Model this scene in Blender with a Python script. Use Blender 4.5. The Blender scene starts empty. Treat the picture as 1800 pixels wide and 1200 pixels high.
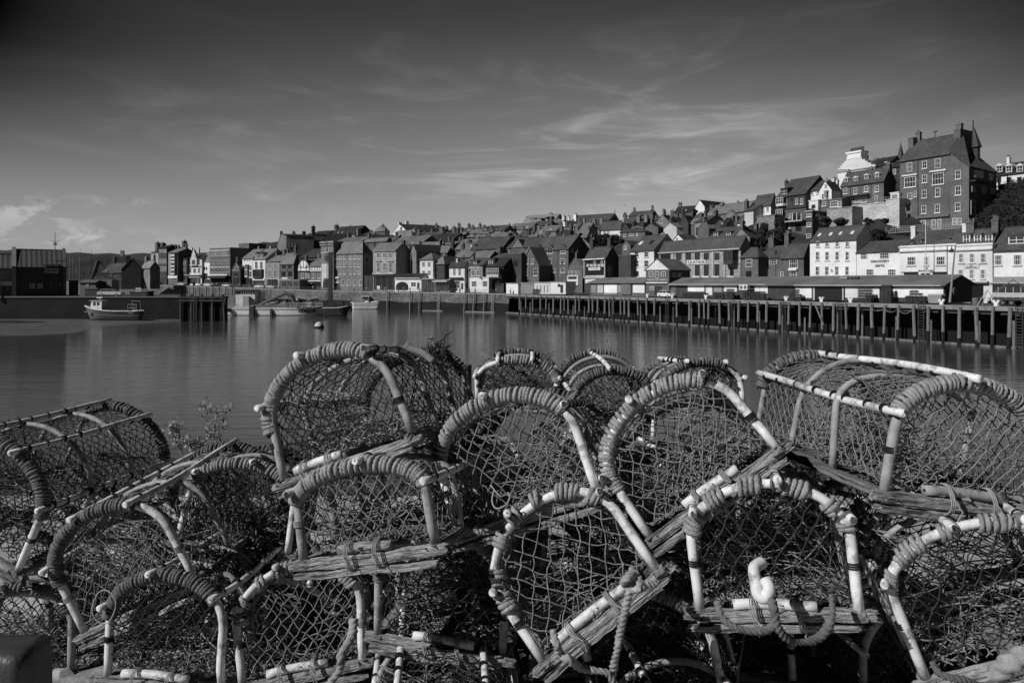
import bpy, math, random
import numpy as np
from mathutils import Vector, Matrix, Euler
random.seed(7); rng = np.random.default_rng(7)
sc = bpy.context.scene
col = sc.collection
F, EYE, HZ = 1200.0, 8.0, 500.0      # focal length and horizon in photo pixels, eye height in metres
# ---------------------------------------------------------------- camera
cd = bpy.data.cameras.new('camera'); cam = bpy.data.objects.new('camera', cd); col.objects.link(cam)
cd.lens = 24; cd.sensor_width = 36; cd.shift_y = -100/1800; cd.clip_start = .05; cd.clip_end = 9000
cam.location = (0, 0, EYE); cam.rotation_euler = (math.radians(90), 0, 0)
sc.camera = cam
# ---------------------------------------------------------------- light
SUN = Vector((-.82, -.46, .68)).normalized()
EL = math.asin(SUN.z); AZ = math.atan2(SUN.x, SUN.y)
sl = bpy.data.lights.new('sun', 'SUN'); so = bpy.data.objects.new('sun', sl); col.objects.link(so)
sl.energy = 4.1; sl.angle = math.radians(.5); sl.color = (1, 1, 1)
so.rotation_euler = SUN.to_track_quat('Z', 'Y').to_euler(); so.location = (-40, -20, 60)
sc.view_settings.view_transform = 'Standard'; sc.view_settings.look = 'None'
sc.view_settings.exposure = 0; sc.view_settings.gamma = 1; sc.view_settings.use_curve_mapping = False
W = bpy.data.worlds.new('World'); sc.world = W; W.use_nodes = True
nt = W.node_tree; nt.nodes.clear()
def N(t, **k):
    n = nt.nodes.new(t)
    for a, b in k.items(): setattr(n, a, b)
    return n
def Lk(a, b): nt.links.new(a, b)
def M2(op, a, b=None, c=None, clamp=False):
    n = nt.nodes.new('ShaderNodeMath'); n.operation = op; n.use_clamp = clamp
    for i, v in enumerate((a, b, c)):
        if v is None: continue
        if isinstance(v, (int, float)): n.inputs[i].default_value = v
        else: nt.links.new(v, n.inputs[i])
    return n.outputs[0]
def MR(v, a, b, c, d, smooth=True):
    n = nt.nodes.new('ShaderNodeMapRange')
    if smooth: n.interpolation_type = 'SMOOTHSTEP'
    nt.links.new(v, n.inputs[0])
    for i, q in enumerate((a, b, c, d)): n.inputs[i+1].default_value = q
    return n.outputs[0]
sky = N('ShaderNodeTexSky', sky_type='NISHITA', sun_disc=False, sun_elevation=EL, sun_rotation=AZ, dust_density=1.2, ozone_density=1.0)
sep = N('ShaderNodeSeparateColor'); Lk(sky.outputs[0], sep.inputs[0])        # black-and-white film behind a red filter
tc = N('ShaderNodeTexCoord'); sx = N('ShaderNodeSeparateXYZ'); Lk(tc.outputs['Generated'], sx.inputs[0])
el = M2('ARCSINE', sx.outputs[2]); az = M2('ARCTAN2', sx.outputs[0], sx.outputs[1])
ramp = N('ShaderNodeValToRGB'); cr = ramp.color_ramp; cr.interpolation = 'B_SPLINE'
Lk(MR(el, 0, .8, 0, 1, False), ramp.inputs[0])
SKYR = [(0, 1.0), (.12, 1.0), (.21, .97), (.31, .82), (.40, .52), (.48, .34), (.62, .24), (1, .2)]
cr.elements[0].position = 0; cr.elements[0].color = (SKYR[0][1],)*3+(1,)
cr.elements[1].position = 1; cr.elements[1].color = (SKYR[-1][1],)*3+(1,)
for p, v in SKYR[1:-1]:
    e = cr.elements.new(p); e.color = (v, v, v, 1)
# thin cirrus, drawn out along a slanting wind
def cloud(rot, sxy, scale, detail, lo, hi, dist=.6, seed=0.0):
    cb = N('ShaderNodeCombineXYZ'); Lk(az, cb.inputs[0]); Lk(el, cb.inputs[1]); cb.inputs[2].default_value = seed
    mp = N('ShaderNodeMapping'); Lk(cb.outputs[0], mp.inputs[0]); mp.inputs['Rotation'].default_value = (0, 0, rot); mp.inputs['Scale'].default_value = (sxy[0], sxy[1], 1)
    nz = N('ShaderNodeTexNoise'); nz.inputs['Scale'].default_value = scale; nz.inputs['Detail'].default_value = detail; nz.inputs['Roughness'].default_value = .62; nz.inputs['Distortion'].default_value = dist
    Lk(mp.outputs[0], nz.inputs['Vector'])
    return MR(nz.outputs[0], lo, hi, 0, 1)
def blob(a0, e0, ra, re):
    u = M2('DIVIDE', M2('SUBTRACT', az, a0), ra); v = M2('DIVIDE', M2('SUBTRACT', el, e0), re)
    return M2('POWER', 2.718, M2('MULTIPLY', M2('ADD', M2('MULTIPLY', u, u), M2('MULTIPLY', v, v)), -1))
fine = cloud(-.2, (1, 4.4), 3.4, 14, .45, .77, 1.7)
broad = cloud(-.14, (1, 3.2), 1.7, 6, .40, .72, 1.0, 3.0)
haze_r = M2('MULTIPLY', blob(.32, .17, .5, .16), .6)
cir = M2('MULTIPLY', fine, M2('ADD', M2('MULTIPLY', broad, .6), M2('ADD', M2('MULTIPLY', blob(.0, .185, .22, .055), 1.5), haze_r)))
bank = M2('MULTIPLY', broad, MR(az, -.25, .5, .08, .55))
puffs = M2('MULTIPLY', cloud(0, (1, 2.0), 22, 8, .46, .6, .4, 9.0), M2('ADD', blob(-.625, .087, .06, .017), M2('ADD', M2('MULTIPLY', blob(-.59, .058, .1, .012), .8), M2('MULTIPLY', blob(-.52, .105, .035, .006), .7))))
skyv = M2('MULTIPLY', M2('MULTIPLY', sep.outputs[0], ramp.outputs[0]), .8)
cl = M2('ADD', M2('ADD', M2('MULTIPLY', cir, 1.05), M2('MULTIPLY', bank, .55)), M2('MULTIPLY', puffs, .9))
tot = M2('ADD', skyv, M2('MULTIPLY', cl, M2('MULTIPLY', M2('ADD', skyv, .25), .62)))
side = M2('MINIMUM', M2('POWER', M2('ABSOLUTE', M2('DIVIDE', M2('SUBTRACT', az, .05), .68)), 2.0), 1.6)
tot = M2('MULTIPLY', tot, M2('SUBTRACT', 1.0, M2('MULTIPLY', side, MR(el, .05, .33, .15, .95))))  # sky dimmed towards the sides and top, imitating lens vignetting
bg = N('ShaderNodeBackground'); Lk(tot, bg.inputs[0]); bg.inputs[1].default_value = .12
wo = N('ShaderNodeOutputWorld'); Lk(bg.outputs[0], wo.inputs[0])

# ---------------------------------------------------------------- materials (a black-and-white picture: everything is grey)
MATS = {}
def mat(name, v, var=.25, scale=3, rough=.8, bump=.2, bscale=20, st=(1, 1, 1), big=.15, bigscale=.25, spec=.3, kind=None, bd=.01, dirt=None):
    m = bpy.data.materials.new(name); m.use_nodes = True; t = m.node_tree; MATS[name] = m
    p = t.nodes['Principled BSDF']
    def n(ty, **k):
        q = t.nodes.new(ty)
        for a, b in k.items():
            if a in q.inputs: q.inputs[a].default_value = b
            else: setattr(q, a, b)
        return q
    def mth(op, a, b):
        q = n('ShaderNodeMath'); q.operation = op
        for i, z in enumerate((a, b)):
            if isinstance(z, (int, float)): q.inputs[i].default_value = z
            else: t.links.new(z, q.inputs[i])
        return q.outputs[0]
    c = n('ShaderNodeTexCoord'); mp = n('ShaderNodeMapping'); mp.inputs['Scale'].default_value = st
    t.links.new(c.outputs['Object'], mp.inputs[0])
    oi = n('ShaderNodeObjectInfo')
    na = n('ShaderNodeTexNoise', Scale=scale, Detail=6, Roughness=.65); t.links.new(mp.outputs[0], na.inputs['Vector'])
    nb = n('ShaderNodeTexNoise', Scale=bigscale, Detail=3); t.links.new(c.outputs['Object'], nb.inputs['Vector'])
    fa = mth('MULTIPLY', mth('SUBTRACT', na.outputs[0], .5), 2*var*2)
    fb = mth('MULTIPLY', mth('SUBTRACT', nb.outputs[0], .5), 2*big*2)
    fac = mth('MAXIMUM', mth('ADD', mth('ADD', fa, fb), 1.0), .12)
    if kind in ('brick', 'stone', 'tile', 'wave', 'slats'):
        sp = n('ShaderNodeSeparateXYZ'); t.links.new(c.outputs['Object'], sp.inputs[0])
        cb = n('ShaderNodeCombineXYZ'); t.links.new(sp.outputs[0] if kind == 'wave' else mth('ADD', sp.outputs[0], sp.outputs[1]), cb.inputs[0]); t.links.new(sp.outputs[2], cb.inputs[1])
        if kind == 'wave' or kind == 'slats':
            wv = n('ShaderNodeTexWave', Scale=(.33 if kind == 'wave' else .6), Distortion=.4); wv.bands_direction = 'X'; t.links.new(cb.outputs[0], wv.inputs['Vector'])
            k = mth('ADD', mth('MULTIPLY', wv.outputs['Fac'], 1.0 if kind == 'wave' else .35), .45 if kind == 'wave' else .7)
        else:
            bw, bh = {'brick': (.45, .16), 'stone': (.72, .3), 'tile': (.5, .35)}[kind]
            br = n('ShaderNodeTexBrick', Scale=1); br.inputs['Brick Width'].default_value = bw; br.inputs['Row Height'].default_value = bh
            br.inputs['Mortar Size'].default_value = {'brick': .012, 'stone': .035, 'tile': .03}[kind]
            br.inputs['Color1'].default_value = (.78, .78, .78, 1); br.inputs['Color2'].default_value = (1.22, 1.22, 1.22, 1)
            mo = {'brick': 1.3, 'stone': .7, 'tile': .6}[kind]; br.inputs['Mortar'].default_value = (mo, mo, mo, 1)
            t.links.new(cb.outputs[0], br.inputs['Vector'])
            k = br.outputs[0]
        fac = mth('MULTIPLY', fac, k)
    if dirt:       # blotches of grime
        nd = n('ShaderNodeTexNoise', Scale=dirt[0], Detail=8, Roughness=.7); t.links.new(mp.outputs[0], nd.inputs['Vector'])
        r = n('ShaderNodeMapRange'); t.links.new(nd.outputs[0], r.inputs[0]); r.inputs[1].default_value = dirt[1]; r.inputs[2].default_value = dirt[1]+.1; r.inputs[3].default_value = 1; r.inputs[4].default_value = dirt[2]
        fac = mth('MULTIPLY', fac, r.outputs[0])
    rnd = mth('ADD', mth('MULTIPLY', oi.outputs['Random'], .16), .92)
    val = mth('MULTIPLY', mth('MULTIPLY', fac, rnd), v)
    cc = n('ShaderNodeCombineColor'); 
    for i in range(3): t.links.new(val, cc.inputs[i])
    t.links.new(cc.outputs[0], p.inputs['Base Color'])
    p.inputs['Roughness'].default_value = rough; p.inputs['Specular IOR Level'].default_value = spec
    if bump:
        nc = n('ShaderNodeTexNoise', Scale=bscale, Detail=5, Roughness=.6); t.links.new(mp.outputs[0], nc.inputs['Vector'])
        b = n('ShaderNodeBump', Strength=bump, Distance=bd); t.links.new(nc.outputs[0], b.inputs['Height']); t.links.new(b.outputs[0], p.inputs['Normal'])
    return m
mat('white', .66, .1, 1.5, .7, .1, 8, dirt=(.6, .56, .8), bd=.05)
mat('cream', .48, .1, 1.5, .7, .1, 8, dirt=(.6, .56, .8), bd=.05)
mat('brick', .10, .25, 6, .9, .3, 12, kind='brick', bd=.05, big=.3)
mat('dbrick', .05, .3, 6, .9, .3, 12, kind='brick', bd=.05, big=.3)
mat('lbrick', .17, .25, 6, .9, .3, 12, kind='brick', bd=.05, big=.25)
mat('stone', .19, .3, 2, .9, .4, 6, kind='stone', bd=.1, big=.25)
mat('litstone', .46, .15, 2, .9, .4, 6, kind='stone', bd=.1, big=.3, dirt=(1, .56, .75))  # paler stone copy; brighter sun on the retaining walls put into its colour
mat('lstone', .32, .2, 2, .9, .4, 6, kind='stone', bd=.1, big=.3)
mat('render', .22, .12, 2, .85, .1, 6, big=.2)
mat('tile', .07, .3, 3, .8, .5, 5, kind='tile', bd=.08, big=.25)
mat('ltile', .16, .3, 3, .8, .5, 5, kind='tile', bd=.08, big=.25)
mat('pantile', .075, .2, 3, .8, .5, 5, kind='wave', bd=.08, big=.2)
mat('slate', .035, .3, 3, .6, .4, 5, kind='tile', bd=.05, big=.25)
mat('felt', .14, .2, 1.5, .85, .2, 8, big=.3)
mat('frame', .56, .08, 3, .6, 0)
mat('dframe', .03, .2, 3, .6, 0)
mat('glass', .02, .2, 2, .12, .1, .8, spec=.6, bd=.05)
mat('trim', .38, .2, 3, .8, .1)
mat('lead', .12, .25, 4, .7, .2)
mat('black', .012, .3, 3, .7, 0)
mat('pile', .17, .5, 4, .85, .6, 10, st=(3, 3, .5), bd=.05, dirt=(1.2, .5, .4))
mat('deckwood', .2, .4, 2, .85, .5, 10, st=(1, 1, 1), bd=.04)
mat('void', .004, .4, 2, .9, 0)  # near-black below the decks, deep shade put into the colour
mat('quaystone', .13, .5, 1.2, .9, .8, 5, kind='stone', bd=.15, big=.35, dirt=(.8, .55, .5))
mat('weedstone', .014, .5, 1.2, .95, .8, 5, kind='stone', bd=.15, big=.4)
mat('asphalt', .07, .2, 2, .9, .2, 10)
mat('earth', .035, .5, .8, .95, .8, 3, bd=.3, big=.4)
mat('mud', .115, .25, .6, .35, .5, 1.5, bd=.1, big=.3, spec=.5)
mat('farhill', .05, .5, .02, .95, 0, big=.35, bigscale=.006)
mat('leaf', .045, .5, 3, .8, 0)
mat('dleaf', .022, .5, 3, .8, 0)
mat('bark', .05, .4, 5, .9, .5, 15)
mat('metal', .25, .25, 5, .45, .1, spec=.5)
mat('hullwhite', .8, .12, 1, .45, .1, 4, dirt=(1.5, .55, .7), spec=.5)
mat('hullgrey', .13, .2, 1, .5, .1, 4, spec=.5)
mat('hulldark', .03, .3, 1, .5, .1, 4, spec=.5)
mat('rubber', .012, .3, 5, .8, 0)
mat('carpaint', .45, .04, 1, .25, 0, spec=.6)
mat('skin', .3, .1, 5, .7, 0)
mat('cloth', .1, .3, 2, .9, 0)
mat('lcloth', .4, .2, 2, .9, 0)
# creel materials
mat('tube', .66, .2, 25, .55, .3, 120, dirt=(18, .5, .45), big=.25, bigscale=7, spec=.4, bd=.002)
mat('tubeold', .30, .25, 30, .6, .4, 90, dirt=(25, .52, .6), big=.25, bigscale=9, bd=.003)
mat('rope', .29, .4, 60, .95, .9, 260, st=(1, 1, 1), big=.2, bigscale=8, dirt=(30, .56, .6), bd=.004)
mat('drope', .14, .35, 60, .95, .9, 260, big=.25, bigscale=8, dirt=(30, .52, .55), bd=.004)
mat('twine', .012, .3, 40, .8, .2, 200)
mat('ltwine', .26, .3, 40, .8, .2, 200)
mat('net', .034, .5, 30, .8, 0, big=.4, bigscale=6)
mat('gnet', .18, .5, 30, .8, 0, big=.4, bigscale=6)
mat('oldwood', .34, .6, 14, .95, .8, 22, st=(1.0, 9, 9), big=.35, bigscale=7, dirt=(10, .5, .2), bd=.02)
mat('oldwoody', .2, .45, 14, .95, .8, 22, st=(9, 1.0, 9), big=.35, bigscale=7, dirt=(8, .53, .2), bd=.012)
mat('pebble', .33, .35, 20, .9, .5, 60, big=.3, bigscale=2, dirt=(9, .52, .4), bd=.01)
mat('binpaint', .06, .3, 30, .38, .6, 130, big=.3, bigscale=6, spec=.5, bd=.003)
mat('weed', .3, .3, 20, .8, 0)

# ---------------------------------------------------------------- mesh helpers
class MB:
    def __init__(s): s.v = []; s.f = []; s.n = 0
    def add(s, v, f):
        s.v.append(np.asarray(v, float).reshape(-1, 3)); s.f += [tuple(i+s.n for i in q) for q in f]; s.n += len(s.v[-1]); return s
    def box(s, x0, x1, y0, y1, z0, z1):
        v = [(x, y, z) for z in (z0, z1) for y in (y0, y1) for x in (x0, x1)]
        return s.add(v, [(0, 2, 3, 1), (4, 5, 7, 6), (0, 1, 5, 4), (2, 6, 7, 3), (0, 4, 6, 2), (1, 3, 7, 5)])
    def obox(s, c, ax, ay, az_, hx, hy, hz):
        c, ax, ay, az_ = [np.asarray(q, float) for q in (c, ax, ay, az_)]
        v = [c+ax*i*hx+ay*j*hy+az_*k*hz for k in (-1, 1) for j in (-1, 1) for i in (-1, 1)]
        return s.add(v, [(0, 2, 3, 1), (4, 5, 7, 6), (0, 1, 5, 4), (2, 6, 7, 3), (0, 4, 6, 2), (1, 3, 7, 5)])
    def prism(s, poly, ax, t0, t1):     # poly: 2D points in the plane across axis ax, swept t0..t1
        n = len(poly)
        def P(a, b, t): return {'x': (t, a, b), 'y': (a, t, b), 'z': (a, b, t)}[ax]
        v = [P(a, b, t0) for a, b in poly]+[P(a, b, t1) for a, b in poly]
        return s.add(v, [tuple(range(n))[::-1], tuple(range(n, 2*n))]+[(i, (i+1) % n, n+(i+1) % n, n+i) for i in range(n)])
    def tube(s, pts, r, k=6, cap=True):
        pts = np.asarray(pts, float); n = len(pts)
        r = np.broadcast_to(np.asarray(r, float), (n,))
        T = np.gradient(pts, axis=0) if n > 2 else np.repeat((pts[1]-pts[0])[None], 2, 0)
        T /= np.linalg.norm(T, axis=1)[:, None]+1e-12
        up = np.array([0, 0, 1.]) if abs(T[0][2]) < .8 else np.array([0, 1., 0])
        A = np.empty((n, 3)); a = up-T[0]*(up@T[0])
        for i in range(n):
            a = a-T[i]*(a@T[i]); a /= np.linalg.norm(a)+1e-12; A[i] = a
        B = np.cross(T, A); ph = np.arange(k)*2*math.pi/k
        v = pts[:, None]+r[:, None, None]*(np.cos(ph)[None, :, None]*A[:, None]+np.sin(ph)[None, :, None]*B[:, None])
        f = [(i*k+j, i*k+(j+1) % k, (i+1)*k+(j+1) % k, (i+1)*k+j) for i in range(n-1) for j in range(k)]
        if cap: f += [tuple(range(k))[::-1], tuple((n-1)*k+j for j in range(k))]
        return s.add(v.reshape(-1, 3), f)
    def cyl(s, c, r, z0, z1, k=10, r2=None):
        return s.tube([(c[0], c[1], z0), (c[0], c[1], z1)], [r, r if r2 is None else r2], k)
    def build(s, name, m, parent=None, smooth=False):
        me = bpy.data.meshes.new(name)
        me.from_pydata(np.concatenate(s.v).tolist() if s.v else [], [], s.f)
        if smooth: me.polygons.foreach_set('use_smooth', [True]*len(me.polygons))
        me.materials.append(MATS[m])
        o = bpy.data.objects.new(name, me); col.objects.link(o)
        if parent: o.parent = parent
        return o
def root(name, label, cat, loc=(0, 0, 0), rz=0, group=None, rot=None):
    o = bpy.data.objects.new(name, None); col.objects.link(o); o.location = loc
    o.empty_display_size = .3
    o.rotation_euler = rot if rot is not None else (0, 0, rz)
    return tag(o, label, cat, group)
def tag(o, label, cat, group=None, kind=None):
    if label: o['label'] = label
    if cat: o['category'] = cat
    if group: o['group'] = group
    if kind: o['kind'] = kind
    return o
def struct(o, kind='structure'): o['kind'] = kind; return o
def copytree(o, parent=None):
    c = o.copy(); col.objects.link(c)
    if parent: c.parent = parent
    for ch in list(KIDS.get(o.name, [])) or [q for q in col.objects if q.parent == o]: copytree(ch, c)
    return c
KIDS = {}
def text(s, name, size, m, parent, loc, rot, align='CENTER', ext=.02, sx=1.0):
    cu = bpy.data.curves.new('t', 'FONT'); cu.body = s; cu.size = size; cu.align_x = align; cu.align_y = 'CENTER'; cu.extrude = ext; cu.offset = size*.015
    o = bpy.data.objects.new('t', cu); col.objects.link(o); bpy.context.view_layer.update()
    me = bpy.data.meshes.new_from_object(o.evaluated_get(bpy.context.evaluated_depsgraph_get()))
    bpy.data.objects.remove(o)
    me.materials.clear(); me.materials.append(MATS[m])
    q = bpy.data.objects.new(name, me); col.objects.link(q); q.parent = parent; q.location = loc; q.rotation_euler = rot; q.scale = (sx, 1, 1)
    return q

# ---------------------------------------------------------------- where things stand: the two waterfront lines
PC = np.array([-1.6, 196.]); UC = np.array([.848, -.53]); NC = np.array([.53, .848])     # stone quay wall, left of centre
PR = np.array([-1.6, 196.]); UR = np.array([.51, -.86]); NR = np.array([.86, .51])       # timber pier, right of centre
AC, AR = math.atan2(.53, .848), math.atan2(.86, .51)
def lineD(px, off):
    k = (px-900)/F; r = []
    for P, n in ((PC, NC), (PR, NR)):
        den = n[0]*k+n[1]
        r.append(((P@n)+off)/den if den > 1e-3 else 1e9)
    return r
def place(px, off):
    a, b = lineD(px, off)
    return (a, AC) if a < b else (b, AR)
V = {'A': (0, 380, 4.286), 'B': (250, 370, 5.806), 'C': (540, 370, 5.806), 'D': (780, 350, 5.625), 'E': (1050, 330, 4.8), 'F': (1250, 280, 5.455), 'G': (1440, 190, 4.617), 'H': (1400, 380, 4.5), 'P': (0, 0, 1.)}
def px(v, x, y):
    o = V[v]; return o[0]+x/o[2], o[1]+y/o[2]
class Face:
    """vertical plane through O (x, y) running along U; turns photo pixels into (u, z)"""
    def __init__(s, O, U): s.O = np.array(O, float); s.U = np.array(U, float); s.n = np.array([-U[1], U[0]])
    def uz(s, p, back=0):
        k = (p[0]-900)/F; O = s.O+s.n*back
        t = (s.n@O)/(s.n@np.array([k, 1.])); P = np.array([k*t, t])
        return float((P-O)@s.U), float(EYE-(p[1]-HZ)/F*t)
GROUND = []    # (x, y, z) under every house, for the hillside
def window(parent, u0, u1, z0, z1, kind, side=None, w=0):
    fr = MB(); pa = MB()
    t = min(.10, (u1-u0)*.13); 
    def bx(mb, a, b, p, q, d0, d1):
        if side == 'right': mb.box(w+d0, w+d1, a, b, p, q)
        else: mb.box(a, b, -d1, -d0, p, q)
    fm = {'w': 'frame', 'd': 'dframe', 's': 'frame', 'q': 'frame', 'p': 'white', 'b': 'frame', 'k': 'dframe'}[kind]
    if kind == 'p': 
        bx(fr, u0, u1, z0, z1, .0, .09); return fr.build('panel', 'white', parent)
    bx(fr, u0-.02, u1+.02, z1-t, z1, 0, .1); bx(fr, u0-.02, u1+.02, z0, z0+t, 0, .1)
    bx(fr, u0-.02, u0+t, z0+t, z1-t, 0, .1); bx(fr, u1-t, u1+.02, z0+t, z1-t, 0, .1)
    if kind in 'wsqb':
        zm = (z0+z1)/2; m = t*.4
        bx(fr, u0+t, u1-t, zm-m, zm+m, .03, .08)
        nb = 1 if kind in 'ws' else 3
        for i in range(nb):
            um = u0+(u1-u0)*(i+1)/(nb+1); bx(fr, um-m*.7, um+m*.7, z0+t, zm-m, .03, .075); bx(fr, um-m*.7, um+m*.7, zm+m, z1-t, .03, .075)
    if kind in 'sb': bx(fr, u0-.15, u1+.15, z0-.16, z0-.001, .0, .2)
    f = fr.build('window', fm, parent)
    bx(pa, u0+t*.9, u1-t*.9, z0+t*.9, z1-t*.9, .01, .035)
    pa.build('pane', 'glass', f)
    return f
def chimney(parent, x, y, z0, z1, w, m='brick', pots=2, d=None):
    d = d or max(.7, w*.8); mb = MB(); z1 = max(z1, z0+.5)
    mb.box(x-w/2, x+w/2, y-d/2, y+d/2, z0, z1-.3); mb.box(x-w/2-.09, x+w/2+.09, y-d/2-.09, y+d/2+.09, z1-.3, z1-.12); mb.box(x-w/2-.02, x+w/2+.02, y-d/2-.02, y+d/2+.02, z1-.12, z1)
    o = mb.build('chimney', m, parent)
    for i in range(pots):
        xx = x+(i-(pots-1)/2)*w/max(pots, 1)*.9 if pots > 1 else x
        h = random.uniform(.35, .75); q = MB(); q.tube([(xx, y, z1-.02), (xx, y, z1+h*.8), (xx, y, z1+h*.8), (xx, y, z1+h)], [.15, .12, .17, .15], 7); q.build('chimney_pot', random.choice(['ltile', 'lead', 'render']), o)
    return o
def house(v, name, label, x0, x1, yb, ye, yr, off=None, D=None, a=None, d=8., xs=None, roof='g', wall='brick', rm='tile', wins=(), sw=(), ch=(), cat='house', base=2.5, over=.25, par=.5, gutter=True, group=None, chm=None, pipes=()):
    p0, p1 = px(v, x0, ye), px(v, x1, ye)
    if D is None: D, aa = place(p0[0], off)
    else: aa = 0
    if a is None: a = aa
    else: a = math.radians(a)
    U = np.array([math.cos(a), -math.sin(a)]); Bk = np.array([math.sin(a), math.cos(a)])
    O = np.array([(p0[0]-900)/F*D, D]); fa = Face(O, U)
    w = fa.uz(p1)[0]; um = (x0+x1)/2
    zb = fa.uz(px(v, um, yb))[1]; ze = fa.uz(px(v, um, ye))[1]
    fs = Face(O+U*w, Bk)
    if xs is not None: d = max(3., fs.uz(px(v, xs, ye))[0])
    if roof == 'f': zr = fa.uz(px(v, um, yr))[1]
    elif roof in ('g', 'h'): zr = fa.uz(px(v, um, yr), d/2)[1]
    else: zr = ze
    zr = max(zr, ze+.3)
    H, RH = ze-zb, zr-zb
    o = root(name, label, cat, (O[0], O[1], zb), -a, group)
    c = O+U*w/2+Bk*d/2
    for q in ((.5, .1), (.5, .9), (.1, .5), (.9, .5)):
        g = O+U*w*q[0]+Bk*d*q[1]; GROUND.append((g[0], g[1], zb))
    mb = MB(); rb = MB(); th = .16; ov = over
    lift = .03
    if roof == 'g':
        mb.prism([(0, -base), (d, -base), (d, H), (d/2, RH), (0, H)], 'x', 0, w)
        sl = (RH-H)/(d/2)
        for s in (0, 1):
            ya, za = -ov, H-sl*ov
            pts = [(ya, za+lift), (d/2, RH+lift), (d/2, RH+lift+th), (ya, za+lift+th)]
            if s: pts = [(d-y_, z_) for y_, z_ in pts][::-1]
            rb.prism(pts, 'x', -ov*.6, w+ov*.6)
        rb.box(-ov*.6, w+ov*.6, d/2-.13, d/2+.13, RH+th*.9, RH+th+.12)
    elif roof == 'f':
        mb.prism([(0, -base), (w, -base), (w, H), (w/2, RH), (0, H)], 'y', 0, d)
        sl = (RH-H)/(w/2)
        for s in (0, 1):
            xa, za = -ov, H-sl*ov
            pts = [(xa, za+lift), (w/2, RH+lift), (w/2, RH+lift+th), (xa, za+lift+th)]
            if s: pts = [(w-y_, z_) for y_, z_ in pts][::-1]
            rb.prism(pts, 'y', -ov*.6, d+ov*.6)
    elif roof == 'h':
        mb.box(0, w, 0, d, -base, H)
        i = min(w, d)/2*.95; A, B = (-ov, -ov), (w+ov, d+ov)
        if w >= d: r1, r2 = (i, d/2), (w-i, d/2)
        else: r1, r2 = (w/2, i), (w/2, d-i)
        vv = [(-ov, -ov, H), (w+ov, -ov, H), (w+ov, d+ov, H), (-ov, d+ov, H), (-ov, -ov, H+.15), (w+ov, -ov, H+.15), (w+ov, d+ov, H+.15), (-ov, d+ov, H+.15), (r1[0], r1[1], RH), (r2[0], r2[1], RH)]
        ff = [(3, 2, 1, 0), (0, 1, 5, 4), (1, 2, 6, 5), (2, 3, 7, 6), (3, 0, 4, 7)]
        ff += [(4, 5, 9, 8), (5, 6, 9), (6, 7, 8, 9), (7, 4, 8)] if w >= d else [(4, 5, 8), (5, 6, 9, 8), (6, 7, 9), (7, 4, 8, 9)]
        rb.add([(q[0], q[1], q[2]+lift) for q in vv], ff)
    elif roof == 'm':   # single slope falling to the front
        zk = fa.uz(px(v, um, yr), d)[1]-zb
        zk = max(zk, H+.2)
        mb.prism([(0, -base), (d, -base), (d, zk), (0, H)], 'x', 0, w)
        sl = (zk-H)/d
        rb.prism([(-ov, H-sl*ov+lift), (d+ov, zk+sl*ov+lift), (d+ov, zk+sl*ov+lift+th), (-ov, H-sl*ov+lift+th)], 'x', -ov*.6, w+ov*.6)
    else:
        mb.box(0, w, 0, d, -base, H)
        rb.box(-.15, w+.15, -.15, d+.15, H+.01, H+.2)
        for q in ((0, w, 0, .25), (0, w, d-.25, d), (0, .25, .25, d-.25), (w-.25, w, .25, d-.25)): rb.box(*q, H+.2, H+.2+par)
    mb.build('wall', wall, o); ro = rb.build('roof', rm, o)
    if gutter and roof in 'gh' and w > 2:
        g = MB(); sl = (RH-H)/(d/2) if roof == 'g' else 0
        g.tube([(-.2, -ov-.07, H-sl*ov+.06), (w+.2, -ov-.07, H-sl*ov+.06)], .07, 6); g.build('gutter', 'dframe', o)
    for q in wins:
        cx, y0, y1, ww = q[:4]; k = q[4] if len(q) > 4 else 'w'
        ua, z1 = fa.uz(px(v, cx-ww/2, y0)); ub, _ = fa.uz(px(v, cx+ww/2, y0)); _, z1 = fa.uz(px(v, cx, y0)); _, z0 = fa.uz(px(v, cx, y1))
        window(o, ua, ub, z0-zb, z1-zb, k)
    for q in sw:
        cx, y0, y1, ww = q[:4]; k = q[4] if len(q) > 4 else 'w'
        ua, _ = fs.uz(px(v, cx-ww/2, y0)); ub, _ = fs.uz(px(v, cx+ww/2, y0)); _, z1 = fs.uz(px(v, cx, y0)); _, z0 = fs.uz(px(v, cx, y1))
        window(o, ua, ub, z0-zb, z1-zb, k, 'right', w)
    if not ch and roof in 'gf' and cat == 'house' and w > 4 and wall != 'white' and name not in ('skyline_chapel', 'long_pier_shed', 'pier_shed', 'pantiled_shed', 'brick_warehouse', 'store_unit', 'fish_market', 'wide_tiled_hall'):
        r2 = random.Random(int(x0*7+x1))
        for e_ in ((.09, .91) if r2.random() < .55 else (r2.choice((.1, .88)),)):
            if roof == 'g': chimney(o, w*e_, d/2, RH-1, RH+r2.uniform(1.5, 2.6), r2.uniform(.8, 1.4), wall if 'brick' in wall or wall == 'stone' else 'brick', r2.choice((1, 2, 3)))
            else: chimney(o, w/2, d*e_, RH-1, RH+r2.uniform(1.2, 2.2), .7, 'brick', r2.choice((1, 2)), 1.0)
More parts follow.
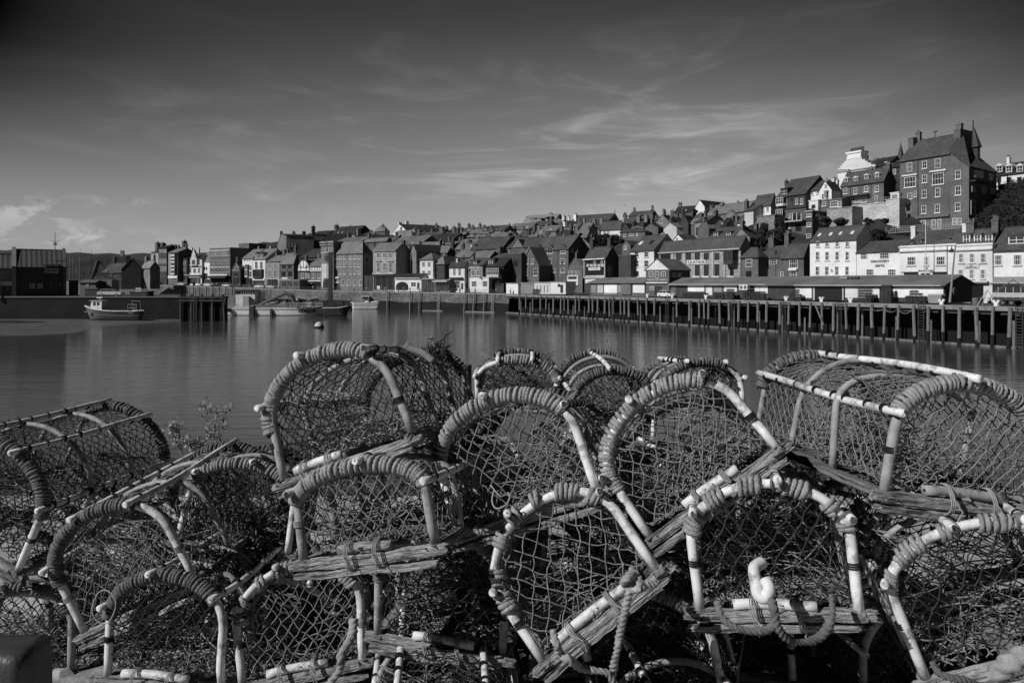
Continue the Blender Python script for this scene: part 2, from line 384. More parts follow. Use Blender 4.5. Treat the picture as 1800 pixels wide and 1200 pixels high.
    if not wins and roof == 'g' and cat == 'house' and H > 2.5 and name not in ('skyline_chapel', 'pantiled_shed', 'pier_shed', 'long_pier_shed'):
        r3 = random.Random(int(x0+x1)); nw = max(1, int(w/3)); 
        for i_ in range(nw):
            u_ = w*(i_+.5)/nw; window(o, u_-.4, u_+.4, H-1.9, H-.5, r3.choice('wsd'))
            if RH-H > 2 and r3.random() < .3:
                sl_ = math.atan2(RH-H, d/2); g_ = MB(); g_.obox((u_, 1.3, H+(RH-H)*1.3/(d/2)+.2), (1, 0, 0), (0, math.cos(sl_), math.sin(sl_)), (0, -math.sin(sl_), math.cos(sl_)), .32, .45, .06); g_.build('roof_light', 'glass' if r3.random() < .5 else 'frame', o)
    for q in ch:
        cx, y0, ww = q[:3]; n = q[3] if len(q) > 3 else 2; back = q[4] if len(q) > 4 else (d/2 if roof != 'f' else 2.)
        u, z1 = fa.uz(px(v, cx, y0), back); u2, _ = fa.uz(px(v, cx+ww, y0), back)
        zz = RH-1.2 if roof != 't' else H
        z1 -= .45
        chimney(o, u, back, min(zz, z1-zb-.8), z1-zb, min(1.9, max(.6, abs(u2-u)*.7)), chm or (wall if wall in ('white', 'brick', 'dbrick', 'lbrick', 'stone') else 'brick'), n)
    for q in pipes:
        u, _ = fa.uz(px(v, q, ye)); g = MB(); g.tube([(u, -.1, 0), (u, -.1, H-.1)], .06, 6); g.build('downpipe', 'dframe', o)
    return dict(o=o, fa=fa, fs=fs, w=w, d=d, H=H, RH=RH, zb=zb, v=v, ro=ro)
def R_(y0, y1, w, xs, k='w'): return [(x, y0, y1, w, k) for x in xs]
def dormer(h, cx, y0, y1, ww, k='w', apex=None, rm='tile', depth=2.4, back=.35, cheek='frame'):
    """a dormer standing on the roof of house h; front set back from the facade"""
    v = h['v']; fa = h['fa']
    ua, _ = fa.uz(px(v, cx-ww/2, y0), back); ub, _ = fa.uz(px(v, cx+ww/2, y0), back); z1 = fa.uz(px(v, cx, y0), back)[1]-h['zb']; z0 = fa.uz(px(v, cx, y1), back)[1]-h['zb']
    d = MB(); d.box(ua-.1, ub+.1, back, back+depth, z0-.2, z1+.1); o = d.build('dormer', cheek, h['o'])
    r = MB()
    if apex: r.prism([(ua-.3, z1+.1), (ub+.3, z1+.1), ((ua+ub)/2, z1+.1+(ub-ua)*apex)], 'y', back-.2, back+depth+.5)
    else: r.prism([(back-.25, z1+.11), (back+depth+.4, z1+.45), (back+depth+.4, z1+.6), (back-.25, z1+.26)], 'x', ua-.25, ub+.25)
    r.build('dormer_roof', rm, o)
    g = MB(); m = (ub-ua)
    g.box(ua+.08, ub-.08, back-.03, back-.005, z0+.08, z1-.05); g.build('pane', 'glass', o)
    f = MB(); t = .09
    f.box((ua+ub)/2-t/2, (ua+ub)/2+t/2, back-.06, back-.031, z0+.08, z1-.05); f.box(ua, ub, back-.065, back-.034, (z0+z1)/2-t/2, (z0+z1)/2+t/2); f.box(ua-.05, ub+.05, back-.07, back-.033, z0-.05, z0+.08)
    f.build('window_frame', 'frame', o)
    return o
def bay(h, cx, y0, y1, ww, m='frame', out=.8, bars=3, rm='lead'):
    """a glazed bay window that stands out from the facade"""
    v = h['v']; fa = h['fa']
    ua, _ = fa.uz(px(v, cx-ww/2, y0)); ub, _ = fa.uz(px(v, cx+ww/2, y0)); z1 = fa.uz(px(v, cx, y0))[1]-h['zb']; z0 = fa.uz(px(v, cx, y1))[1]-h['zb']
    i = min(.35, (ub-ua)*.2); P = [(ua, 0), (ua+i, -out), (ub-i, -out), (ub, 0)]
    b = MB(); hh = (z1-z0); b.prism(P, 'z', z0, z0+hh*.28); b.prism(P, 'z', z1-hh*.08, z1); b.box(ua, ub, -.02, 0, z0, z1); o = b.build('bay_window', m, h['o'])
    g = MB(); q = [(ua+.05, 0), (ua+i+.03, -out+.05), (ub-i-.03, -out+.05), (ub-.05, 0)]; g.prism(q, 'z', z0+hh*.28, z1-hh*.08); g.build('pane', 'glass', o)
    f = MB()
    for k in range(bars+2):
        x = ua+i+(ub-ua-2*i)*k/(bars+1); f.box(x-.06, x+.06, -out-.02, -out+.06, z0+hh*.281, z1-hh*.081)
    f.box(ua+i, ub-i, -out-.01, -out+.05, z0+hh*.62, z0+hh*.66); f.build('mullion', m, o)
    r = MB(); r.prism([(ua-.1, 0), (ua+i-.1, -out-.12), (ub-i+.1, -out-.12), (ub+.1, 0)], 'z', z1+.001, z1+.14); r.build('bay_roof', rm, o)
    return o
def band(h, x0, x1, y0, y1, m='trim', out=.12, name='cornice', side=False):
    v = h['v']; fa = h['fs' if side else 'fa']
    ua, _ = fa.uz(px(v, x0, y0)); ub, _ = fa.uz(px(v, x1, y0)); z1 = fa.uz(px(v, (x0+x1)/2, y0))[1]-h['zb']; z0 = fa.uz(px(v, (x0+x1)/2, y1))[1]-h['zb']
    b = MB()
    if side: b.box(h['w'], h['w']+out, ua, ub, z0, z1)
    else: b.box(ua, ub, -out, 0, z0, z1)
    return b.build(name, m, h['o'])
def sign(h, x, y, s, hpx, m, name='lettering', out=.14, wpx=None):
    v = h['v']; fa = h['fa']; u, z = fa.uz(px(v, x, y)); _, z1 = fa.uz(px(v, x, y-hpx)); size = (z1-z)*1.35
    o = text(s, name, size, m, h['o'], (u, -out-.03, z-h['zb']), (math.radians(90), 0, 0))
    if wpx:
        ww = fa.uz(px(v, x+wpx/2, y))[0]-fa.uz(px(v, x-wpx/2, y))[0]; c = max(q.co.x for q in o.data.vertices)-min(q.co.x for q in o.data.vertices); o.scale = (ww/c, 1, 1)
    return o

def marks(h, x, y, wpx, hpx, m, n, out=.1):
    """small illegible painted strokes, as on a sign too far off to read"""
    v = h['v']; fa = h['fa']; g = MB(); rr = random.Random(int(x))
    for k in range(n):
        a = x-wpx/2+wpx*k/n; u0, _ = fa.uz(px(v, a, y)); u1, _ = fa.uz(px(v, a+wpx/n*rr.uniform(.5, .75), y)); _, z1 = fa.uz(px(v, a, y-hpx/2)); _, z0 = fa.uz(px(v, a, y+hpx/2))
        g.box(u0, u1, -out-.04, -out-.001, z0-h['zb'], z1-h['zb'])
    return g.build('lettering', m, h['o'])

# ================================================================ the town
# ---- left quay, D 150
h = house('A', 'brick_warehouse', 'dark brick building with corrugated tile roof and white dormer on the left quay', 120, 498, 606, 382, 258, D=151, a=-36, d=9, wall='dbrick', rm='pantile', base=1, wins=[(243, 506, 542, 36, 'w'), (302, 506, 542, 36, 'w'), (385, 505, 530, 20, 'd'), (455, 505, 530, 20, 'd')])
dormer(h, 383, 370, 422, 104, rm='pantile', back=.0, depth=3)
for x0, x1 in ((88, 122), (478, 500)):
    u0 = h['fa'].uz(px('A', x0, 500))[0]; u1 = h['fa'].uz(px('A', x1, 500))[0]
    b = MB(); b.prism([(-.3, -.5), (9.3, -.5), (9.3, h['H']+.1), (4.5, h['RH']+.7), (-.3, h['H']+.1)], 'x', u0, u1); b.build('gable_parapet', 'render' if x0 < 100 else 'brick', h['o'])  # left end paler than the right: sunlight on the gable put into its colour
house('A', 'pantiled_shed', 'low pantiled building at the far left edge beside the dark brick quayside building', -180, 86, 606, 390, 290, D=152, a=-36, d=9, wall='brick', rm='pantile', base=1)
h = house('A', 'lean_to', 'small dark timber lean-to in front of the far left pantiled building', 10, 84, 608, 520, 490, D=149.7, a=-30, d=1.5, wall='dbrick', rm='slate', base=1, wins=[(60, 520, 560, 20, 'd')])
house('A', 'container_hut', 'small dark hut at the right end of the left quayside brick building', 518, 590, 604, 490, 484, D=166, a=-33, d=4, roof='t', wall='lead', rm='lead', base=1, par=.05)
house('A', 'dark_gabled_house', 'dark gabled building with a wide chimney behind the left quay masts', 915, 1060, 500, 400, 325, D=255, a=-20, d=7, roof='f', wall='dbrick', rm='slate', ch=[(965, 292, 44, 2, 3)])
house('A', 'long_low_shed', 'long low dark roof in front of the far left fields', 760, 925, 500, 425, 355, D=270, a=10, d=12, wall='dbrick', rm='tile')
house('A', 'small_pale_roof_house', 'small house with a pale sunlit roof left of the tall stone bay house', 1062, 1130, 500, 390, 342, D=275, a=35, d=4, wall='stone', rm='render', wins=[(1090, 370, 382, 10, 'w')])
# ---- shops along the inner quay (view B)
OB = 14
h = house('B', 'stone_bay_house', 'tall pale stone house with bays at the left end of the quay terrace', 90, 166, 770, 430, 400, off=OB, d=12, wall='lstone', rm='slate', wins=R_(492, 542, 24, [117], 's')+R_(570, 628, 24, [117], 's')+R_(672, 745, 26, [112, 146], 's'), ch=[(158, 318, 40, 3)], gutter=False)
for y in (432, 548, 556, 640, 660): band(h, 90, 166, y, y+7, 'render')
h = house('B', 'brick_terrace_house', 'dark brick house with rows of close windows, second from left in the quay terrace', 167, 250, 770, 380, 362, off=OB, xs=415, wall='dbrick', rm='slate', wins=R_(400, 430, 14, [185, 205, 225, 242])+R_(495, 540, 14, [185, 205, 225, 242])+R_(572, 620, 14, [185, 205, 225, 242])+R_(680, 740, 18, [190, 225], 'd'), ch=[(215, 322, 34, 3), (345, 345, 16, 2), (300, 338, 18, 2), (432, 302, 34, 3)])
h = house('B', 'banded_bay_house', 'narrow house with a bay striped by white bands, ground floor white, in the quay terrace', 265, 362, 770, 430, 395, off=OB-3, d=9, roof='g', wall='brick', rm='ltile', wins=R_(500, 514, 14, [290])+[(290, 700, 740, 26, 'w'), (335, 690, 745, 26, 'w')])
band(h, 268, 362, 665, 690, 'white', .3, 'shopfront')
b = bay(h, 333, 440, 650, 46, 'brick', .9, 0)
for y in (452, 487, 520, 562, 598, 640): band(h, 312, 350, y, y+12, 'white', 1.0, 'band')
band(h, 268, 300, 440, 660, 'render', .1, 'pilaster')
h = house('B', 'glazed_dark_house', 'dark narrow house with glazed bays between the banded bay house and the ornate gabled house', 364, 458, 768, 492, 470, off=OB-1, d=10, wall='dbrick', rm='slate', wins=R_(520, 560, 18, [385, 410, 435], 'w')+R_(580, 620, 18, [385, 410, 435], 'w')+R_(650, 700, 26, [385, 425], 'd'))
h = house('B', 'ornate_gabled_house', 'white ornate house with a curved dutch gable and balcony in the quay terrace', 465, 607, 775, 495, 440, off=OB, d=10, wall='white', rm='slate', wins=R_(500, 556, 22, [490, 580], 's')+R_(588, 636, 22, [490, 580], 's')+R_(592, 636, 26, [535], 's')+R_(688, 745, 26, [490, 520, 550, 582], 'd'), ch=[(510, 378, 16, 2), (580, 380, 12, 1)])
fa = h['fa']; g = MB(); zb = h['zb']; P = []
for x, y in ((505, 560), (503, 495), (512, 478), (518, 462), (517, 445), (524, 430), (528, 412), (536, 398), (544, 412), (548, 430), (556, 445), (555, 462), (562, 478), (570, 495), (568, 560)):
    u, z = fa.uz(px('B', x, y)); P.append((u, z-zb))
g.prism(P, 'y', -.6, .3); g.build('dutch_gable', 'cream', h['o'])
u0, z0 = fa.uz(px('B', 520, 550)); u1, z1 = fa.uz(px('B', 552, 505)); g = MB(); g.box(u0, u1, -.66, -.61, z0-zb, z1-zb); g.build('pane', 'glass', h['o'])
band(h, 450, 607, 655, 662, 'trim', 1.2, 'balcony'); band(h, 452, 607, 668, 684, 'trim', .5, 'shop_fascia'); band(h, 470, 602, 570, 580, 'dframe', .2, 'string_course')
h = house('B', 'plain_white_house', 'plain narrow white house between the ornate gabled house and the brick hall', 610, 689, 770, 520, 425, off=OB+1, xs=725, roof='m', wall='white', rm='ltile', wins=[(636, 577, 606, 12, 'd'), (656, 577, 606, 12, 'd'), (648, 640, 698, 34, 'd')])
band(h, 612, 688, 702, 770, 'dframe', .15, 'shopfront')
chimney(h['o'], 2.5, 4, h['H']+1, h['H']+5.2, .9)
h = house('B', 'brick_hall', 'large flat topped brick hall with arched windows and white cornice in the quay terrace', 690, 898, 770, 388, 380, off=OB, xs=1090, roof='t', wall='brick', rm='render', par=.15, wins=R_(422, 458, 22, [712, 736, 760, 790, 815, 838, 862])+R_(508, 575, 24, [714, 755, 795, 835, 870], 's'))
band(h, 690, 898, 400, 414, 'trim', .35); band(h, 690, 898, 578, 584, 'trim', .15, 'string_course'); band(h, 690, 898, 462, 467, 'trim', .1, 'string_course'); band(h, 700, 875, 649, 664, 'white', .5, 'fascia_sign'); band(h, 695, 895, 668, 690, 'dframe', 2.2, 'awning'); band(h, 700, 890, 690, 770, 'black', .1, 'shopfront'); band(h, 690, 898, 628, 634, 'trim', .15, 'string_course')
h = house('B', 'timbered_gable_house', 'tiny half timbered gabled house tucked against the side of the brick hall', 915, 1002, 768, 592, 528, off=OB-2, d=8, roof='f', wall='dbrick', rm='slate', wins=[(957, 570, 612, 30, 'w'), (957, 640, 660, 40, 'd'), (945, 690, 760, 18, 'd'), (978, 690, 760, 18, 'd')])
for a_, b_ in (((924, 590), (957, 540)), ((957, 540), (990, 590)), ((920, 612), (996, 612))):
    p, q = fa.uz(px('B', *a_)), None
    f2 = h['fa']; p = f2.uz(px('B', *a_)); q = f2.uz(px('B', *b_)); g = MB(); g.tube([(p[0], -.12, p[1]-h['zb']), (q[0], -.12, q[1]-h['zb'])], .13, 4); g.build('timber_beam', 'cream', h['o'])
h = house('B', 'white_bay_house', 'white house with two storeys of grey bay windows right of the tiny half timbered gable', 1020, 1126, 770, 490, 405, off=OB, d=11, roof='g', wall='white', rm='ltile', wins=R_(494, 515, 16, [1050, 1075, 1100])+R_(562, 608, 20, [1042, 1106])+R_(622, 678, 20, [1042, 1106]))
bay(h, 1074, 555, 612, 36, 'cream', .7, 1); bay(h, 1074, 618, 680, 36, 'cream', .7, 1); band(h, 1022, 1124, 690, 765, 'black', .2, 'shopfront')
h = house('B', 'white_arched_house', 'white house with tall arched windows and two dark dormers in the quay terrace', 1128, 1257, 770, 498, 400, off=OB, d=12, wall='white', rm='ltile', chm='render', wins=R_(520, 592, 24, [1165, 1216], 's'), ch=[(1190, 362, 14, 2), (1313, 350, 22, 2)])
dormer(h, 1168, 440, 480, 26, 'w', .4, 'slate', back=.8); dormer(h, 1215, 440, 480, 26, 'w', .4, 'slate', back=.8)
bay(h, 1190, 605, 690, 100, 'dframe', .9, 4); band(h, 1130, 1250, 690, 712, 'white', .25, 'shop_fascia'); band(h, 1132, 1250, 712, 768, 'dframe', .15, 'shopfront')
h = house('B', 'grey_rendered_house', 'grey rendered two window house with a pale sunlit roof left of the dark brick inn', 1265, 1402, 775, 522, 465, off=OB, d=9, wall='render', rm='ltile', wins=R_(540, 582, 26, [1300, 1356], 'q')+R_(612, 672, 28, [1300, 1356], 'q'))
band(h, 1268, 1400, 692, 700, 'frame', .4, 'shop_fascia'); 
for x in (1290, 1318, 1345, 1372): window(h['o'], h['fa'].uz(px('B', x-12, 700))[0], h['fa'].uz(px('B', x+12, 700))[0], .3, 3.4, 'd')
h = house('B', 'brick_inn', 'dark brick inn with a pale sunlit roof left of the half timbered row', 1408, 1546, 772, 537, 440, off=OB, xs=1605, wall='brick', rm='ltile', wins=R_(548, 590, 36, [1448, 1505], 'd')+R_(622, 672, 40, [1444, 1510], 'd'))
band(h, 1430, 1490, 684, 695, 'white', .2, 'sign_board'); band(h, 1410, 1540, 700, 710, 'trim', 1.5, 'awning')
house('B', 'glass_kiosk', 'low brick kiosk with a pale flat roof in front of the brick inn', 1415, 1605, 770, 712, 706, off=OB-6, d=4, roof='t', wall='brick', rm='render', par=.05, wins=R_(725, 765, 40, [1450, 1510, 1570], 'd'))
h = house('B', 'half_timbered_house', 'half timbered house with a rounded white gable in the middle of the quay terrace', 1590, 1716, 770, 600, 512, off=OB, d=12, roof='f', wall='brick', rm='slate', wins=R_(640, 690, 30, [1638, 1685], 's')+R_(715, 765, 40, [1640, 1690], 'd'))
f2 = h['fa']; g = MB(); zb = h['zb']; P = []
for x, y in ((1598, 622), (1598, 585), (1605, 560), (1618, 535), (1635, 518), (1652, 512), (1670, 518), (1688, 535), (1702, 560), (1709, 585), (1709, 622)):
    u, z = f2.uz(px('B', x, y)); P.append((u, z-zb))
g.prism(P, 'y', -.35, .1); g.build('gable_panel', 'white', h['o'])
for q in (((1598, 582), (1709, 582)), ((1625, 535), (1625, 620)), ((1652, 515), (1652, 580)), ((1682, 535), (1682, 620)), ((1610, 560), (1640, 582)), ((1698, 560), (1668, 582)), ((1598, 618), (1709, 618))):
    p1_, p2_ = f2.uz(px('B', *q[0])), f2.uz(px('B', *q[1])); g = MB(); g.tube([(p1_[0], -.4, p1_[1]-zb), (p2_[0], -.4, p2_[1]-zb)], .12, 4); g.build('timber_beam', 'dframe', h['o'])
h = house('C', 'half_timbered_row', 'long half timbered house with a band of white windows left of the stone clock tower', -2, 144, 790, 572, 490, off=OB, d=11, wall='brick', rm='ltile', wins=R_(648, 690, 34, [8, 68, 125], 's')+R_(730, 785, 30, [70, 100, 128], 'd'))
band(h, -2, 143, 574, 618, 'white', .06, 'plaster_band')
for x in (8, 35, 62, 90, 118): window(h['o'], h['fa'].uz(px('C', x-11, 580))[0], h['fa'].uz(px('C', x+11, 580))[0], h['fa'].uz(px('C', x, 610))[1]-h['zb'], h['fa'].uz(px('C', x, 580))[1]-h['zb'], 'd')
band(h, -2, 143, 712, 722, 'white', .3, 'shop_fascia')
# behind the shops
house('B', 'flat_roofed_block', 'flat roofed modern block against the sky above the quay shops', 985, 1090, 420, 338, 335, off=95, d=12, roof='t', wall='brick', rm='render', over=1, par=.05)
h = house('B', 'lit_gable_house', 'big grey house whose sunlit gable stands against the sky above the quay shops', 1380, 1470, 430, 300, 236, off=62, a=68, d=11, roof='f', wall='stone', rm='slate', ch=[(1420, 205, 14, 3, 6)], sw=R_(335, 365, 12, [1500, 1530, 1560], 's'))
house('B', 'slope_terrace', 'terrace of plain roofs between the two sunlit gables and the tall chimney house', 1500, 1655, 420, 330, 262, off=66, d=9, wall='brick', rm='slate', ch=[(1545, 208, 26, 3), (1640, 240, 22, 2)])
house('B', 'lower_lit_gable_house', 'grey gabled house with a sunlit gable in front of the big sunlit gable', 1448, 1550, 450, 392, 310, off=45, a=62, d=16, roof='f', wall='stone', rm='slate')
h = house('B', 'tall_chimney_house', 'dark house with one very tall chimney standing against the sky above the timbered row', 1655, 1748, 430, 318, 236, off=60, a=62, d=20, roof='f', wall='brick', rm='slate', ch=[(1745, 152, 30, 2, 1.5), (1650, 205, 18, 2, 1.0)])
house('B', 'long_dark_roof_house', 'long dark slate roof behind the chimney stacks of the quay shops', 1350, 1560, 480, 452, 405, off=30, d=9, wall='dbrick', rm='slate')
house('B', 'middle_dark_roof_house', 'dark slate roofed house just behind the timbered row', 1560, 1780, 540, 480, 400, off=28, d=9, wall='dbrick', rm='slate', ch=[(1690, 400, 26, 2)])
# ---- centre waterfront (view C)
h = house('C', 'stone_tower', 'narrow stone tower with heavy cornice and arched door left of the stone hall', 140, 268, 790, 335, 320, off=OB-1, d=5, roof='t', wall='stone', rm='lstone', par=.6, wins=[(203, 385, 420, 34, 's'), (200, 460, 515, 40, 'd'), (182, 560, 632, 36, 'q')])
band(h, 134, 274, 322, 332, 'lstone', .5); band(h, 136, 272, 345, 356, 'lstone', .4); band(h, 140, 268, 430, 440, 'lstone', .25, 'string_course'); band(h, 148, 216, 545, 690, 'cream', .04, 'painted_panel'); band(h, 148, 165, 690, 785, 'cream', .03, 'painted_panel'); band(h, 246, 262, 665, 785, 'cream', .03, 'painted_panel')
g = MB(); P = [(h['fa'].uz(px('C', 203+38*math.cos(t), 735-36*math.sin(t)))[0], h['fa'].uz(px('C', 203, 735-36*math.sin(t)))[1]-h['zb']) for t in np.linspace(0, math.pi, 9)]
P = [(P[0][0], 0.2)]+P+[(P[-1][0], 0.2)]; g.prism(P[::-1], 'y', -.2, -.05); g.build('arched_door', 'dframe', h['o'])
h = house('C', 'stone_hall', 'four storey rubble stone hall with regular small windows and hipped roof on the quay', 268, 566, 805, 447, 320, off=OB, xs=672, roof='h', wall='stone', rm='ltile', wins=R_(458, 496, 26, [300, 342, 385, 445, 490, 532], 's')+R_(540, 576, 26, [300, 342, 385, 445, 490, 532], 's')+R_(618, 650, 26, [342, 385, 445, 490, 535], 's')+R_(708, 762, 26, [368, 425, 490, 548], 's')+[(292, 606, 668, 34, 'd'), (305, 742, 800, 34, 'd')], sw=R_(480, 520, 20, [610], 'd'))
band(h, 268, 330, 680, 692, 'white', .4, 'canopy'); band(h, 268, 330, 730, 738, 'white', .2, 'canopy')
h = house('C', 'stone_merchant_house', 'stone house with three tall windows, pediments and a broad dark right gable on the quay', 672, 906, 810, 408, 335, off=OB, xs=1052, wall='lstone', rm='ltile', wins=R_(434, 482, 30, [727, 789, 851], 's')+R_(530, 632, 34, [727, 852], 'b')+R_(536, 610, 26, [789], 's'), ch=[(978, 290, 44, 2)], chm='brick')
band(h, 672, 906, 408, 418, 'render', .4); band(h, 700, 755, 512, 520, 'render', .4, 'pediment'); band(h, 822, 880, 512, 520, 'render', .4, 'pediment'); band(h, 672, 895, 655, 666, 'dframe', .9, 'canopy'); band(h, 680, 895, 684, 806, 'black', .06, 'shopfront'); band(h, 672, 900, 638, 650, 'trim', .5, 'balcony')
for x in (700, 760, 820, 880): band(h, x-6, x+6, 684, 806, 'dbrick', .12, 'pier')
h = house('C', 'recessed_dark_shop', 'low dark shop between the four storey stone hall and the three window stone house', 567, 668, 808, 668, 660, off=OB+.5, d=5, roof='t', wall='dbrick', rm='slate', par=.1, wins=[(600, 700, 780, 40, 'd'), (645, 700, 780, 34, 'd')])
h = house('C', 'white_arched_shop', 'low white seafront shop with a wide arched opening under a dark roof', 895, 1165, 815, 682, 650, off=OB-4, d=6, wall='white', rm='slate', wins=[(1085, 730, 775, 50, 'w'), (1135, 735, 800, 22, 'd')])
g = MB(); P = [(h['fa'].uz(px('C', 970+62*math.cos(t), 775-48*math.sin(t)))[0], h['fa'].uz(px('C', 970, 775-48*math.sin(t)))[1]-h['zb']) for t in np.linspace(0, math.pi, 11)]
P = [(P[0][0], 0.1)]+P+[(P[-1][0], 0.1)]; g.prism(P[::-1], 'y', -.12, -.01); g.build('arched_opening', 'black', h['o']); band(h, 900, 1160, 684, 696, 'trim', .5, 'shop_fascia')
h = house('C', 'small_white_hipped_house', 'small white four window house with a hipped roof left of the pyramid roofed house', 1150, 1284, 690, 507, 435, off=OB-1, xs=1420, roof='h', wall='white', rm='ltile', wins=R_(524, 572, 30, [1188, 1244], 'q')+R_(612, 658, 30, [1188, 1246], 'q'))
h2 = house('C', 'dark_arcade', 'dark seafront arcade below the small white hipped house', 1168, 1296, 815, 700, 692, off=OB-4, d=4, roof='t', wall='dbrick', rm='trim', par=.1)
for i, x in enumerate((1185, 1208, 1231, 1254, 1277)): band(h2, x-4, x+4, 725, 812, 'brick', .12, 'pier')
h = house('C', 'pyramid_roofed_house', 'dark brick house with a pyramid roof between two white seafront houses', 1286, 1402, 812, 552, 470, off=OB, xs=1620, roof='h', wall='dbrick', rm='ltile', wins=[(1310, 582, 620, 34, 'd'), (1310, 650, 680, 30, 'd')])
h = house('C', 'awning_cafe', 'low cafe with a pale awning below the pyramid roofed house', 1300, 1452, 820, 712, 705, off=OB-4, d=5, roof='t', wall='render', rm='render', par=.1, wins=R_(738, 815, 24, [1322, 1352, 1382, 1412, 1438], 'd'))
band(h, 1305, 1450, 716, 728, 'cream', 1.4, 'awning')
h = house('C', 'white_balcony_house', 'white seafront house with two tall windows over a dark balcony rail', 1450, 1606, 830, 577, 525, off=OB-2, xs=1660, wall='white', rm='slate', chm='cream', wins=R_(588, 662, 26, [1502, 1556], 'q')+[(1530, 718, 790, 56, 'q'), (1582, 742, 800, 18, 'd')], ch=[(1534, 478, 24, 1)])
band(h, 1460, 1592, 682, 695, 'dframe', .9, 'balcony'); band(h, 1455, 1600, 700, 706, 'trim', .3, 'string_course')
h = house('D', 'hotel', 'hotel with large white letters under its eaves and a white ground floor', 245, 384, 920, 655, 590, off=OB-1, d=9, wall='render', rm='tile', wins=R_(706, 755, 32, [292, 342], 's')+R_(812, 862, 46, [300], 'q')+[(236, 828, 880, 16, 'd')], ch=[(385, 565, 14, 1)])
band(h, 250, 384, 776, 918, 'white', .03, 'painted_panel'); sign(h, 312, 675, 'HOTEL', 26, 'frame', wpx=104); dormer(h, 310, 618, 652, 26, back=.6); window(h['o'], *[h['fa'].uz(px('D', x, 812))[0] for x in (278, 324)], *[h['fa'].uz(px('D', 300, y))[1]-h['zb'] for y in (862, 812)], 'q')
h = house('D', 'white_porch', 'low white porch with one wide window right of the hotel', 384, 445, 920, 780, 774, off=OB-2, d=5, roof='t', wall='white', rm='white', par=.1, wins=[(408, 808, 862, 44, 'q')])
h = house('D', 'bow_window_house', 'dark house with a big pale bow window above the right end of the stone quay', 430, 592, 915, 665, 585, off=OB, d=9, wall='dbrick', rm='slate', wins=[(540, 800, 850, 50, 'd'), (470, 815, 900, 40, 'd')], ch=[(300, 520, 20, 2)])
bay(h, 508, 682, 770, 140, 'cream', 1.6, 7); band(h, 385, 600, 772, 784, 'dframe', 1.8, 'balcony'); dormer(h, 465, 600, 645, 40, back=1)
h = house('D', 'flat_dark_house', 'plain dark brick block between the bow window house and the white edged gable', 606, 768, 818, 545, 540, off=OB+5, a=45, d=10, roof='t', wall='dbrick', rm='brick', par=.2, wins=[(628, 735, 748, 26, 'w'), (712, 590, 660, 40, 'd')])
h = house('D', 'white_edged_gable_house', 'brick house whose steep gable has a white edge, right of the plain dark block', 765, 942, 818, 655, 478, off=OB+6, a=48, d=11, roof='f', wall='brick', rm='tile', wins=[(830, 590, 642, 24, 's'), (880, 590, 642, 24, 's'), (811, 685, 756, 36, 's'), (909, 685, 756, 36, 's'), (758, 735, 780, 28, 's'), (820, 795, 818, 40, 'd')])
p1_ = h['fa'].uz(px('D', 760, 630)); p2_ = h['fa'].uz(px('D', 842, 478)); g = MB(); g.tube([(0-.3, -.25, h['H']-.2), (h['w']/2, -.25, h['RH']+.2)], .2, 4); g.build('verge', 'frame', h['o'])
h = house('D', 'three_storey_brick_house', 'big three storey brick house with white dormer windows and a wide dark right gable', 882, 1232, 810, 502, 380, off=OB+12, a=50, xs=1440, wall='brick', rm='tile', wins=R_(590, 636, 48, [1048, 1178], 's')+[(945, 590, 636, 20, 's')]+R_(684, 724, 44, [1018, 1082, 1180], 's'), sw=[(1270, 488, 530, 18, 'w')], ch=[(1188, 348, 26, 3), (1305, 338, 32, 3)], pipes=(965, 1130))
for x in (930, 1050, 1180): dormer(h, x, 488, 536, 50, 'w', .5, 'tile', back=-.05, depth=3)
h = house('D', 'small_gabled_shop', 'narrow gabled shop with a white bay and white ground floor left of the glazed cafe', 1228, 1372, 850, 680, 585, off=OB+3, d=8, roof='f', wall='brick', rm='ltile', wins=[(1250, 712, 752, 34, 'w'), (1290, 712, 752, 34, 'w'), (1328, 712, 752, 30, 'w')])
band(h, 1228, 1335, 756, 850, 'white', .25, 'shopfront'); band(h, 1238, 1322, 764, 790, 'dframe', .3, 'sign_board')
h = house('D', 'glazed_cafe', 'dark seafront cafe with full width glazing, a white sign and white roof edge', 1392, 1602, 830, 592, 482, off=OB+2, xs=1732, wall='dbrick', rm='tile', base=3)
band(h, 1385, 1600, 588, 598, 'white', .5, 'fascia'); band(h, 1405, 1590, 604, 765, 'black', .05, 'glazing'); band(h, 1395, 1600, 770, 778, 'white', .5, 'fascia'); band(h, 1440, 1555, 676, 702, 'white', .3, 'sign_board'); band(h, 1405, 1590, 755, 764, 'frame', .1, 'window_ledge'); band(h, 1400, 1590, 785, 830, 'white', .05, 'painted_panel')
for x in (1428, 1464, 1500, 1538, 1573): band(h, x-14, x+14, 642, 668, 'trim', .12, 'panel')
for x in (1392, 1596): band(h, x-4, x+4, 600, 770, 'trim', .2, 'pier')
marks(h, 1497, 689, 92, 9, 'lead', 9, .3)
for i in range(5):
    u, z = h['fs'].uz(px('D', 1622, 660+i*22)); g = MB(); n = (2, 4, 5, 2, 4)[i]
    for k in range(n): g.box(h['w'], h['w']+.04, u+.9+(k-n/2)*.34, u+.9+(k-n/2)*.34+.24, z-h['zb']-.22, z-h['zb']+.22)
    g.build('lettering', 'render', h['o'])
house('E', 'plain_dark_block', 'plain dark flat roofed block between the glazed cafe and the white roof light house', 180, 282, 755, 575, 570, off=OB+6, xs=284, d=6, roof='t', wall='dbrick', rm='brick', par=.1)
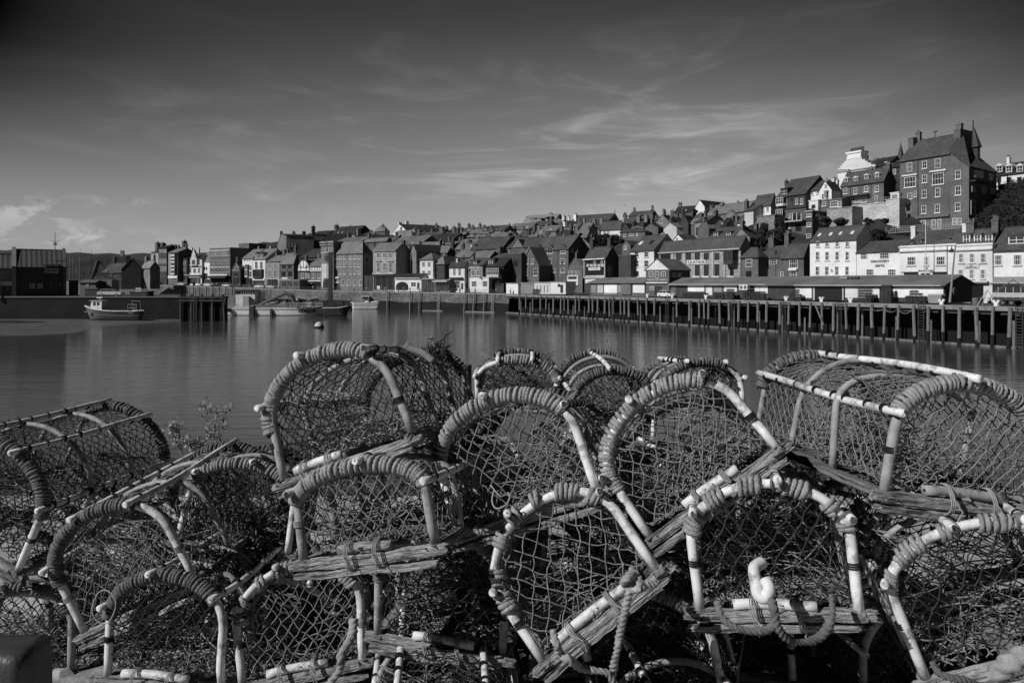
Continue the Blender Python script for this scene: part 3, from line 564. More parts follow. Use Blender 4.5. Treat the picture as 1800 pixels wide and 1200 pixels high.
# ---- right waterfront (views E, F, H)
h = house('E', 'white_rooflight_house', 'white three storey house with two roof lights left of the long stone building', 278, 478, 765, 530, 415, off=22, d=9, wall='white', rm='tile', wins=R_(540, 584, 34, [332, 415], 's')+R_(612, 668, 34, [332, 415], 's')+R_(704, 745, 34, [332], 'd'), ch=[(555, 375, 40, 3, 6)])
for x, y in ((368, 472), (458, 468)):
    f2 = h['fa']; u, z = f2.uz(px('E', x, y), 2.2); sl = math.atan2(h['RH']-h['H'], h['d']/2); zz = h['H']+(h['RH']-h['H'])*2.2/(h['d']/2)+.22
    g = MB(); g.obox((u, 2.2, zz), (1, 0, 0), (0, math.cos(sl), math.sin(sl)), (0, -math.sin(sl), math.cos(sl)), .6, .7, .05); g.build('roof_light', 'frame' if x < 400 else 'glass', h['o'])
h = house('E', 'long_stone_building', 'long two storey stone building with pilasters and a white name board above the fish market', 520, 1208, 770, 527, 440, off=22, xs=1302, wall='lstone', rm='tile', wins=R_(550, 606, 40, [688, 770, 845, 921, 1010], 'd')+R_(648, 742, 38, [845, 921, 1010], 'k')+[(1136, 678, 742, 30, 'k')], ch=[(600, 462, 14, 1)], chm='cream', over=.1)
band(h, 520, 1208, 527, 538, 'trim', .4); band(h, 640, 1200, 642, 647, 'trim', .15, 'string_course')
for x in (638, 735, 975, 1075): band(h, x-7, x+7, 540, 762, 'trim', .18, 'pilaster')
for x in (845, 921, 1010, 1136): band(h, x-30, x+30, 745, 756, 'white', .5, 'window_box')
band(h, 535, 618, 548, 600, 'black', .1, 'opening'); band(h, 765, 920, 611, 645, 'white', .25, 'name_board'); sign(h, 842, 629, 'QUAYSIDE', 22, 'dframe', 'lettering', .25, 140)
bay(h, 1144, 532, 645, 96, 'dbrick', 1.6, 3, 'slate')
# fish market on the pier
h = house('E', 'fish_market', 'fish market hall on the pier with a white pediment and white lettering', 408, 606, 906, 690, 603, off=4.5, a=44, xs=None, d=9, roof='f', wall='brick', rm='ltile', base=.3, over=.35, wins=[(455, 706, 752, 36, 'w'), (505, 706, 760, 34, 'w'), (560, 708, 750, 40, 'w'), (463, 832, 864, 34, 'w'), (500, 830, 905, 26, 'd'), (532, 830, 905, 26, 'k')], sw=[(648, 715, 755, 26, 'w'), (692, 715, 755, 30, 'w')])
f2 = h['fa']; g = MB(); g.prism([(.05, h['H']-.05), (h['w']-.05, h['H']-.05), (h['w']/2, h['RH']-.1)], 'y', -.12, .0); g.build('pediment', 'white', h['o'])
band(h, 415, 600, 797, 806, 'white', .4, 'canopy'); sign(h, 508, 777, 'WHITBY FISH MARKET', 14, 'frame', 'lettering', .05, 172)
# pier sheds
def shed(name, label, v, x0, x1, yb, ye, yr, v1=None, x1v=None, xs=None, **k):
    return house(v, name, label, x0, x1, yb, ye, yr, off=4.5, xs=xs, roof='g', rm='felt', base=.3, gutter=False, over=.7, d=6.5, **k)
h = shed('pier_shed', 'low pier shed with pale wall panels left of the fish market', 'E', -60, 402, 905, 798, 766, wall='brick')
for x0, x1, m in ((-50, -8, 'render'), (60, 168, 'white'), (302, 400, 'white'), (172, 204, 'render'), (2, 50, 'trim')): band(h, x0, x1, 814, 886, m, .08, 'door_panel')
band(h, 60, 168, 886, 900, 'render', .12, 'plinth'); band(h, 208, 290, 806, 900, 'lead', .3, 'sliding_door')
u = [(1178+q) for q in (0,)]
h = house('P', 'long_pier_shed', 'long low pier shed with white panels and dark doorways right of the fish market', 1178, 1661, 524, 500, 488, off=4.5, xs=1709, roof='g', wall='dbrick', rm='felt', base=.3, gutter=False, over=.7, d=6.5)
def pb(x0, x1, y0, y1, m, out=.08, nm='wall_panel', vv='H'):
    a_, b_ = px(vv, x0, y0), px(vv, x1, y1); h['v'] = 'P'; band(h, a_[0], b_[0], a_[1], b_[1], m, out, nm)
for x0, x1 in ((765, 905), (1070, 1180), (1330, 1372)): pb(x0, x1, 822, 875, 'white', .08, 'wall_panel', 'E')
pb(918, 972, 830, 905, 'white', .08, 'door', 'E'); pb(985, 1056, 830, 880, 'render', .08, 'wall_panel', 'E'); pb(1375, 1440, 822, 890, 'white', .08, 'wall_panel', 'E')
for x0, x1 in ((-5, 122), (388, 662), (765, 1165)): pb(x0, x1, 562, 645, 'white')
pb(150, 365, 572, 664, 'black', .05, 'doorway'); pb(136, 148, 560, 664, 'trim', .15, 'door_post'); pb(366, 378, 560, 664, 'trim', .15, 'door_post'); pb(625, 665, 828, 905, 'lead', .05, 'doorway', 'E')
pb(0, 1165, 544, 551, 'trim', .74, 'fascia'); pb(620, 1440, 812, 818, 'trim', .74, 'fascia', 'E')
for x in (378, 662, 758, 1168): pb(x-3, x+3, 552, 664, 'dframe', .12, 'post')
# white store units at the left end of the pier
for i, (x0, x1, yt, m, lb) in enumerate(((618, 735, 835, 'white', 'white store unit at the very left end of the timber pier'), (737, 890, 832, 'render', 'pale grey store unit second from the left end of the timber pier'), (895, 1052, 826, 'cream', 'pale slatted store unit third from the left end of the timber pier'), (1055, 1205, 822, 'white', 'white store unit with a small window left of the narrow gabled shop'))):
    h = house('D', 'store_unit', lb, x0, x1, 930, yt, yt-5, off=4, a=48, d=4, roof='t', wall=m, rm='render', base=.2, par=.02, group='store units at the left end of the pier', wins=[(1140, 838, 866, 22, 'd'), (1168, 845, 925, 24, 'd')] if i == 3 else ([(925, 850, 920, 3, 'k'), (960, 850, 920, 3, 'k'), (995, 850, 920, 3, 'k'), (1030, 850, 920, 3, 'k')] if i == 2 else ()))
# corner houses and the white hotel row
h = house('F', 'hipped_corner_house', 'brick house with hipped roof and tall white window right of the long stone building', 288, 452, 1140, 948, 845, off=22, xs=520, roof='h', wall='brick', rm='tile', wins=[(365, 955, 1032, 62, 'q'), (362, 1070, 1140, 50, 'k')])
h = house('F', 'recessed_brick_house', 'recessed brick house under a long roof right of the hipped corner house', 452, 668, 1140, 945, 845, off=25, d=8, wall='brick', rm='tile', wins=[(500, 958, 1030, 54, 'q'), (598, 955, 1008, 70, 'q'), (682, 1080, 1138, 30, 'w')])
h = house('F', 'brick_bay_gable_house', 'brick house with white window and doorway just left of the tall white guest house', 668, 888, 1140, 935, 820, off=22, xs=950, wall='brick', rm='tile', wins=[(792, 955, 1042, 78, 'b'), (792, 1075, 1138, 66, 'b'), (682, 1078, 1138, 28, 'w')])
band(h, 752, 832, 1048, 1066, 'white', .5, 'porch_hood')
h = house('F', 'white_guest_house', 'tall white guest house with four columns of sash windows and four roof lights', 948, 1392, 1150, 787, 660, off=22, xs=1572, wall='white', rm='tile', wins=R_(786, 836, 34, [1025, 1113, 1211, 1308], 's')+R_(884, 968, 34, [1022, 1113, 1210, 1307], 's')+R_(1026, 1112, 34, [1021, 1111, 1207, 1305], 's'), chm='cream', over=.1)
for x, y in ((1040, 742), (1148, 735), (1242, 730), (1355, 722)):
    f2 = h['fa']; u, z = f2.uz(px('F', x, y), 1.4); sl = math.atan2(h['RH']-h['H'], h['d']/2); zz = h['H']+(h['RH']-h['H'])*1.4/(h['d']/2)+.22
    g = MB(); g.obox((u, 1.4, zz), (1, 0, 0), (0, math.cos(sl), math.sin(sl)), (0, -math.sin(sl), math.cos(sl)), .3, .45, .06); g.build('roof_light', 'frame', h['o'])
sign(h, 1160, 1068, 'h', 34, 'lead', 'letter', .02); band(h, 948, 1392, 786, 790, 'dframe', .25)
h = house('H', 'gift_shop', 'low white gift shop with dark lettering between the white guest house and the white cafe', 476, 816, 500, 285, 208, off=22, d=8, wall='white', rm='tile', over=.15, wins=[(535, 290, 338, 52, 'q'), (697, 288, 334, 72, 'q'), (582, 418, 466, 56, 'q'), (755, 418, 468, 62, 'q')])
sign(h, 662, 355, 'DISCOVERY', 16, 'dframe', wpx=145); sign(h, 660, 391, 'GIFTS', 16, 'dframe', wpx=74)
h = house('H', 'white_cafe', 'long white cafe with a tall parapet, three dark windows and small dark lettering', 816, 1262, 690, 240, 232, off=21.5, d=5, roof='t', wall='white', rm='frame', par=.12, wins=[(911, 320, 388, 64, 'b'), (1028, 320, 386, 34, 'b'), (1142, 318, 385, 66, 'b'), (908, 448, 500, 110, 'q'), (1138, 448, 500, 116, 'q'), (1022, 450, 500, 70, 'd')])
band(h, 816, 1262, 268, 277, 'trim', .3); sign(h, 1026, 411, 'THE', 11, 'dframe', wpx=30); sign(h, 1026, 430, 'MAGPIE CAFE', 11, 'dframe', wpx=118); band(h, 850, 966, 440, 448, 'dframe', .9, 'awning'); band(h, 1080, 1196, 440, 448, 'dframe', .9, 'awning')
h = house('H', 'white_sash_house', 'white house with two rows of three sash windows and a small sign between them', 1262, 1550, 690, 232, 222, off=21.5, d=5, roof='t', wall='white', rm='frame', par=.12, wins=R_(294, 368, 40, [1303, 1389, 1478], 'b')+R_(420, 494, 38, [1301, 1387, 1475], 'b'))
band(h, 1262, 1550, 262, 270, 'trim', .3); band(h, 1326, 1447, 381, 412, 'frame', .12, 'sign_board'); sign(h, 1386, 391, 'THE', 8, 'dframe', 'lettering', .12, 22); sign(h, 1386, 404, 'MAGPIE CAFE', 9, 'dframe', 'lettering', .12, 84); band(h, 1290, 1526, 514, 526, 'trim', .7, 'shop_fascia'); band(h, 1380, 1480, 540, 690, 'glass', .05, 'shopfront'); band(h, 1320, 1452, 379, 382, 'lead', .14, 'sign_rail')
h = house('H', 'tiled_attic_house', 'dark tiled roof with two small white dormers and white chimneys behind the white cafe parapet', 870, 1330, 300, 226, 122, off=26.6, d=9, wall='white', rm='tile', chm='white', over=.1, ch=[(930, 60, 50, 0, 3.6), (1340, 38, 60, 0, 3.6)])
dormer(h, 962, 196, 222, 44, back=.9); dormer(h, 1182, 187, 218, 46, back=.9)
h = house('H', 'dormer_roof_house', 'dark roofed attic with three tall white dormer windows behind the white sash house', 1322, 1560, 300, 215, 112, off=26.6, xs=1640, wall='brick', rm='tile', over=.1)
for x in (1345, 1432, 1523): dormer(h, x, 150, 216, 48, back=.15, depth=3)
h = house('H', 'white_end_shop', 'white shop with a big dark roof and wide dormer at the right edge', 1548, 2080, 690, 262, 92, off=22, d=9, wall='white', rm='tile', wins=[(1598, 306, 386, 56, 'b'), (1750, 304, 386, 60, 'b'), (1905, 304, 386, 60, 'b')])
dormer(h, 1742, 160, 216, 122, 'w', rm='slate', back=1.0, depth=4); band(h, 1546, 2000, 478, 522, 'render', .5, 'shop_fascia'); band(h, 1560, 2000, 560, 690, 'dframe', .1, 'shopfront'); band(h, 1546, 2000, 522, 532, 'trim', .8, 'shop_cornice')
for x in (1600, 1660, 1720, 1780): band(h, x-3, x+3, 560, 690, 'trim', .2, 'mullion')
# ---- behind the centre waterfront
h = house('C', 'pale_rendered_block', 'large plain pale rendered block behind the four storey stone hall', 285, 556, 470, 318, 282, off=38, d=12, wall='render', rm='ltile', gutter=False)
house('C', 'twin_roof_house', 'low roof between the pale rendered block and the wide tiled hall', 580, 808, 420, 318, 286, off=32, xs=850, wall='brick', rm='ltile')
h = house('C', 'wide_tiled_hall', 'wide hall with a broad pale tiled roof behind the stone house with pediments', 840, 1150, 470, 352, 272, off=34, d=14, wall='stone', rm='ltile')
house('C', 'dark_slate_hall', 'long dark slate roof right of the wide tiled hall', 1172, 1462, 420, 322, 246, off=46, d=14, wall='dbrick', rm='slate')
house('C', 'narrow_pale_gable_house', 'narrow house with a sunlit gable just right of the stone merchant house', 1056, 1114, 640, 420, 350, off=OB+6, a=58, d=12, roof='f', wall='stone', rm='slate')
house('C', 'middle_row_house', 'pale tiled house in the middle row above the small white hipped house', 1150, 1365, 520, 400, 326, off=30, xs=1420, wall='dbrick', rm='ltile', ch=[(1155, 305, 24, 2)])
h = house('C', 'dark_end_wall_house', 'pale roofed house with a dark end wall behind the pyramid roofed house', 1292, 1430, 520, 430, 365, off=26, xs=1512, wall='dbrick', rm='ltile', ch=[(1484, 295, 34, 3)])
house('C', 'back_roof_house', 'small pale roof tucked behind the white balcony house', 1515, 1640, 560, 470, 402, off=27, d=8, wall='brick', rm='ltile')
h = house('C', 'steep_dormer_house', 'steep roofed house with a white pointed dormer behind the white balcony house', 1510, 1700, 470, 395, 300, off=40, d=10, wall='brick', rm='ltile', ch=[(1590, 270, 24, 2)])
dormer(h, 1650, 330, 372, 36, 'w', .7, back=2.5)
house('C', 'pale_roof_row_house', 'pale roofed row house above the dark end wall house', 1365, 1500, 400, 350, 325, off=42, d=9, wall='brick', rm='ltile')
# skyline over the centre
h = house('C', 'skyline_hip_house', 'dark skyline house with a thin tall chimney left of the broad dark gabled house', 40, 205, 320, 250, 215, off=95, d=10, wall='brick', rm='slate', ch=[(62, 152, 26, 2)])
h = house('C', 'broad_dark_gabled_house', 'broad dark gabled house with two chimneys on the skyline above the rendered block', 235, 492, 320, 240, 170, off=88, d=14, wall='dbrick', rm='slate', ch=[(300, 140, 44, 3), (441, 150, 26, 2)])
house('C', 'sunlit_gable_cottage', 'small cottage with a sunlit gable below the broad dark gabled house', 428, 512, 330, 296, 240, off=72, a=62, d=20, roof='f', wall='stone', rm='slate', ch=[(526, 176, 26, 2, 1)])
h = house('C', 'skyline_terrace_house', 'plain skyline terrace house just left of the hipped skyline house', 582, 690, 320, 250, 232, off=80, d=10, wall='brick', rm='ltile', ch=[(657, 197, 24, 2)])
house('C', 'hipped_skyline_house', 'tall hipped house with a pale roof on the skyline above the stone merchant house', 684, 792, 300, 218, 162, off=82, xs=842, roof='h', wall='brick', rm='ltile', ch=[(773, 138, 28, 2)])
h = house('C', 'white_skyline_gable_house', 'white gabled house with a long dark roof on the skyline', 880, 1000, 300, 206, 140, off=92, a=66, d=20, roof='f', wall='white', rm='slate', wins=[(960, 170, 198, 16, 'd')], ch=[(1018, 104, 34, 3, 9), (945, 112, 20, 1, 1)])
house('C', 'pale_hip_cottage', 'cottage with a pale roof in front of the white skyline gable', 900, 1080, 320, 262, 208, off=74, xs=1140, wall='brick', rm='ltile', ch=[(1094, 178, 34, 2)], chm='render')
h = house('C', 'two_stack_house', 'dark skyline house with a tall chimney stack at either end', 1192, 1345, 300, 218, 178, off=92, d=9, wall='brick', rm='slate', ch=[(1208, 134, 28, 3), (1318, 128, 24, 3)])
h = house('C', 'low_skyline_house', 'low dark skyline house with one stack right of the house with two stacks', 1402, 1532, 300, 222, 198, off=95, d=9, wall='brick', rm='slate', ch=[(1420, 152, 30, 2)])
house('C', 'filler_terrace', 'long terrace roof just below the skyline houses with chimneys', 1040, 1340, 330, 268, 232, off=70, d=9, wall='brick', rm='tile')
house('C', 'pale_filler_terrace', 'pale terrace roof below the low dark skyline house', 1340, 1530, 330, 280, 236, off=72, d=9, wall='brick', rm='ltile')
h = house('D', 'three_stack_terrace', 'skyline terrace with three tall evenly spaced chimney stacks', 100, 345, 365, 318, 290, off=88, d=9, wall='brick', rm='tile', wins=R_(300, 318, 18, [250, 290])+[], ch=[(25, 262, 26, 3), (152, 234, 28, 3), (250, 238, 28, 3), (358, 238, 30, 3)])
h = house('D', 'white_dormer_terrace', 'terrace with small white windows along its attic right of the three stack terrace', 380, 600, 365, 312, 268, off=84, d=9, wall='lbrick', rm='tile', ch=[(605, 262, 22, 2), (650, 238, 16, 2)])
for x in (412, 475, 520): dormer(h, x, 290, 310, 22, back=1)
house('D', 'mid_slope_cottage', 'cottage with a pale roof on the slope below the three stack terrace', 30, 180, 420, 372, 335, off=62, d=8, wall='brick', rm='ltile')
h = house('D', 'mid_slope_terrace', 'mid slope terrace with a row of small dormers below the white windowed terrace', 190, 420, 430, 375, 332, off=64, d=9, wall='brick', rm='ltile', ch=[(325, 325, 20, 2)])
for x in (215, 285, 350, 400): dormer(h, x, 350, 378, 20, back=.8)
house('D', 'sunken_cottage', 'cottage roof between the mid slope terrace and the big dark roofed hall', 420, 600, 430, 380, 340, off=62, d=9, wall='brick', rm='ltile', ch=[(450, 318, 22, 2)])
h = house('D', 'big_dark_roof_hall', 'hall with a very broad dark tiled roof behind the hotel', 270, 575, 600, 492, 382, off=28, d=12, wall='brick', rm='tile', wins=R_(498, 532, 36, [405, 520], 's'), ch=[(448, 350, 26, 3), (640, 335, 36, 3)])
h = house('D', 'stone_dormer_house', 'dark roofed house with a wide stone gabled dormer, right of the very broad dark roof', 590, 900, 600, 480, 385, off=30, d=12, wall='brick', rm='tile', wins=[(625, 500, 540, 38, 's')], ch=[(965, 345, 30, 3)])
g = MB(); f2 = h['fa']; P = [f2.uz(px('D', x, y)) for x, y in ((668, 500), (802, 500), (735, 392))]; g.prism([(p[0], p[1]-h['zb']) for p in P], 'y', -.1, 5); g.build('gabled_dormer', 'stone', h['o'])
h = house('D', 'hotel_back_house', 'house with a pale roof directly behind the bow window house', 262, 440, 640, 595, 520, off=22, d=8, wall='brick', rm='ltile', wins=[(545, 598, 640, 34, 's')], ch=[(312, 488, 26, 2)])
house('D', 'brick_annexe', 'brick annexe with one small white window above the bow window house', 480, 606, 720, 580, 545, off=24, d=7, wall='brick', rm='tile', wins=[(548, 600, 640, 34, 's')])
house('D', 'pale_roof_cottage', 'cottage with a pale roof left of the bow window house', 118, 262, 640, 575, 500, off=26, d=7, wall='brick', rm='ltile', wins=[(200, 560, 600, 20, 'd')])
# central hill
h = house('D', 'pale_slope_roof_house', 'house with a large pale sunlit roof slope left of the old stone mansion', 628, 850, 370, 300, 246, off=95, d=12, wall='render', rm='ltile', ch=[(650, 240, 16, 2)])
h = house('D', 'stone_mansion', 'old stone mansion with dormers and pale chimneys on the highest centre skyline', 778, 1088, 330, 228, 162, off=150, d=14, wall='stone', rm='render', wins=R_(236, 262, 14, [800, 880], 's'), ch=[(822, 162, 24, 0), (910, 156, 22, 0), (1058, 132, 50, 4)], chm='render')
band(h, 778, 860, 228, 312, 'cream', .1, 'rendered_wing')
for x in (858, 888, 942, 980): dormer(h, x, 192, 222, 22, back=1.5)
h = house('D', 'dark_slope_house', 'brick house with pale windows below the old stone mansion', 875, 1032, 340, 262, 222, off=105, d=9, wall='brick', rm='tile', wins=R_(272, 302, 26, [900, 960, 1005], 's'))
house('D', 'ridge_roof_house', 'brown tiled roof between the stone mansion and the white apex gable', 1040, 1140, 330, 250, 206, off=112, d=9, wall='brick', rm='ltile', ch=[(1138, 180, 24, 2)])
h = house('D', 'white_apex_house', 'house with a white pointed gable under two broad chimneys on the centre skyline', 1128, 1236, 330, 268, 212, off=108, a=50, d=12, roof='f', wall='white', rm='tile', ch=[(1190, 158, 32, 3, 1.5), (1240, 165, 20, 2, 6), (1305, 142, 36, 3, 9)])
h = house('D', 'lead_roof_house', 'house with a pale curved roof left of the row with wide white attic windows', 985, 1110, 390, 318, 268, off=80, d=9, wall='stone', rm='ltile', ch=[(1065, 282, 26, 3)])
h = house('D', 'wide_window_house', 'house with wide white attic windows on the centre hillside', 1150, 1315, 390, 318, 275, off=82, d=9, wall='brick', rm='tile', wins=R_(350, 378, 24, [1200, 1250, 1290], 's'))
for x in (1205, 1262): dormer(h, x, 280, 312, 46, back=.2)
house('D', 'shaded_gable_house', 'dark house with a shaded right gable left of the brick houses above the dark tree', 1300, 1322, 400, 300, 242, off=84, a=55, xs=1424, wall='dbrick', rm='tile', ch=[(1300, 335, 28, 2)])
h = house('D', 'skyline_chapel', 'long plain chapel roof with a small cross at its right end on the skyline', 1255, 1640, 280, 218, 158, off=170, d=14, wall='render', rm='tile')
f2 = h['fa']; g = MB(); g.box(h['w']-.15, h['w']+.15, h['d']/2-.15, h['d']/2+.15, h['RH'], h['RH']+2.2); g.box(h['w']-.6, h['w']+.6, h['d']/2-.12, h['d']/2+.12, h['RH']+1.2, h['RH']+1.5); g.build('cross', 'render', h['o'])
for i, (a0, a1, lb) in enumerate(((1418, 1550, 'brick cottage with two white dormers left of the low white walled cottage'),)):
    h = house('D', 'brick_cottage', lb, a0, a1, 400, 298, 236, off=85, d=8, wall='brick', rm='tile', wins=R_(330, 360, 26, [1425, 1475, 1515], 's'), ch=[(1455, 205, 24, 2)])
    dormer(h, 1436, 268, 294, 26, back=.6, apex=.5); dormer(h, 1508, 258, 284, 34, back=1.0)
h = house('E', 'low_white_cottage', 'low cottage with a white wall and one small dormer above the dark tree', 30, 196, 395, 348, 285, off=82, xs=200, wall='white', rm='tile', wins=R_(360, 385, 16, [60, 92], 's'))
dormer(h, 122, 300, 326, 20, back=1.5)
h = house('E', 'dormer_row_house', 'row house with four white attic dormers above the brick house with big sash windows', 200, 405, 400, 330, 262, off=88, d=9, wall='brick', rm='tile', ch=[(360, 222, 26, 3), (235, 212, 30, 2)])
for x in (213, 254, 306, 366): dormer(h, x, 305, 330, 22, back=.5)
h = house('E', 'hip_front_brick_house', 'brick house with shallow hipped roof and three white windows above the roof light house', 192, 402, 440, 375, 335, off=62, d=9, roof='h', wall='brick', rm='tile', wins=[(232, 375, 415, 20, 's'), (288, 375, 405, 34, 's'), (336, 375, 402, 14, 's')])
h = house('E', 'small_dark_gable_cottage', 'small dark gabled cottage with one white window beside the white roof light house', 208, 280, 560, 488, 448, off=32, a=50, d=7, roof='f', wall='brick', rm='tile', wins=[(240, 488, 520, 24, 's')])
h = house('E', 'round_dormer_house', 'house with a white round headed dormer left of the tall plain gable', 395, 500, 400, 330, 268, off=92, d=9, wall='brick', rm='tile', wins=R_(340, 372, 24, [430], 's'), ch=[(455, 196, 50, 4), (570, 192, 26, 3), (632, 185, 36, 3)])
dormer(h, 412, 243, 268, 20, back=3, apex=.4); dormer(h, 438, 276, 304, 24, back=.6)
h = house('E', 'tall_plain_gable_house', 'tall brick house with a plain pointed gable at the middle of the hillside', 492, 606, 440, 290, 230, off=72, a=38, d=14, roof='f', wall='lbrick', rm='tile', wins=[(541, 262, 300, 26, 's'), (541, 340, 372, 20, 's')], sw=R_(310, 370, 22, [620, 660], 's'))
h = house('E', 'dark_right_gable_house', 'dark house with a shaded pointed gable right of the tall plain gable house', 690, 768, 440, 300, 235, off=68, a=40, d=8, roof='f', wall='dbrick', rm='tile', ch=[(722, 172, 18, 2, 1)], wins=[(705, 340, 375, 14, 'w')])
house('E', 'tiny_white_gable', 'tiny white gable just above the roof of the long stone building', 640, 722, 470, 440, 396, off=40, a=52, d=7, roof='f', wall='white', rm='tile', wins=[(672, 425, 438, 10, 'd')])
h = house('E', 'stepped_back_house', 'narrow house with stacked windows between the shaded gable and the white skyline gable', 765, 835, 440, 300, 235, off=78, d=9, wall='stone', rm='tile', wins=R_(335, 385, 24, [788], 's'), ch=[(742, 235, 20, 2)])
dormer(h, 745, 243, 270, 18, back=1)
h = house('E', 'pale_porch_house', 'pale fronted house below the white skyline gable', 822, 925, 440, 288, 248, off=70, d=9, wall='render', rm='tile', wins=[(888, 330, 370, 20, 's'), (895, 282, 305, 18, 'd'), (845, 335, 400, 20, 'd')])
h = house('E', 'white_skyline_house', 'tall house with a bright white gable on the skyline left of the brick terrace', 826, 905, 300, 162, 106, off=105, a=55, d=14, roof='f', wall='white', rm='slate', ch=[(862, 104, 18, 2, 1)])
house('E', 'skyline_low_roof', 'low dark skyline roof left of the white skyline gable', 650, 830, 280, 205, 160, off=125, d=10, wall='brick', rm='slate')
house('E', 'skyline_long_roof', 'long brown skyline roof above the row house with four dormers', 262, 450, 280, 235, 203, off=130, d=10, wall='brick', rm='tile')
h = house('E', 'brick_sash_terrace', 'brick terrace with two rows of large white sash windows below the skyline', 912, 1245, 425, 218, 145, off=84, d=10, wall='lbrick', rm='ltile', wins=R_(226, 282, 24, [949, 987, 1036, 1096, 1166], 's')+R_(302, 352, 24, [949, 987], 's'), ch=[(960, 150, 22, 2), (1058, 122, 40, 3), (1186, 108, 26, 3), (1258, 100, 40, 4)])
h = house('E', 'dark_side_gable_house', 'dark gabled house in front of the brick sash terrace', 1042, 1080, 430, 325, 262, off=58, a=30, xs=1172, roof='g', wall='brick', rm='slate', wins=[(1054, 294, 310, 12, 'w')])
h = house('E', 'hip_white_cottage', 'small white cottage with a steep hipped roof right of the brick sash terrace', 1182, 1246, 385, 300, 245, off=62, xs=1340, roof='h', wall='white', rm='tile', wins=[(1214, 305, 345, 16, 'd')])
house('E', 'white_slope_gable', 'house with a long white sloping gable edge behind the small hipped white cottage', 1190, 1345, 300, 262, 218, off=72, d=8, wall='white', rm='slate', wins=R_(195, 215, 14, []))
h = house('E', 'curved_roof_house', 'house with two white dormers in a dark roof above the long stone building', 938, 1155, 470, 420, 345, off=34, d=8, wall='brick', rm='tile', ch=[(1078, 335, 20, 1)])
for x in (1000, 1106): dormer(h, x, 378, 414, 30, back=.4, depth=3)
house('E', 'bell_gable_house', 'tall plain gable with curved shoulders behind the right end of the long stone building', 1140, 1285, 470, 425, 345, off=32, d=8, a=48, roof='f', wall='lbrick', rm='tile')
# right hill (views F, G)
h = house('F', 'white_dormer_house', 'white house with two dormers in a dark roof left of the tall bay window house', 410, 572, 522, 440, 350, off=66, xs=640, wall='white', rm='tile', wins=[(451, 468, 502, 28, 's'), (497, 458, 524, 28, 'b'), (543, 458, 494, 24, 's')])
dormer(h, 485, 374, 406, 28, back=1); dormer(h, 540, 368, 402, 26, back=1)
house('F', 'small_pale_annexe', 'small pale lean-to with a chimney left of the white dormer house', 320, 405, 560, 495, 455, off=62, d=7, wall='cream', rm='tile', ch=[(340, 385, 40, 3)])
h = house('F', 'tall_bay_house', 'tall dark house with stacked white bay windows and big roof on the right hillside', 632, 905, 600, 345, 205, off=60, d=12, wall='dbrick', rm='tile', wins=R_(375, 430, 26, [822, 870], 's')+[(775, 360, 400, 26, 'd')], ch=[(722, 192, 34, 2), (765, 205, 26, 1)])
bay(h, 683, 368, 450, 88, 'frame', 1.2, 2); bay(h, 680, 482, 565, 84, 'frame', 1.2, 2); dormer(h, 700, 285, 332, 62, back=.3, cheek='dframe'); band(h, 735, 905, 470, 478, 'dframe', 1.5, 'balcony')
h = house('F', 'balcony_house', 'brick house with a glazed balcony storey perched below the tall bay window house', 712, 912, 800, 492, 486, off=50, xs=940, roof='t', wall='brick', rm='lead', par=.1, wins=[(755, 522, 562, 18, 's'), (752, 618, 662, 18, 's'), (752, 722, 766, 18, 's'), (838, 718, 762, 56, 's'), (838, 618, 690, 56, 'd')])
b = band(h, 780, 868, 516, 596, 'glass', .06, 'glazing'); band(h, 712, 912, 590, 602, 'trim', 1.6, 'balcony'); 
for x in (782, 824, 866): band(h, x-3, x+3, 516, 592, 'frame', .12, 'mullion')
h = house('F', 'mono_pitch_house', 'tall narrow dark house with a pale roof edge and three stacked white windows', 910, 972, 775, 500, 494, off=48, xs=1112, roof='t', wall='dbrick', rm='cream', par=.05, wins=R_(520, 552, 46, [940], 's')+R_(608, 646, 42, [940], 's')+R_(712, 752, 42, [938], 's'), sw=[(1022, 520, 548, 34, 'w')])
h = house('F', 'white_cottage', 'white cottage with a dark roof left of the white gabled house on the right hillside', 908, 1060, 430, 300, 226, off=62, d=8, wall='white', rm='tile', wins=[(957, 312, 342, 48, 'b'), (1025, 305, 332, 30, 'b')], ch=[(975, 175, 36, 3)])
h = house('F', 'white_gabled_house', 'white gabled house with a small bay and dark right side on the right hillside', 1035, 1155, 400, 298, 212, off=60, xs=1246, roof='f', wall='white', rm='slate', wins=[(1101, 238, 278, 26, 'q'), (1075, 330, 385, 26, 's')], ch=[(1108, 188, 30, 2, 1), (1175, 170, 40, 3, 4), (1205, 182, 40, 3, 7)])
bay(h, 1110, 308, 388, 34, 'cream', .8, 1)
house('F', 'white_garage', 'small white cube like annexe below the white cottage', 938, 1026, 484, 398, 392, off=54, xs=1050, roof='t', wall='white', rm='white', par=.05, wins=[(982, 436, 470, 34, 'd')])
house('F', 'garden_room', 'dark glazed garden room below the white gabled house', 1050, 1255, 465, 392, 388, off=55, d=4, roof='t', wall='brick', rm='lead', par=.1, wins=[(1085, 405, 448, 36, 's'), (1180, 400, 455, 70, 'b'), (1235, 405, 455, 30, 's')])
h = house('F', 'dormer_terrace', 'brick terrace with four gabled white dormers above the pale retaining wall', 1246, 1655, 410, 232, 118, off=64, xs=1770, wall='brick', rm='tile', wins=R_(272, 332, 32, [1290, 1386], 's')+R_(256, 312, 36, [1488, 1590], 's')+[(1585, 350, 415, 30, 's')], ch=[(1325, 105, 36, 3), (1535, 70, 36, 3), (1700, 30, 60, 4)], pipes=(1340, 1535))
for x, y in ((1292, 190), (1386, 182), (1488, 158), (1590, 142)): dormer(h, x, y, y+44, 32, 'w', .55, back=.6, rm='frame', depth=2.6)
band(h, 1295, 1525, 345, 356, 'slate', 1.5, 'veranda_roof')
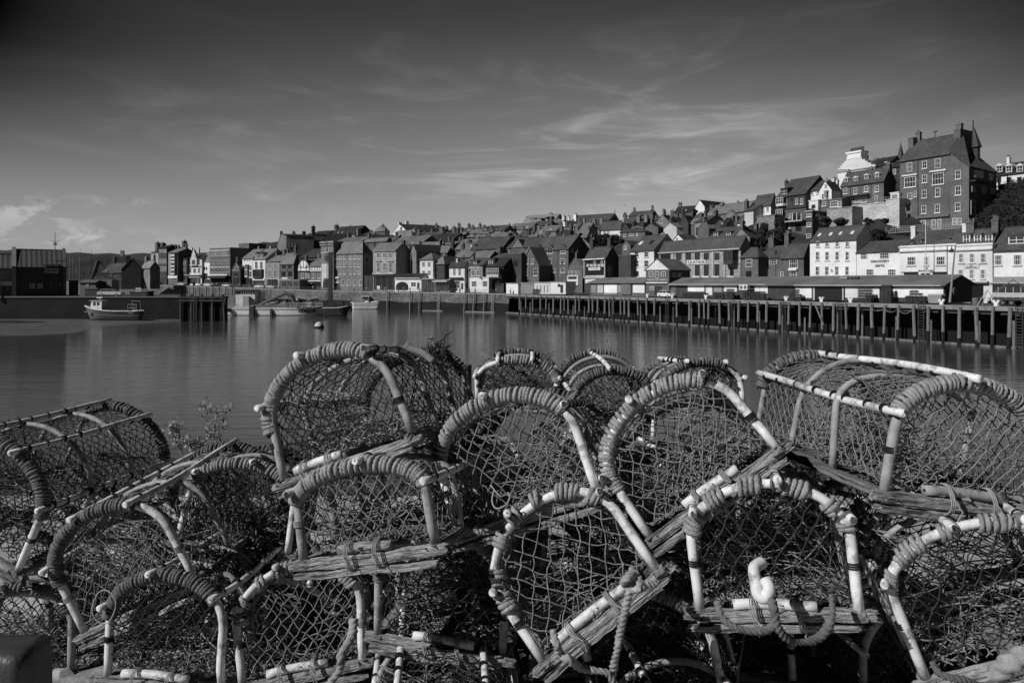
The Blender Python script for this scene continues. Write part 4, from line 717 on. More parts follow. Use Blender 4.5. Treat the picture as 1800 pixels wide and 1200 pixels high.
for x in (1330, 1405, 1465): window(h['o'], h['fa'].uz(px('F', x-26, 370))[0], h['fa'].uz(px('F', x+26, 370))[0], h['fa'].uz(px('F', x, 412))[1]-h['zb'], h['fa'].uz(px('F', x, 362))[1]-h['zb'], 'b')
# retaining wall
h = house('F', 'retaining_wall', 'tall pale stone retaining wall with a white coping and rail below the four dormer terrace', 1355, 1700, 640, 432, 430, off=57, d=6, roof='t', wall='litstone', rm='cream', par=.02, cat='wall', base=3)
g = MB()
for i in range(14):
    u = h['w']*i/13; g.tube([(u, .2, h['H']+.2), (u, .2, h['H']+1.3)], .035, 4)
g.tube([(0, .2, h['H']+1.3), (h['w'], .2, h['H']+1.3)], .04, 4); g.tube([(0, .2, h['H']+.8), (h['w'], .2, h['H']+.8)], .025, 4); g.build('railing', 'trim', h['o'])
house('F', 'rubble_wall', 'rough stone wall with a sloping top left of the pale retaining wall', 1110, 1352, 640, 470, 466, off=53, d=5, roof='t', wall='lstone', rm='render', par=.02, cat='wall', base=3)
house('G', 'upper_retaining_wall', 'higher end of the pale stone wall under the small white sun room', 540, 650, 925, 742, 738, off=56, d=4, roof='t', wall='litstone', rm='cream', par=.02, cat='wall')
house('G', 'white_kiosk', 'small white flat roofed sun room beside the tall brick house', 578, 648, 740, 690, 686, off=59, d=3.5, roof='t', wall='white', rm='white', par=.02, wins=[(612, 700, 735, 50, 'b')])
h = house('F', 'slope_wall', 'stone garden wall above the bushes below the small hipped white cottage', 440, 610, 640, 545, 540, off=45, d=4, roof='t', wall='stone', rm='stone', par=.02, cat='wall')
# crow-stepped white house on the skyline
h = house('G', 'crow_stepped_house', 'bright white skyline house with stepped gable and massive chimney block with many pots', 150, 455, 640, 500, 495, off=92, d=10, roof='t', wall='white', rm='trim', par=.02)
f2 = h['fa']; g = MB(); P = []
for x, y in ((150, 500), (150, 488), (168, 488), (168, 468), (186, 468), (186, 448), (204, 448), (204, 430), (222, 430), (222, 400), (345, 400), (345, 416), (372, 416), (372, 430), (392, 430), (392, 444), (420, 444), (420, 458), (455, 458), (455, 500)):
    u, z = f2.uz(px('G', x, y)); P.append((u, z-h['zb']))
g.prism(P, 'y', .0, 3); g.build('stepped_gable', 'white', h['o'])
u0, z0 = f2.uz(px('G', 228, 420)); u1, z1 = f2.uz(px('G', 340, 356)); g = MB(); z0 -= h['zb']; z1 -= h['zb']; g.box(u0, u1, -.1, 3.1, z0, z1); g.box(u0-.3, u1+.3, -.4, 3.4, z1, z1+.5); c = g.build('chimney', 'white', h['o'])
for i in range(9):
    x = u0+(u1-u0)*(i+.5)/9; q = MB(); q.cyl((x, 1.5), .22, z1+.5, z1+1.9, 7, .17); q.build('chimney_pot', 'tile', c)
band(h, 150, 455, 494, 502, 'trim', .3)
h = house('G', 'castellated_terrace', 'dark skyline terrace with a long line of chimney pots right of the stepped white house', 400, 560, 560, 470, 418, off=100, d=9, wall='brick', rm='slate', ch=[(384, 372, 30, 3), (455, 412, 60, 6), (525, 405, 60, 5)])
house('G', 'turreted_roof', 'dark jagged roof with small stacks between the skyline terrace and the tall brick house', 565, 660, 560, 480, 440, off=90, d=8, wall='dbrick', rm='slate', ch=[(595, 448, 26, 3), (640, 430, 20, 2)])
# church spire
D0, a0 = place(px('G', 662, 0)[0], 120); X0 = (px('G', 662, 0)[0]-900)/F*D0
zt = lambda y: EYE-(px('G', 0, y)[1]-HZ)/F*D0
sp = root('church_spire', 'slender dark church spire on the skyline just left of the tall brick house', 'spire', (X0, D0, zt(640)), .3)
g = MB(); g.box(-1.15, 1.15, -1.15, 1.15, -3, zt(430)-zt(640)); g.build('tower', 'stone', sp)
g = MB(); g.tube([(0, 0, zt(432)-zt(640)), (0, 0, zt(290)-zt(640))], [1.25, .1], 8); g.tube([(0, 0, zt(292)-zt(640)), (0, 0, zt(272)-zt(640))], .09, 5); g.build('steeple', 'slate', sp)
GROUND.append((X0, D0, zt(640)))
# the tall brick house
h = house('G', 'tall_brick_house', 'the tallest dark brick house, six rows of white framed windows, dominating the right hillside', 655, 1060, 960, 402, 262, off=60, d=12, xs=None, wall='brick', rm='tile', base=4, wins=[
 (735, 442, 516, 42, 'q'), (857, 430, 490, 38, 's'), (963, 410, 488, 46, 'q'), (857, 542, 606, 38, 's'), (738, 558, 642, 90, 'b'), (966, 526, 620, 92, 'b'),
 (737, 690, 738, 38, 's'), (781, 672, 720, 18, 's'), (854, 664, 730, 38, 's'), (964, 648, 720, 40, 's'), (851, 790, 856, 38, 's'), (960, 780, 850, 40, 's'), (846, 910, 960, 34, 's'), (716, 910, 962, 26, 's'), (932, 905, 985, 34, 'q'), (978, 900, 985, 30, 'q')],
 pipes=(803,))
chimney(h['o'], h['fa'].uz(px('G', 763, 246), 5)[0], 6.2, h['RH']-3.2, h['fa'].uz(px('G', 763, 243), 5)[1]-h['zb'], 1.2, 'brick', 0, 4.6)
band(h, 676, 800, 540, 550, 'white', .35, 'lintel'); band(h, 900, 1034, 503, 515, 'white', .35, 'lintel'); bay(h, 712, 775, 862, 66, 'frame', 1.5, 1, 'lead'); band(h, 682, 742, 862, 895, 'brick', 1.2, 'bay_base'); band(h, 795, 1060, 868, 888, 'lead', .5, 'drain'); 
H1, w1, zb1 = h['H'], h['w'], h['zb']; o1 = h['o']; fa1 = h['fa']
# its gabled right wing with a catslide roof, joined to the same house
def q1(x, y, back=0):
    u, z = fa1.uz(px('G', x, y), back); return u, z-zb1
uw0, uw1 = w1, q1(1215, 600)[0]; a_ = q1(1062, 352); b_ = q1(1215, 478)
g = MB(); g.prism([(uw0, -4), (uw1, -4), (uw1, b_[1]), (uw0+.2, a_[1]), (uw0, a_[1])], 'y', 0.03, 11.5); g.build('wing_wall', 'brick', o1)
fsr = Face(fa1.O+fa1.U*uw1, np.array([fa1.n[0], fa1.n[1]]))
dw = fsr.uz(px('G', 1440, 600))[0]
g = MB(); g.prism([(uw0, -4), (uw1, -4), (uw1, b_[1]-.4), (uw0, b_[1]+2.5)], 'y', 11.5, dw); g.build('rear_wall', 'brick', o1)
g = MB(); A = np.array([uw0-.2, -.3, a_[1]+.1]); Bq = np.array([uw1+.4, -.3, b_[1]-.15]); C = np.array([uw1+.4, dw+.3, b_[1]-.6]); Dq = np.array([uw0-4, 10, h['RH']+.1]); E_ = np.array([uw0-.2, 5.8, h['RH']+.2])
up = np.array([0, 0, .25]); vs = [A, Bq, C, Dq, E_]; g.add([v_ for v_ in vs]+[v_+up for v_ in vs], [(4, 3, 2, 1, 0), (5, 6, 7, 8, 9), (0, 1, 6, 5), (1, 2, 7, 6), (2, 3, 8, 7), (3, 4, 9, 8), (4, 0, 5, 9)]); g.build('catslide_roof', 'tile', o1)
for cx, y0, y1, ww, k in ((1128, 505, 576, 42, 's'), (1129, 632, 706, 46, 's'), (1126, 768, 836, 42, 's'), (1100, 892, 950, 34, 'q'), (1140, 892, 950, 34, 'q')):
    window(o1, q1(cx-ww/2, y0)[0], q1(cx+ww/2, y0)[0], q1(cx, y1)[1], q1(cx, y0)[1], k)
zz1 = lambda y, x: fsr.uz(px('G', x, y))[1]-zb1
for cx, y0, y1, ww in ((1275, 505, 565, 30), (1315, 510, 570, 30), (1395, 520, 590, 30), (1250, 635, 680, 26), (1338, 640, 695, 26), (1408, 652, 700, 24), (1248, 750, 865, 36), (1340, 760, 830, 30), (1390, 765, 800, 22)):
    window(o1, fsr.uz(px('G', cx-ww/2, y0))[0], fsr.uz(px('G', cx+ww/2, y0))[0], zz1(y1, cx), zz1(y0, cx), 'w', 'right', uw1)
g = MB(); g.box(uw1, uw1+1.2, fsr.uz(px('G', 1222, 590))[0], fsr.uz(px('G', 1345, 590))[0], zz1(606, 1280), zz1(596, 1280)); g.build('balcony', 'dframe', o1)
ub = q1(1112, 300, 6)[0]; chimney(o1, q1(1124, 300, 4)[0], 6.5, h['RH']-5, q1(1124, 172, 4)[1], 1.3, 'brick', 0, 5.4)
tx = q1(1272, 300, 9)[0]; z_t = q1(1272, 322, 9)[1]; g = MB(); g.cyl((tx, 9), .85, z_t-6, z_t, 8); z_u = q1(1240, 140, 9)[1]; z_v = q1(1240, 102, 9)[1]; g.tube([(tx, 9, z_t), (tx-.6, 9, z_u)], [1.25, .1], 8); g.tube([(tx-.6, 9, z_u-.3), (tx-.6, 9, z_v)], .13, 5); g.build('turret', 'slate', o1)
g = MB(); u, z = q1(940, 262, 6); g.tube([(u, 6, h['RH']), (u, 6, h['RH']+1.8)], .12, 5); g.box(u-.35, u+.35, 5.65, 6.35, h['RH']+1.5, h['RH']+1.7); g.build('finial', 'lead', o1)
# veranda deck in front of it
h = house('G', 'timber_deck', 'timber veranda deck with railings at the foot of the tall brick house', 540, 1140, 1040, 1000, 996, off=52, d=5, roof='t', wall='void', rm='deckwood', par=.02, cat='deck', base=2)
g = MB()
for i in range(30):
    u = h['w']*i/29; g.tube([(u, .1, h['H']+.2), (u, .1, h['H']+1.4)], .035, 4)
for z in (.6, 1., 1.4): g.tube([(0, .1, h['H']+z), (h['w'], .1, h['H']+z)], .035, 4)
g.build('railing', 'trim', h['o'])
# white terrace far right
h = house('G', 'white_dormer_terrace', 'white terrace with three pointed white dormers at the far right skyline', 1440, 1900, 650, 522, 440, off=84, d=10, wall='white', rm='slate', wins=R_(560, 602, 34, [1460, 1540, 1625, 1710], 'd')+R_(570, 640, 20, [1462], 'd'), ch=[(1538, 385, 26, 2)])
for x in (1462, 1540, 1628, 1715): dormer(h, x, 474, 515, 44, 'w', .6, back=.2, rm='frame')

# crowded small cottages filling the slope between the named houses
rc = random.Random(11)
for off_, dy, x_a, x_b in ((56, 26, 560, 1018), (70, 14, 600, 1290), (84, 5, 700, 1340)):
    x = x_a
    while x < x_b:
        if off_ == 70 and 1012 < x < 1104: x = 1106
        w_ = rc.uniform(15, 25); yr_ = float(np.interp(x, [560, 700, 800, 900, 1000, 1100, 1250, 1400], [410, 402, 404, 398, 392, 384, 372, 345]))+dy+rc.uniform(-4, 5)
        rf = rc.choice('ggf'); a0_ = math.degrees(place(x, off_)[1])+rc.uniform(-14, 14)
        house('P', 'hillside_cottage', 'small anonymous cottage crowded between the larger houses of the centre hillside', x, x+w_, yr_+36, yr_+rc.uniform(8, 12), yr_, off=off_+rc.uniform(-3, 3), a=a0_, d=rc.uniform(5.5, 8), roof=rf, wall=rc.choice(['brick', 'brick', 'dbrick', 'stone', 'cream', 'lbrick', 'render']), rm=rc.choice(['tile', 'ltile', 'slate', 'ltile']), gutter=False, group='crowded cottages on the centre hillside', base=4)
        x += w_+rc.uniform(2, 16)

# ================================================================ ground, quays, water
def W3(v, x, y, D):
    p = px(v, x, y); return np.array([(p[0]-900)/F*D, D, EYE-(p[1]-HZ)/F*D])
def Wz(v, x, y, z):     # where the ray through this pixel meets height z
    p = px(v, x, y); D = (EYE-z)*F/(p[1]-HZ); return np.array([(p[0]-900)/F*D, D, z])
def qz(s):              # top of the stone quay: it climbs gently to the left
    return 5.25+.0075*max(0, s)+max(0, s-75)*.012
G = np.array(GROUND)
def idw(x, y):
    d2 = (G[:, 0]-x)**2+(G[:, 1]-y)**2+1.0; w = d2**-2.0; return float((w@G[:, 2])/w.sum())
gm = MB(); g = 5000; gm.add([(-g, -g, -3), (g, -g, -3), (g, g, -3), (-g, g, -3)], [(0, 1, 2, 3)])
struct(gm.build('seabed', 'mud'))
# stations along the waterfront: stone wall from the left, round the corner, then the pier
ST = []
for s in list(range(260, 0, -10)): p = PC-UC*s; ST.append((p, NC, qz(s)))
for k in range(9):
    t = k/8; n = NC*(1-t)+NR*t; n = n/np.linalg.norm(n); ST.append((PC.copy(), n, 5.25))
for s in range(8, 176, 8): ST.append((PR+UR*s, NR, 5.15))
offs = [0.05, 4, 9, 14, 20, 27, 34, 42, 50, 58, 66, 75, 85, 95, 110, 130, 160, 200, 260, 340]
vs = []; fs_ = []
for p, n, zq in ST:
    o0 = 3.5 if n is NR else 0
    for j, o in enumerate(offs):
        q = p+n*(o+o0); zi = idw(q[0], q[1]); t = min(1, max(0, (o-12)/10))
        z = zq if o < 12 else zq*(1-t)+(zi-.5)*t
        if o > 130: z -= (o-130)*.12
        vs.append((q[0], q[1], z+(random.uniform(-.3, .3) if o > 30 else 0)))
nj = len(offs)
for i in range(len(ST)-1):
    for j in range(nj-1): fs_.append((i*nj+j, (i+1)*nj+j, (i+1)*nj+j+1, i*nj+j+1))
t_ = MB(); t_.add(vs, fs_); struct(t_.build('hillside', 'earth', smooth=True))
# road strip laid on the quay
rv = []; rf = []
for p, n, zq in ST:
    o0 = 3.5 if n is NR else 0
    for o in (.06, 11.5): q = p+n*(o+o0); rv.append((q[0], q[1], zq+.006))
for i in range(len(ST)-1): rf.append((2*i, 2*i+2, 2*i+3, 2*i+1))
t_ = MB(); t_.add(rv, rf); struct(t_.build('quay_road', 'asphalt'))
# stone quay wall (centre and left)
def wall_strip(name, label, s0, s1, step, m1, m2, zsplit, cap=True):
    o = root(name, label, 'wall', (0, 0, 0)); a = MB(); b = MB(); c = MB(); S = np.arange(s0, s1+.1, step)
    for s, e in zip(S[:-1], S[1:]):
        p, q = PC-UC*s, PC-UC*e; z1, z2 = qz(s), qz(e); n = -NC*.02
        zs = zsplit+.25*math.sin(s*.3); ze_ = zsplit+.25*math.sin(e*.3)
        b.add([(p[0]-NC[0]*.7, p[1]-NC[1]*.7, -2), (q[0]-NC[0]*.7, q[1]-NC[1]*.7, -2), (q[0]-NC[0]*.35, q[1]-NC[1]*.35, ze_), (p[0]-NC[0]*.35, p[1]-NC[1]*.35, zs)], [(0, 3, 2, 1)])
        a.add([(p[0]-NC[0]*.35, p[1]-NC[1]*.35, zs), (q[0]-NC[0]*.35, q[1]-NC[1]*.35, ze_), (q[0], q[1], z2), (p[0], p[1], z1)], [(0, 3, 2, 1)])
        c.add([(p[0]-NC[0]*.12, p[1]-NC[1]*.12, z1-.25), (q[0]-NC[0]*.12, q[1]-NC[1]*.12, z2-.25), (q[0]-NC[0]*.12, q[1]-NC[1]*.12, z2+.12), (p[0]-NC[0]*.12, p[1]-NC[1]*.12, z1+.12), (p[0]+NC[0]*.6, p[1]+NC[1]*.6, z1+.12), (q[0]+NC[0]*.6, q[1]+NC[1]*.6, z2+.12)], [(0, 3, 2, 1), (3, 4, 5, 2)])
    a.build('stonework', m1, o); b.build('weed_covered_foot', m2, o); c.build('coping', 'render', o)
    return o
wall_strip('quay_wall', 'long stone harbour wall with a black weed covered foot below the town houses', -1, 262, 6.5, 'quaystone', 'weedstone', 2.6)
def pole_on_wall(name, label, cat, v, x0, y0, x1, y1, r, m, group, out=.75):
    """upright fender timber standing against the stone wall"""
    p = px(v, x0, y0); D = lineD(p[0], -out)[0]; a = W3(v, x0, y0, D); b_ = W3(v, x1, y1, D-.6)
    t = root(name, label, cat, (b_[0], b_[1], -1)); g = MB(); g.tube([(0, 0, 0), (a[0]-b_[0], a[1]-b_[1], a[2]+1)], r, 6); o = g.build(name, m)
    bpy.data.objects.remove(t); o.location = (b_[0], b_[1], -1); tag(o, label, cat, group); return o
for v, x, y, x2, y2, lb in (('C', 820, 815, 815, 1000, 'leftmost upright fender timber on the stone wall right of the white cabin boat'), ('C', 1052, 830, 1045, 1000, 'upright fender timber halfway between the white cabin boat and the pale ladder'), ('C', 1150, 825, 1140, 1000, 'upright fender timber just left of the pale ladder on the stone wall'), ('D', 212, 925, 197, 1100, 'upright fender timber right of the pale ladder below the white balcony house'), ('D', 305, 925, 285, 1110, 'upright fender timber on the stone wall below the hotel'), ('D', 408, 925, 390, 1110, 'upright fender timber just left of the ladder at the end of the stone wall')):
    pole_on_wall('fender_timber', lb, 'timber', v, x, y, x2, y2, .2, 'deckwood', 'fender timbers on the stone wall')
for i, x in enumerate((405, 462, 522, 585, 655, 718, 785, 850, 918)):
    pole_on_wall('fender_pile', 'thin dark fender timber in the close row against the far wall above the dark jetty', 'timber', 'B', x+4, 775, x-6, 880, .17, 'dbrick', 'thin fender timbers against the far wall')
def ladder(label, p, ang, z0, z1, m, w=.42, lean=0):
    o = root('ladder', label, 'ladder', (p[0], p[1], z0), ang, 'ladders down to the water'); h = z1-z0; g = MB()
    for s in (-1, 1): g.tube([(s*w, 0, 0), (s*w, lean, h)], .06, 4)
    g.build('side_rails', m, o); g = MB(); n = int(h/.38)
    for k in range(n): z = (k+.5)*h/n; g.box(-w, w, lean*z/h-.03, lean*z/h+.03, z-.04, z+.04)
    g.build('rungs', m, o)
for v, x, y, lb, m in (('C', 1335, 830, 'pale ladder on the stone wall below the cafe with the pale awning', 'trim'), ('D', 478, 980, 'pale ladder near the right end of the stone wall', 'trim')):
    p = px(v, x, y); D = lineD(p[0], -.9)[0]; ladder(lb, ((p[0]-900)/F*D, D), -AC, -.3, 5.3, m, lean=.5)
# pontoon edge at the foot of the wall
for v, a_, b_, y, lb in (('C', 1180, 1385, 1022, 'narrow pale ledge at the foot of the pale ladder'), ('D', 215, 505, 1120, 'narrow pale ledge below the hotel fender timbers')):
    A_, B_ = Wz(v, a_, y, .12), Wz(v, b_, y, .12); D1 = lineD(px(v, a_, y)[0], -1.6)[0]; D2 = lineD(px(v, b_, y)[0], -1.6)[0]
    P1 = np.array([(px(v, a_, y)[0]-900)/F*D1, D1]); P2 = np.array([(px(v, b_, y)[0]-900)/F*D2, D2]); c = (P1+P2)/2; L = np.linalg.norm(P2-P1)
    g = MB(); g.box(-L/2, L/2, -.3, .3, -.3, .14); o = g.build('wall_ledge', 'render'); o.location = (c[0], c[1], 0); o.rotation_euler.z = -AC; tag(o, lb, 'ledge')
# ---- timber pier
pier = root('timber_pier', 'long timber pier deck with a pale edge beam running along the right of the harbour', 'pier', (PR[0], PR[1], 0), -AR)
L = 178
g = MB(); g.box(0, L, 0, 3.9, 4.75, 5.15); g.build('deck', 'deckwood', pier)
g = MB(); g.box(-.2, L, -.25, -.001, 4.62, 5.22); g.build('edge_beam', 'deckwood', pier)
g = MB()
for k in range(int(L/3.3)): g.box(k*3.3+.5, k*3.3+2.7, .35, .6, 4.15, 4.4)
g.build('cross_brace', 'deckwood', pier)
g = MB(); g.box(-.2, L, -.42, -.2, -.2, .18); g.build('water_beam', 'pile', pier)
g = MB(); g.box(-1, L, 4.0, 4.6, -3, 5.0); g.build('back_wall', 'void', pier)  # near-black wall colour stands in for the shade behind the piles
g = MB(); g.box(-1, -.2, -.3, 4.2, -2, 5.1); g.build('end_wall', 'weedstone', pier)
fp = Face(PR-NR*.3, UR)
seen = []
for x in [1050+q/4.8 for q in (-64, -36, 10, 70, 105, 140, 200, 235, 270, 345, 420, 450, 488, 675, 705, 785, 865, 905, 945, 1035, 1115, 1200, 1280, 1360)]+[1349, 1372, 1388]+[1400+q/4.5 for q in (30, 118, 207, 300, 395, 497, 600, 706, 815, 932, 1050, 1165, 1297, 1427, 1560, 1700, 1850)]+[780+q/5.625 for q in (755, 818, 885, 962, 1018, 1090, 1165, 1197, 1235, 1310, 1345)]:
    u = fp.uz((x, 540))[0]
    if all(abs(u-q) > 1.1 for q in seen): seen.append(u)
seen.sort()
for i, u in enumerate(seen):
    p = PR+UR*u-NR*.45; g = MB(); r = random.uniform(.17, .24); ln = random.uniform(-.25, .25)
    g.tube([(ln, 0, 0), (ln*.5, 0, 3), (0, 0, random.uniform(5.9, 6.15))], [r*1.1, r*1.05, r], 7)
    o = g.build('pier_pile', 'pile'); o.location = (p[0], p[1], -1); o.rotation_euler.z = -AR
    wf = random.uniform(1.7, 2.6); g = MB(); g.tube([(ln, 0, 0), (ln*.6, 0, wf)], [r*1.1+.02, r*1.07+.02], 7); g.build('weedy_foot', 'weedstone', o)
    tag(o, 'tall grey timber pile in the front row along the face of the pier', 'pile', 'front row piles of the pier')
for i in range(26):
    u = 5+i*5.1+random.uniform(-.8, .8); p = PR+UR*u+NR*1.6; g = MB(); zt_ = random.uniform(3.4, 5.6); g.tube([(0, 0, 0), (0, 0, zt_)], .17, 6)
    o = g.build('back_pile', 'pile'); o.location = (p[0], p[1], -1); tag(o, 'short dim pile standing back in the shadow beneath the pier deck', 'pile', 'back row piles under the pier')
for x, lb in ((1079, 'ladder on the pier below the pale panelled shed left of the fish market'), (1175, 'ladder on the pier just right of the fish market'), (1291, 'ladder on the pier left of the air conditioning unit'), (1380, 'ladder on the pier below the white shed panel with a broad creel pile'), (1478, 'ladder on the pier below the dark shed doorway'), (1622, 'ladder on the pier below the creel heap beside the wheeled bin'), (1795, 'ladder on the pier at the right edge of the photo')):
    u = fp.uz((x, 560))[0]; p = PR+UR*u-NR*.7; ladder(lb, p, -AR, -.3, 5.4, 'dbrick', .38)
# sagging mooring ropes under the deck edge
for i, (xa, xb) in enumerate(((600, 706), (706, 815), (815, 932))):
    a, b_ = fp.uz((1400+xa/4.5, 540))[0], fp.uz((1400+xb/4.5, 540))[0]; g = MB(); P = [PR+UR*(a+(b_-a)*t)-NR*.72 for t in np.linspace(0, 1, 9)]
    z = [4.5-1.6*t*(1-t)*(1+.3*i) for t in np.linspace(0, 1, 9)]; g.tube([(p[0], p[1], q) for p, q in zip(P, z)], .03, 5); o = g.build('mooring_rope', 'render')
    tag(o, ('left', 'middle', 'right')[i]+' of three mooring ropes sagging between piles below the dark stacked creels', 'rope', 'ropes sagging between the piles')
# leaning baulk
a = fp.uz((1437, 540))[0]; b_ = fp.uz((1451, 540))[0]; g = MB(); A_ = PR+UR*a-NR*.75; B_ = PR+UR*b_-NR*.75; g.tube([(A_[0], A_[1], 4.6), (B_[0], B_[1], 1.6)], .13, 6); tag(g.build('leaning_timber', 'pile'), 'loose timber baulk leaning diagonally against the pier piles below the shed doorway', 'timber')
# ---- left quay and its jetty
DL = 150.
def Lx(x): return (x-900)/F*DL
lq = root('left_quay_wall', 'dark weedy quay wall on the left behind the beached fishing boat', 'wall', (Lx(-320), DL, 0))
wl = Lx(322)-Lx(-320)
sk = -Lx(322)/DL*30+1; TZ = lambda y0, y1, z0, z1: MB().prism([(0, y0), (wl-sk*max(0, y0)/30, y0), (wl-sk*y1/30, y1), (0, y1)], 'z', z0, z1)
TZ(0, 30, -2, 2.6).build('weed_covered_foot', 'weedstone', lq)
TZ(.15, 30, 2.6, 5.1).build('stonework', 'weedstone', lq)
g = MB(); g.box(0, wl, -.05, 1.2, 5.1, 5.42); g.build('coping', 'lead', lq)
TZ(1.2, 30, 5.1, 5.40).build('quay_top', 'asphalt', lq)
jt = root('timber_jetty', 'black timber jetty head with a ladder at the end of the left quay', 'jetty', (Lx(324), DL-1.5, 0)); wj = Lx(397)-Lx(324)
for k in range(5): 
    g = MB(); x = wj*k/4; g.tube([(x+(.5 if k == 4 else 0), 0, -1.5), (x, 0, 5.9)], .27, 7); g.build('post', 'dbrick', jt)
    g = MB(); g.tube([(x, 1.8, -1.5), (x, 1.8, 5.1)], .27, 7); g.build('post', 'dbrick', jt)
g = MB(); g.box(-.4, wj+.3, -.35, -.28, 5.0, 5.42); g.box(-.4, wj+.3, -.35, -.28, 4.3, 4.7); g.build('beam', 'dbrick', jt)
g = MB(); g.box(-.3, wj+.2, .3, 2.6, 5.1, 5.4); g.build('deck', 'dbrick', jt)
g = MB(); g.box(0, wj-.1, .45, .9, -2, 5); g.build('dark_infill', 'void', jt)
g = MB()
for s in (-.35, .35): g.tube([(wj*.36+s, -.5, -1), (wj*.36+s, -.5, 5.9)], .06, 4)
for k in range(15): g.box(wj*.36-.35, wj*.36+.35, -.53, -.47, k*.4-.1, k*.4-.03)
g.build('ladder', 'lead', jt)
# mud
mv = []; mf = []; nx = 60
edge = [(-700, 620), (-300, 612), (0, 592), (60, 590), (110, 587), (140, 584), (163, 576), (200, 571), (322, 561.5), (340, 561.2)]
for i in range(nx+1):
    x = -700+1040*i/nx; ey = np.interp(x, [e[0] for e in edge], [e[1] for e in edge])
    for j in range(14):
        t = j/13; zb_ = .42*(1-t)-.06*t
        yy = (HZ+(EYE-.42)*F/DL)*(1-t)+t*(ey+3); p = Wz('P', x, yy, zb_); 
        mv.append((p[0], p[1]+(1.5 if j == 0 else 0), zb_+(random.uniform(-.03, .03) if 0 < j < 12 else 0)-(0.2 if j == 13 else 0)))
for i in range(nx):
    for j in range(13): mf.append((i*14+j+1, (i+1)*14+j+1, (i+1)*14+j, i*14+j))
t_ = MB(); t_.add(mv, mf); struct(t_.build('mud_bank', 'mud', smooth=True))
g = MB(); c = Wz('A', 60, 795, .4)
vv = []
for i in range(12):
    for j in range(10): a = j/10*6.283; r = (1-i/11); vv.append((c[0]+9*r*math.cos(a)*random.uniform(.85, 1.1), c[1]+3.2*r*math.sin(a), .3+.35*(i/11)+random.uniform(-.04, .08)))
g.add(vv, [(i*10+j, i*10+(j+1) % 10, (i+1)*10+(j+1) % 10, (i+1)*10+j) for i in range(11) for j in range(10)]); struct(g.build('seaweed_patch', 'weedstone'), 'stuff')
bpy.context.scene.objects['seaweed_patch']['label'] = 'dark mound of seaweed lying on the mud at the left edge'
# water
wm = bpy.data.materials.new('water'); wm.use_nodes = True; t = wm.node_tree; p = t.nodes['Principled BSDF']; MATS['water'] = wm
p.inputs['Base Color'].default_value = (.06, .06, .06, 1); p.inputs['Roughness'].default_value = .04; p.inputs['IOR'].default_value = 1.6
def tn(ty, **k):
    q = t.nodes.new(ty)
    for a, b in k.items():
        if a in q.inputs: q.inputs[a].default_value = b
        else: setattr(q, a, b)
    return q
c = tn('ShaderNodeTexCoord'); hs_ = []
for sc_, st_, rot_, w_ in ((1.0, (.22, 1.1, 1), .12, 1.0), (1.0, (1.1, 4.5, 1), -.2, .34), (1.0, (.05, .28, 1), .05, 1.6), (1.0, (3.0, 13, 1), .15, .1)):
    m_ = tn('ShaderNodeMapping'); m_.inputs['Scale'].default_value = st_; m_.inputs['Rotation'].default_value = (0, 0, rot_); t.links.new(c.outputs['Object'], m_.inputs[0])
    q = tn('ShaderNodeTexNoise', Scale=sc_, Detail=4, Roughness=.55, Distortion=.4); t.links.new(m_.outputs[0], q.inputs['Vector'])
    mm = tn('ShaderNodeMath'); mm.operation = 'MULTIPLY'; t.links.new(q.outputs[0], mm.inputs[0]); mm.inputs[1].default_value = w_; hs_.append(mm)
ad = tn('ShaderNodeMath'); t.links.new(hs_[0].outputs[0], ad.inputs[0]); t.links.new(hs_[1].outputs[0], ad.inputs[1])
ad2 = tn('ShaderNodeMath'); t.links.new(ad.outputs[0], ad2.inputs[0]); t.links.new(hs_[2].outputs[0], ad2.inputs[1])
ad3 = tn('ShaderNodeMath'); t.links.new(ad2.outputs[0], ad3.inputs[0]); t.links.new(hs_[3].outputs[0], ad3.inputs[1]); ad2 = ad3
b = tn('ShaderNodeBump', Strength=.33, Distance=.1); t.links.new(ad2.outputs[0], b.inputs['Height']); t.links.new(b.outputs[0], p.inputs['Normal'])
g = MB(); g.add([(-900, 5.6, 0), (400, 5.6, 0), (400, 420, 0), (-900, 420, 0)], [(0, 1, 2, 3)]); struct(g.build('water', 'water'))
# far hills
def hill(name, D, prof, back, m='farhill'):
    v = []; n = 90; xs = np.linspace(-500, 760, n)
    for i, x in enumerate(xs):
        yt = np.interp(x, [q[0] for q in prof], [q[1] for q in prof]); zt_ = EYE-(yt-HZ)/F*D
        zt_ += 1.2*math.sin(i*1.7)+.8*math.sin(i*.53+1)
        for j, (f_, d_) in enumerate(((0, -.45), (.35, -.3), (.62, -.18), (.86, -.06), (1, 0), (.8, back))):
            v.append(((x-900)/F*D*(1+d_*.3), D*(1+d_), f_*zt_+random.uniform(-1, 1)*(j < 4)))
    g = MB(); g.add(v, [(i*6+j, (i+1)*6+j, (i+1)*6+j+1, i*6+j+1) for i in range(n-1) for j in range(5)]); return struct(g.build(name, m, smooth=True))
hill('far_hill', 1250, [(-500, 425), (-100, 436), (0, 440), (60, 438), (120, 443), (150, 445), (215, 447), (268, 444), (330, 447), (420, 448), (520, 440), (600, 460), (760, 490)], .3)
hill('near_hill', 620, [(-500, 452), (0, 452), (90, 450), (150, 447), (200, 452), (240, 462), (300, 470), (380, 452), (430, 433), (470, 424), (500, 424), (560, 440), (640, 460), (760, 480)], .4, 'earth')
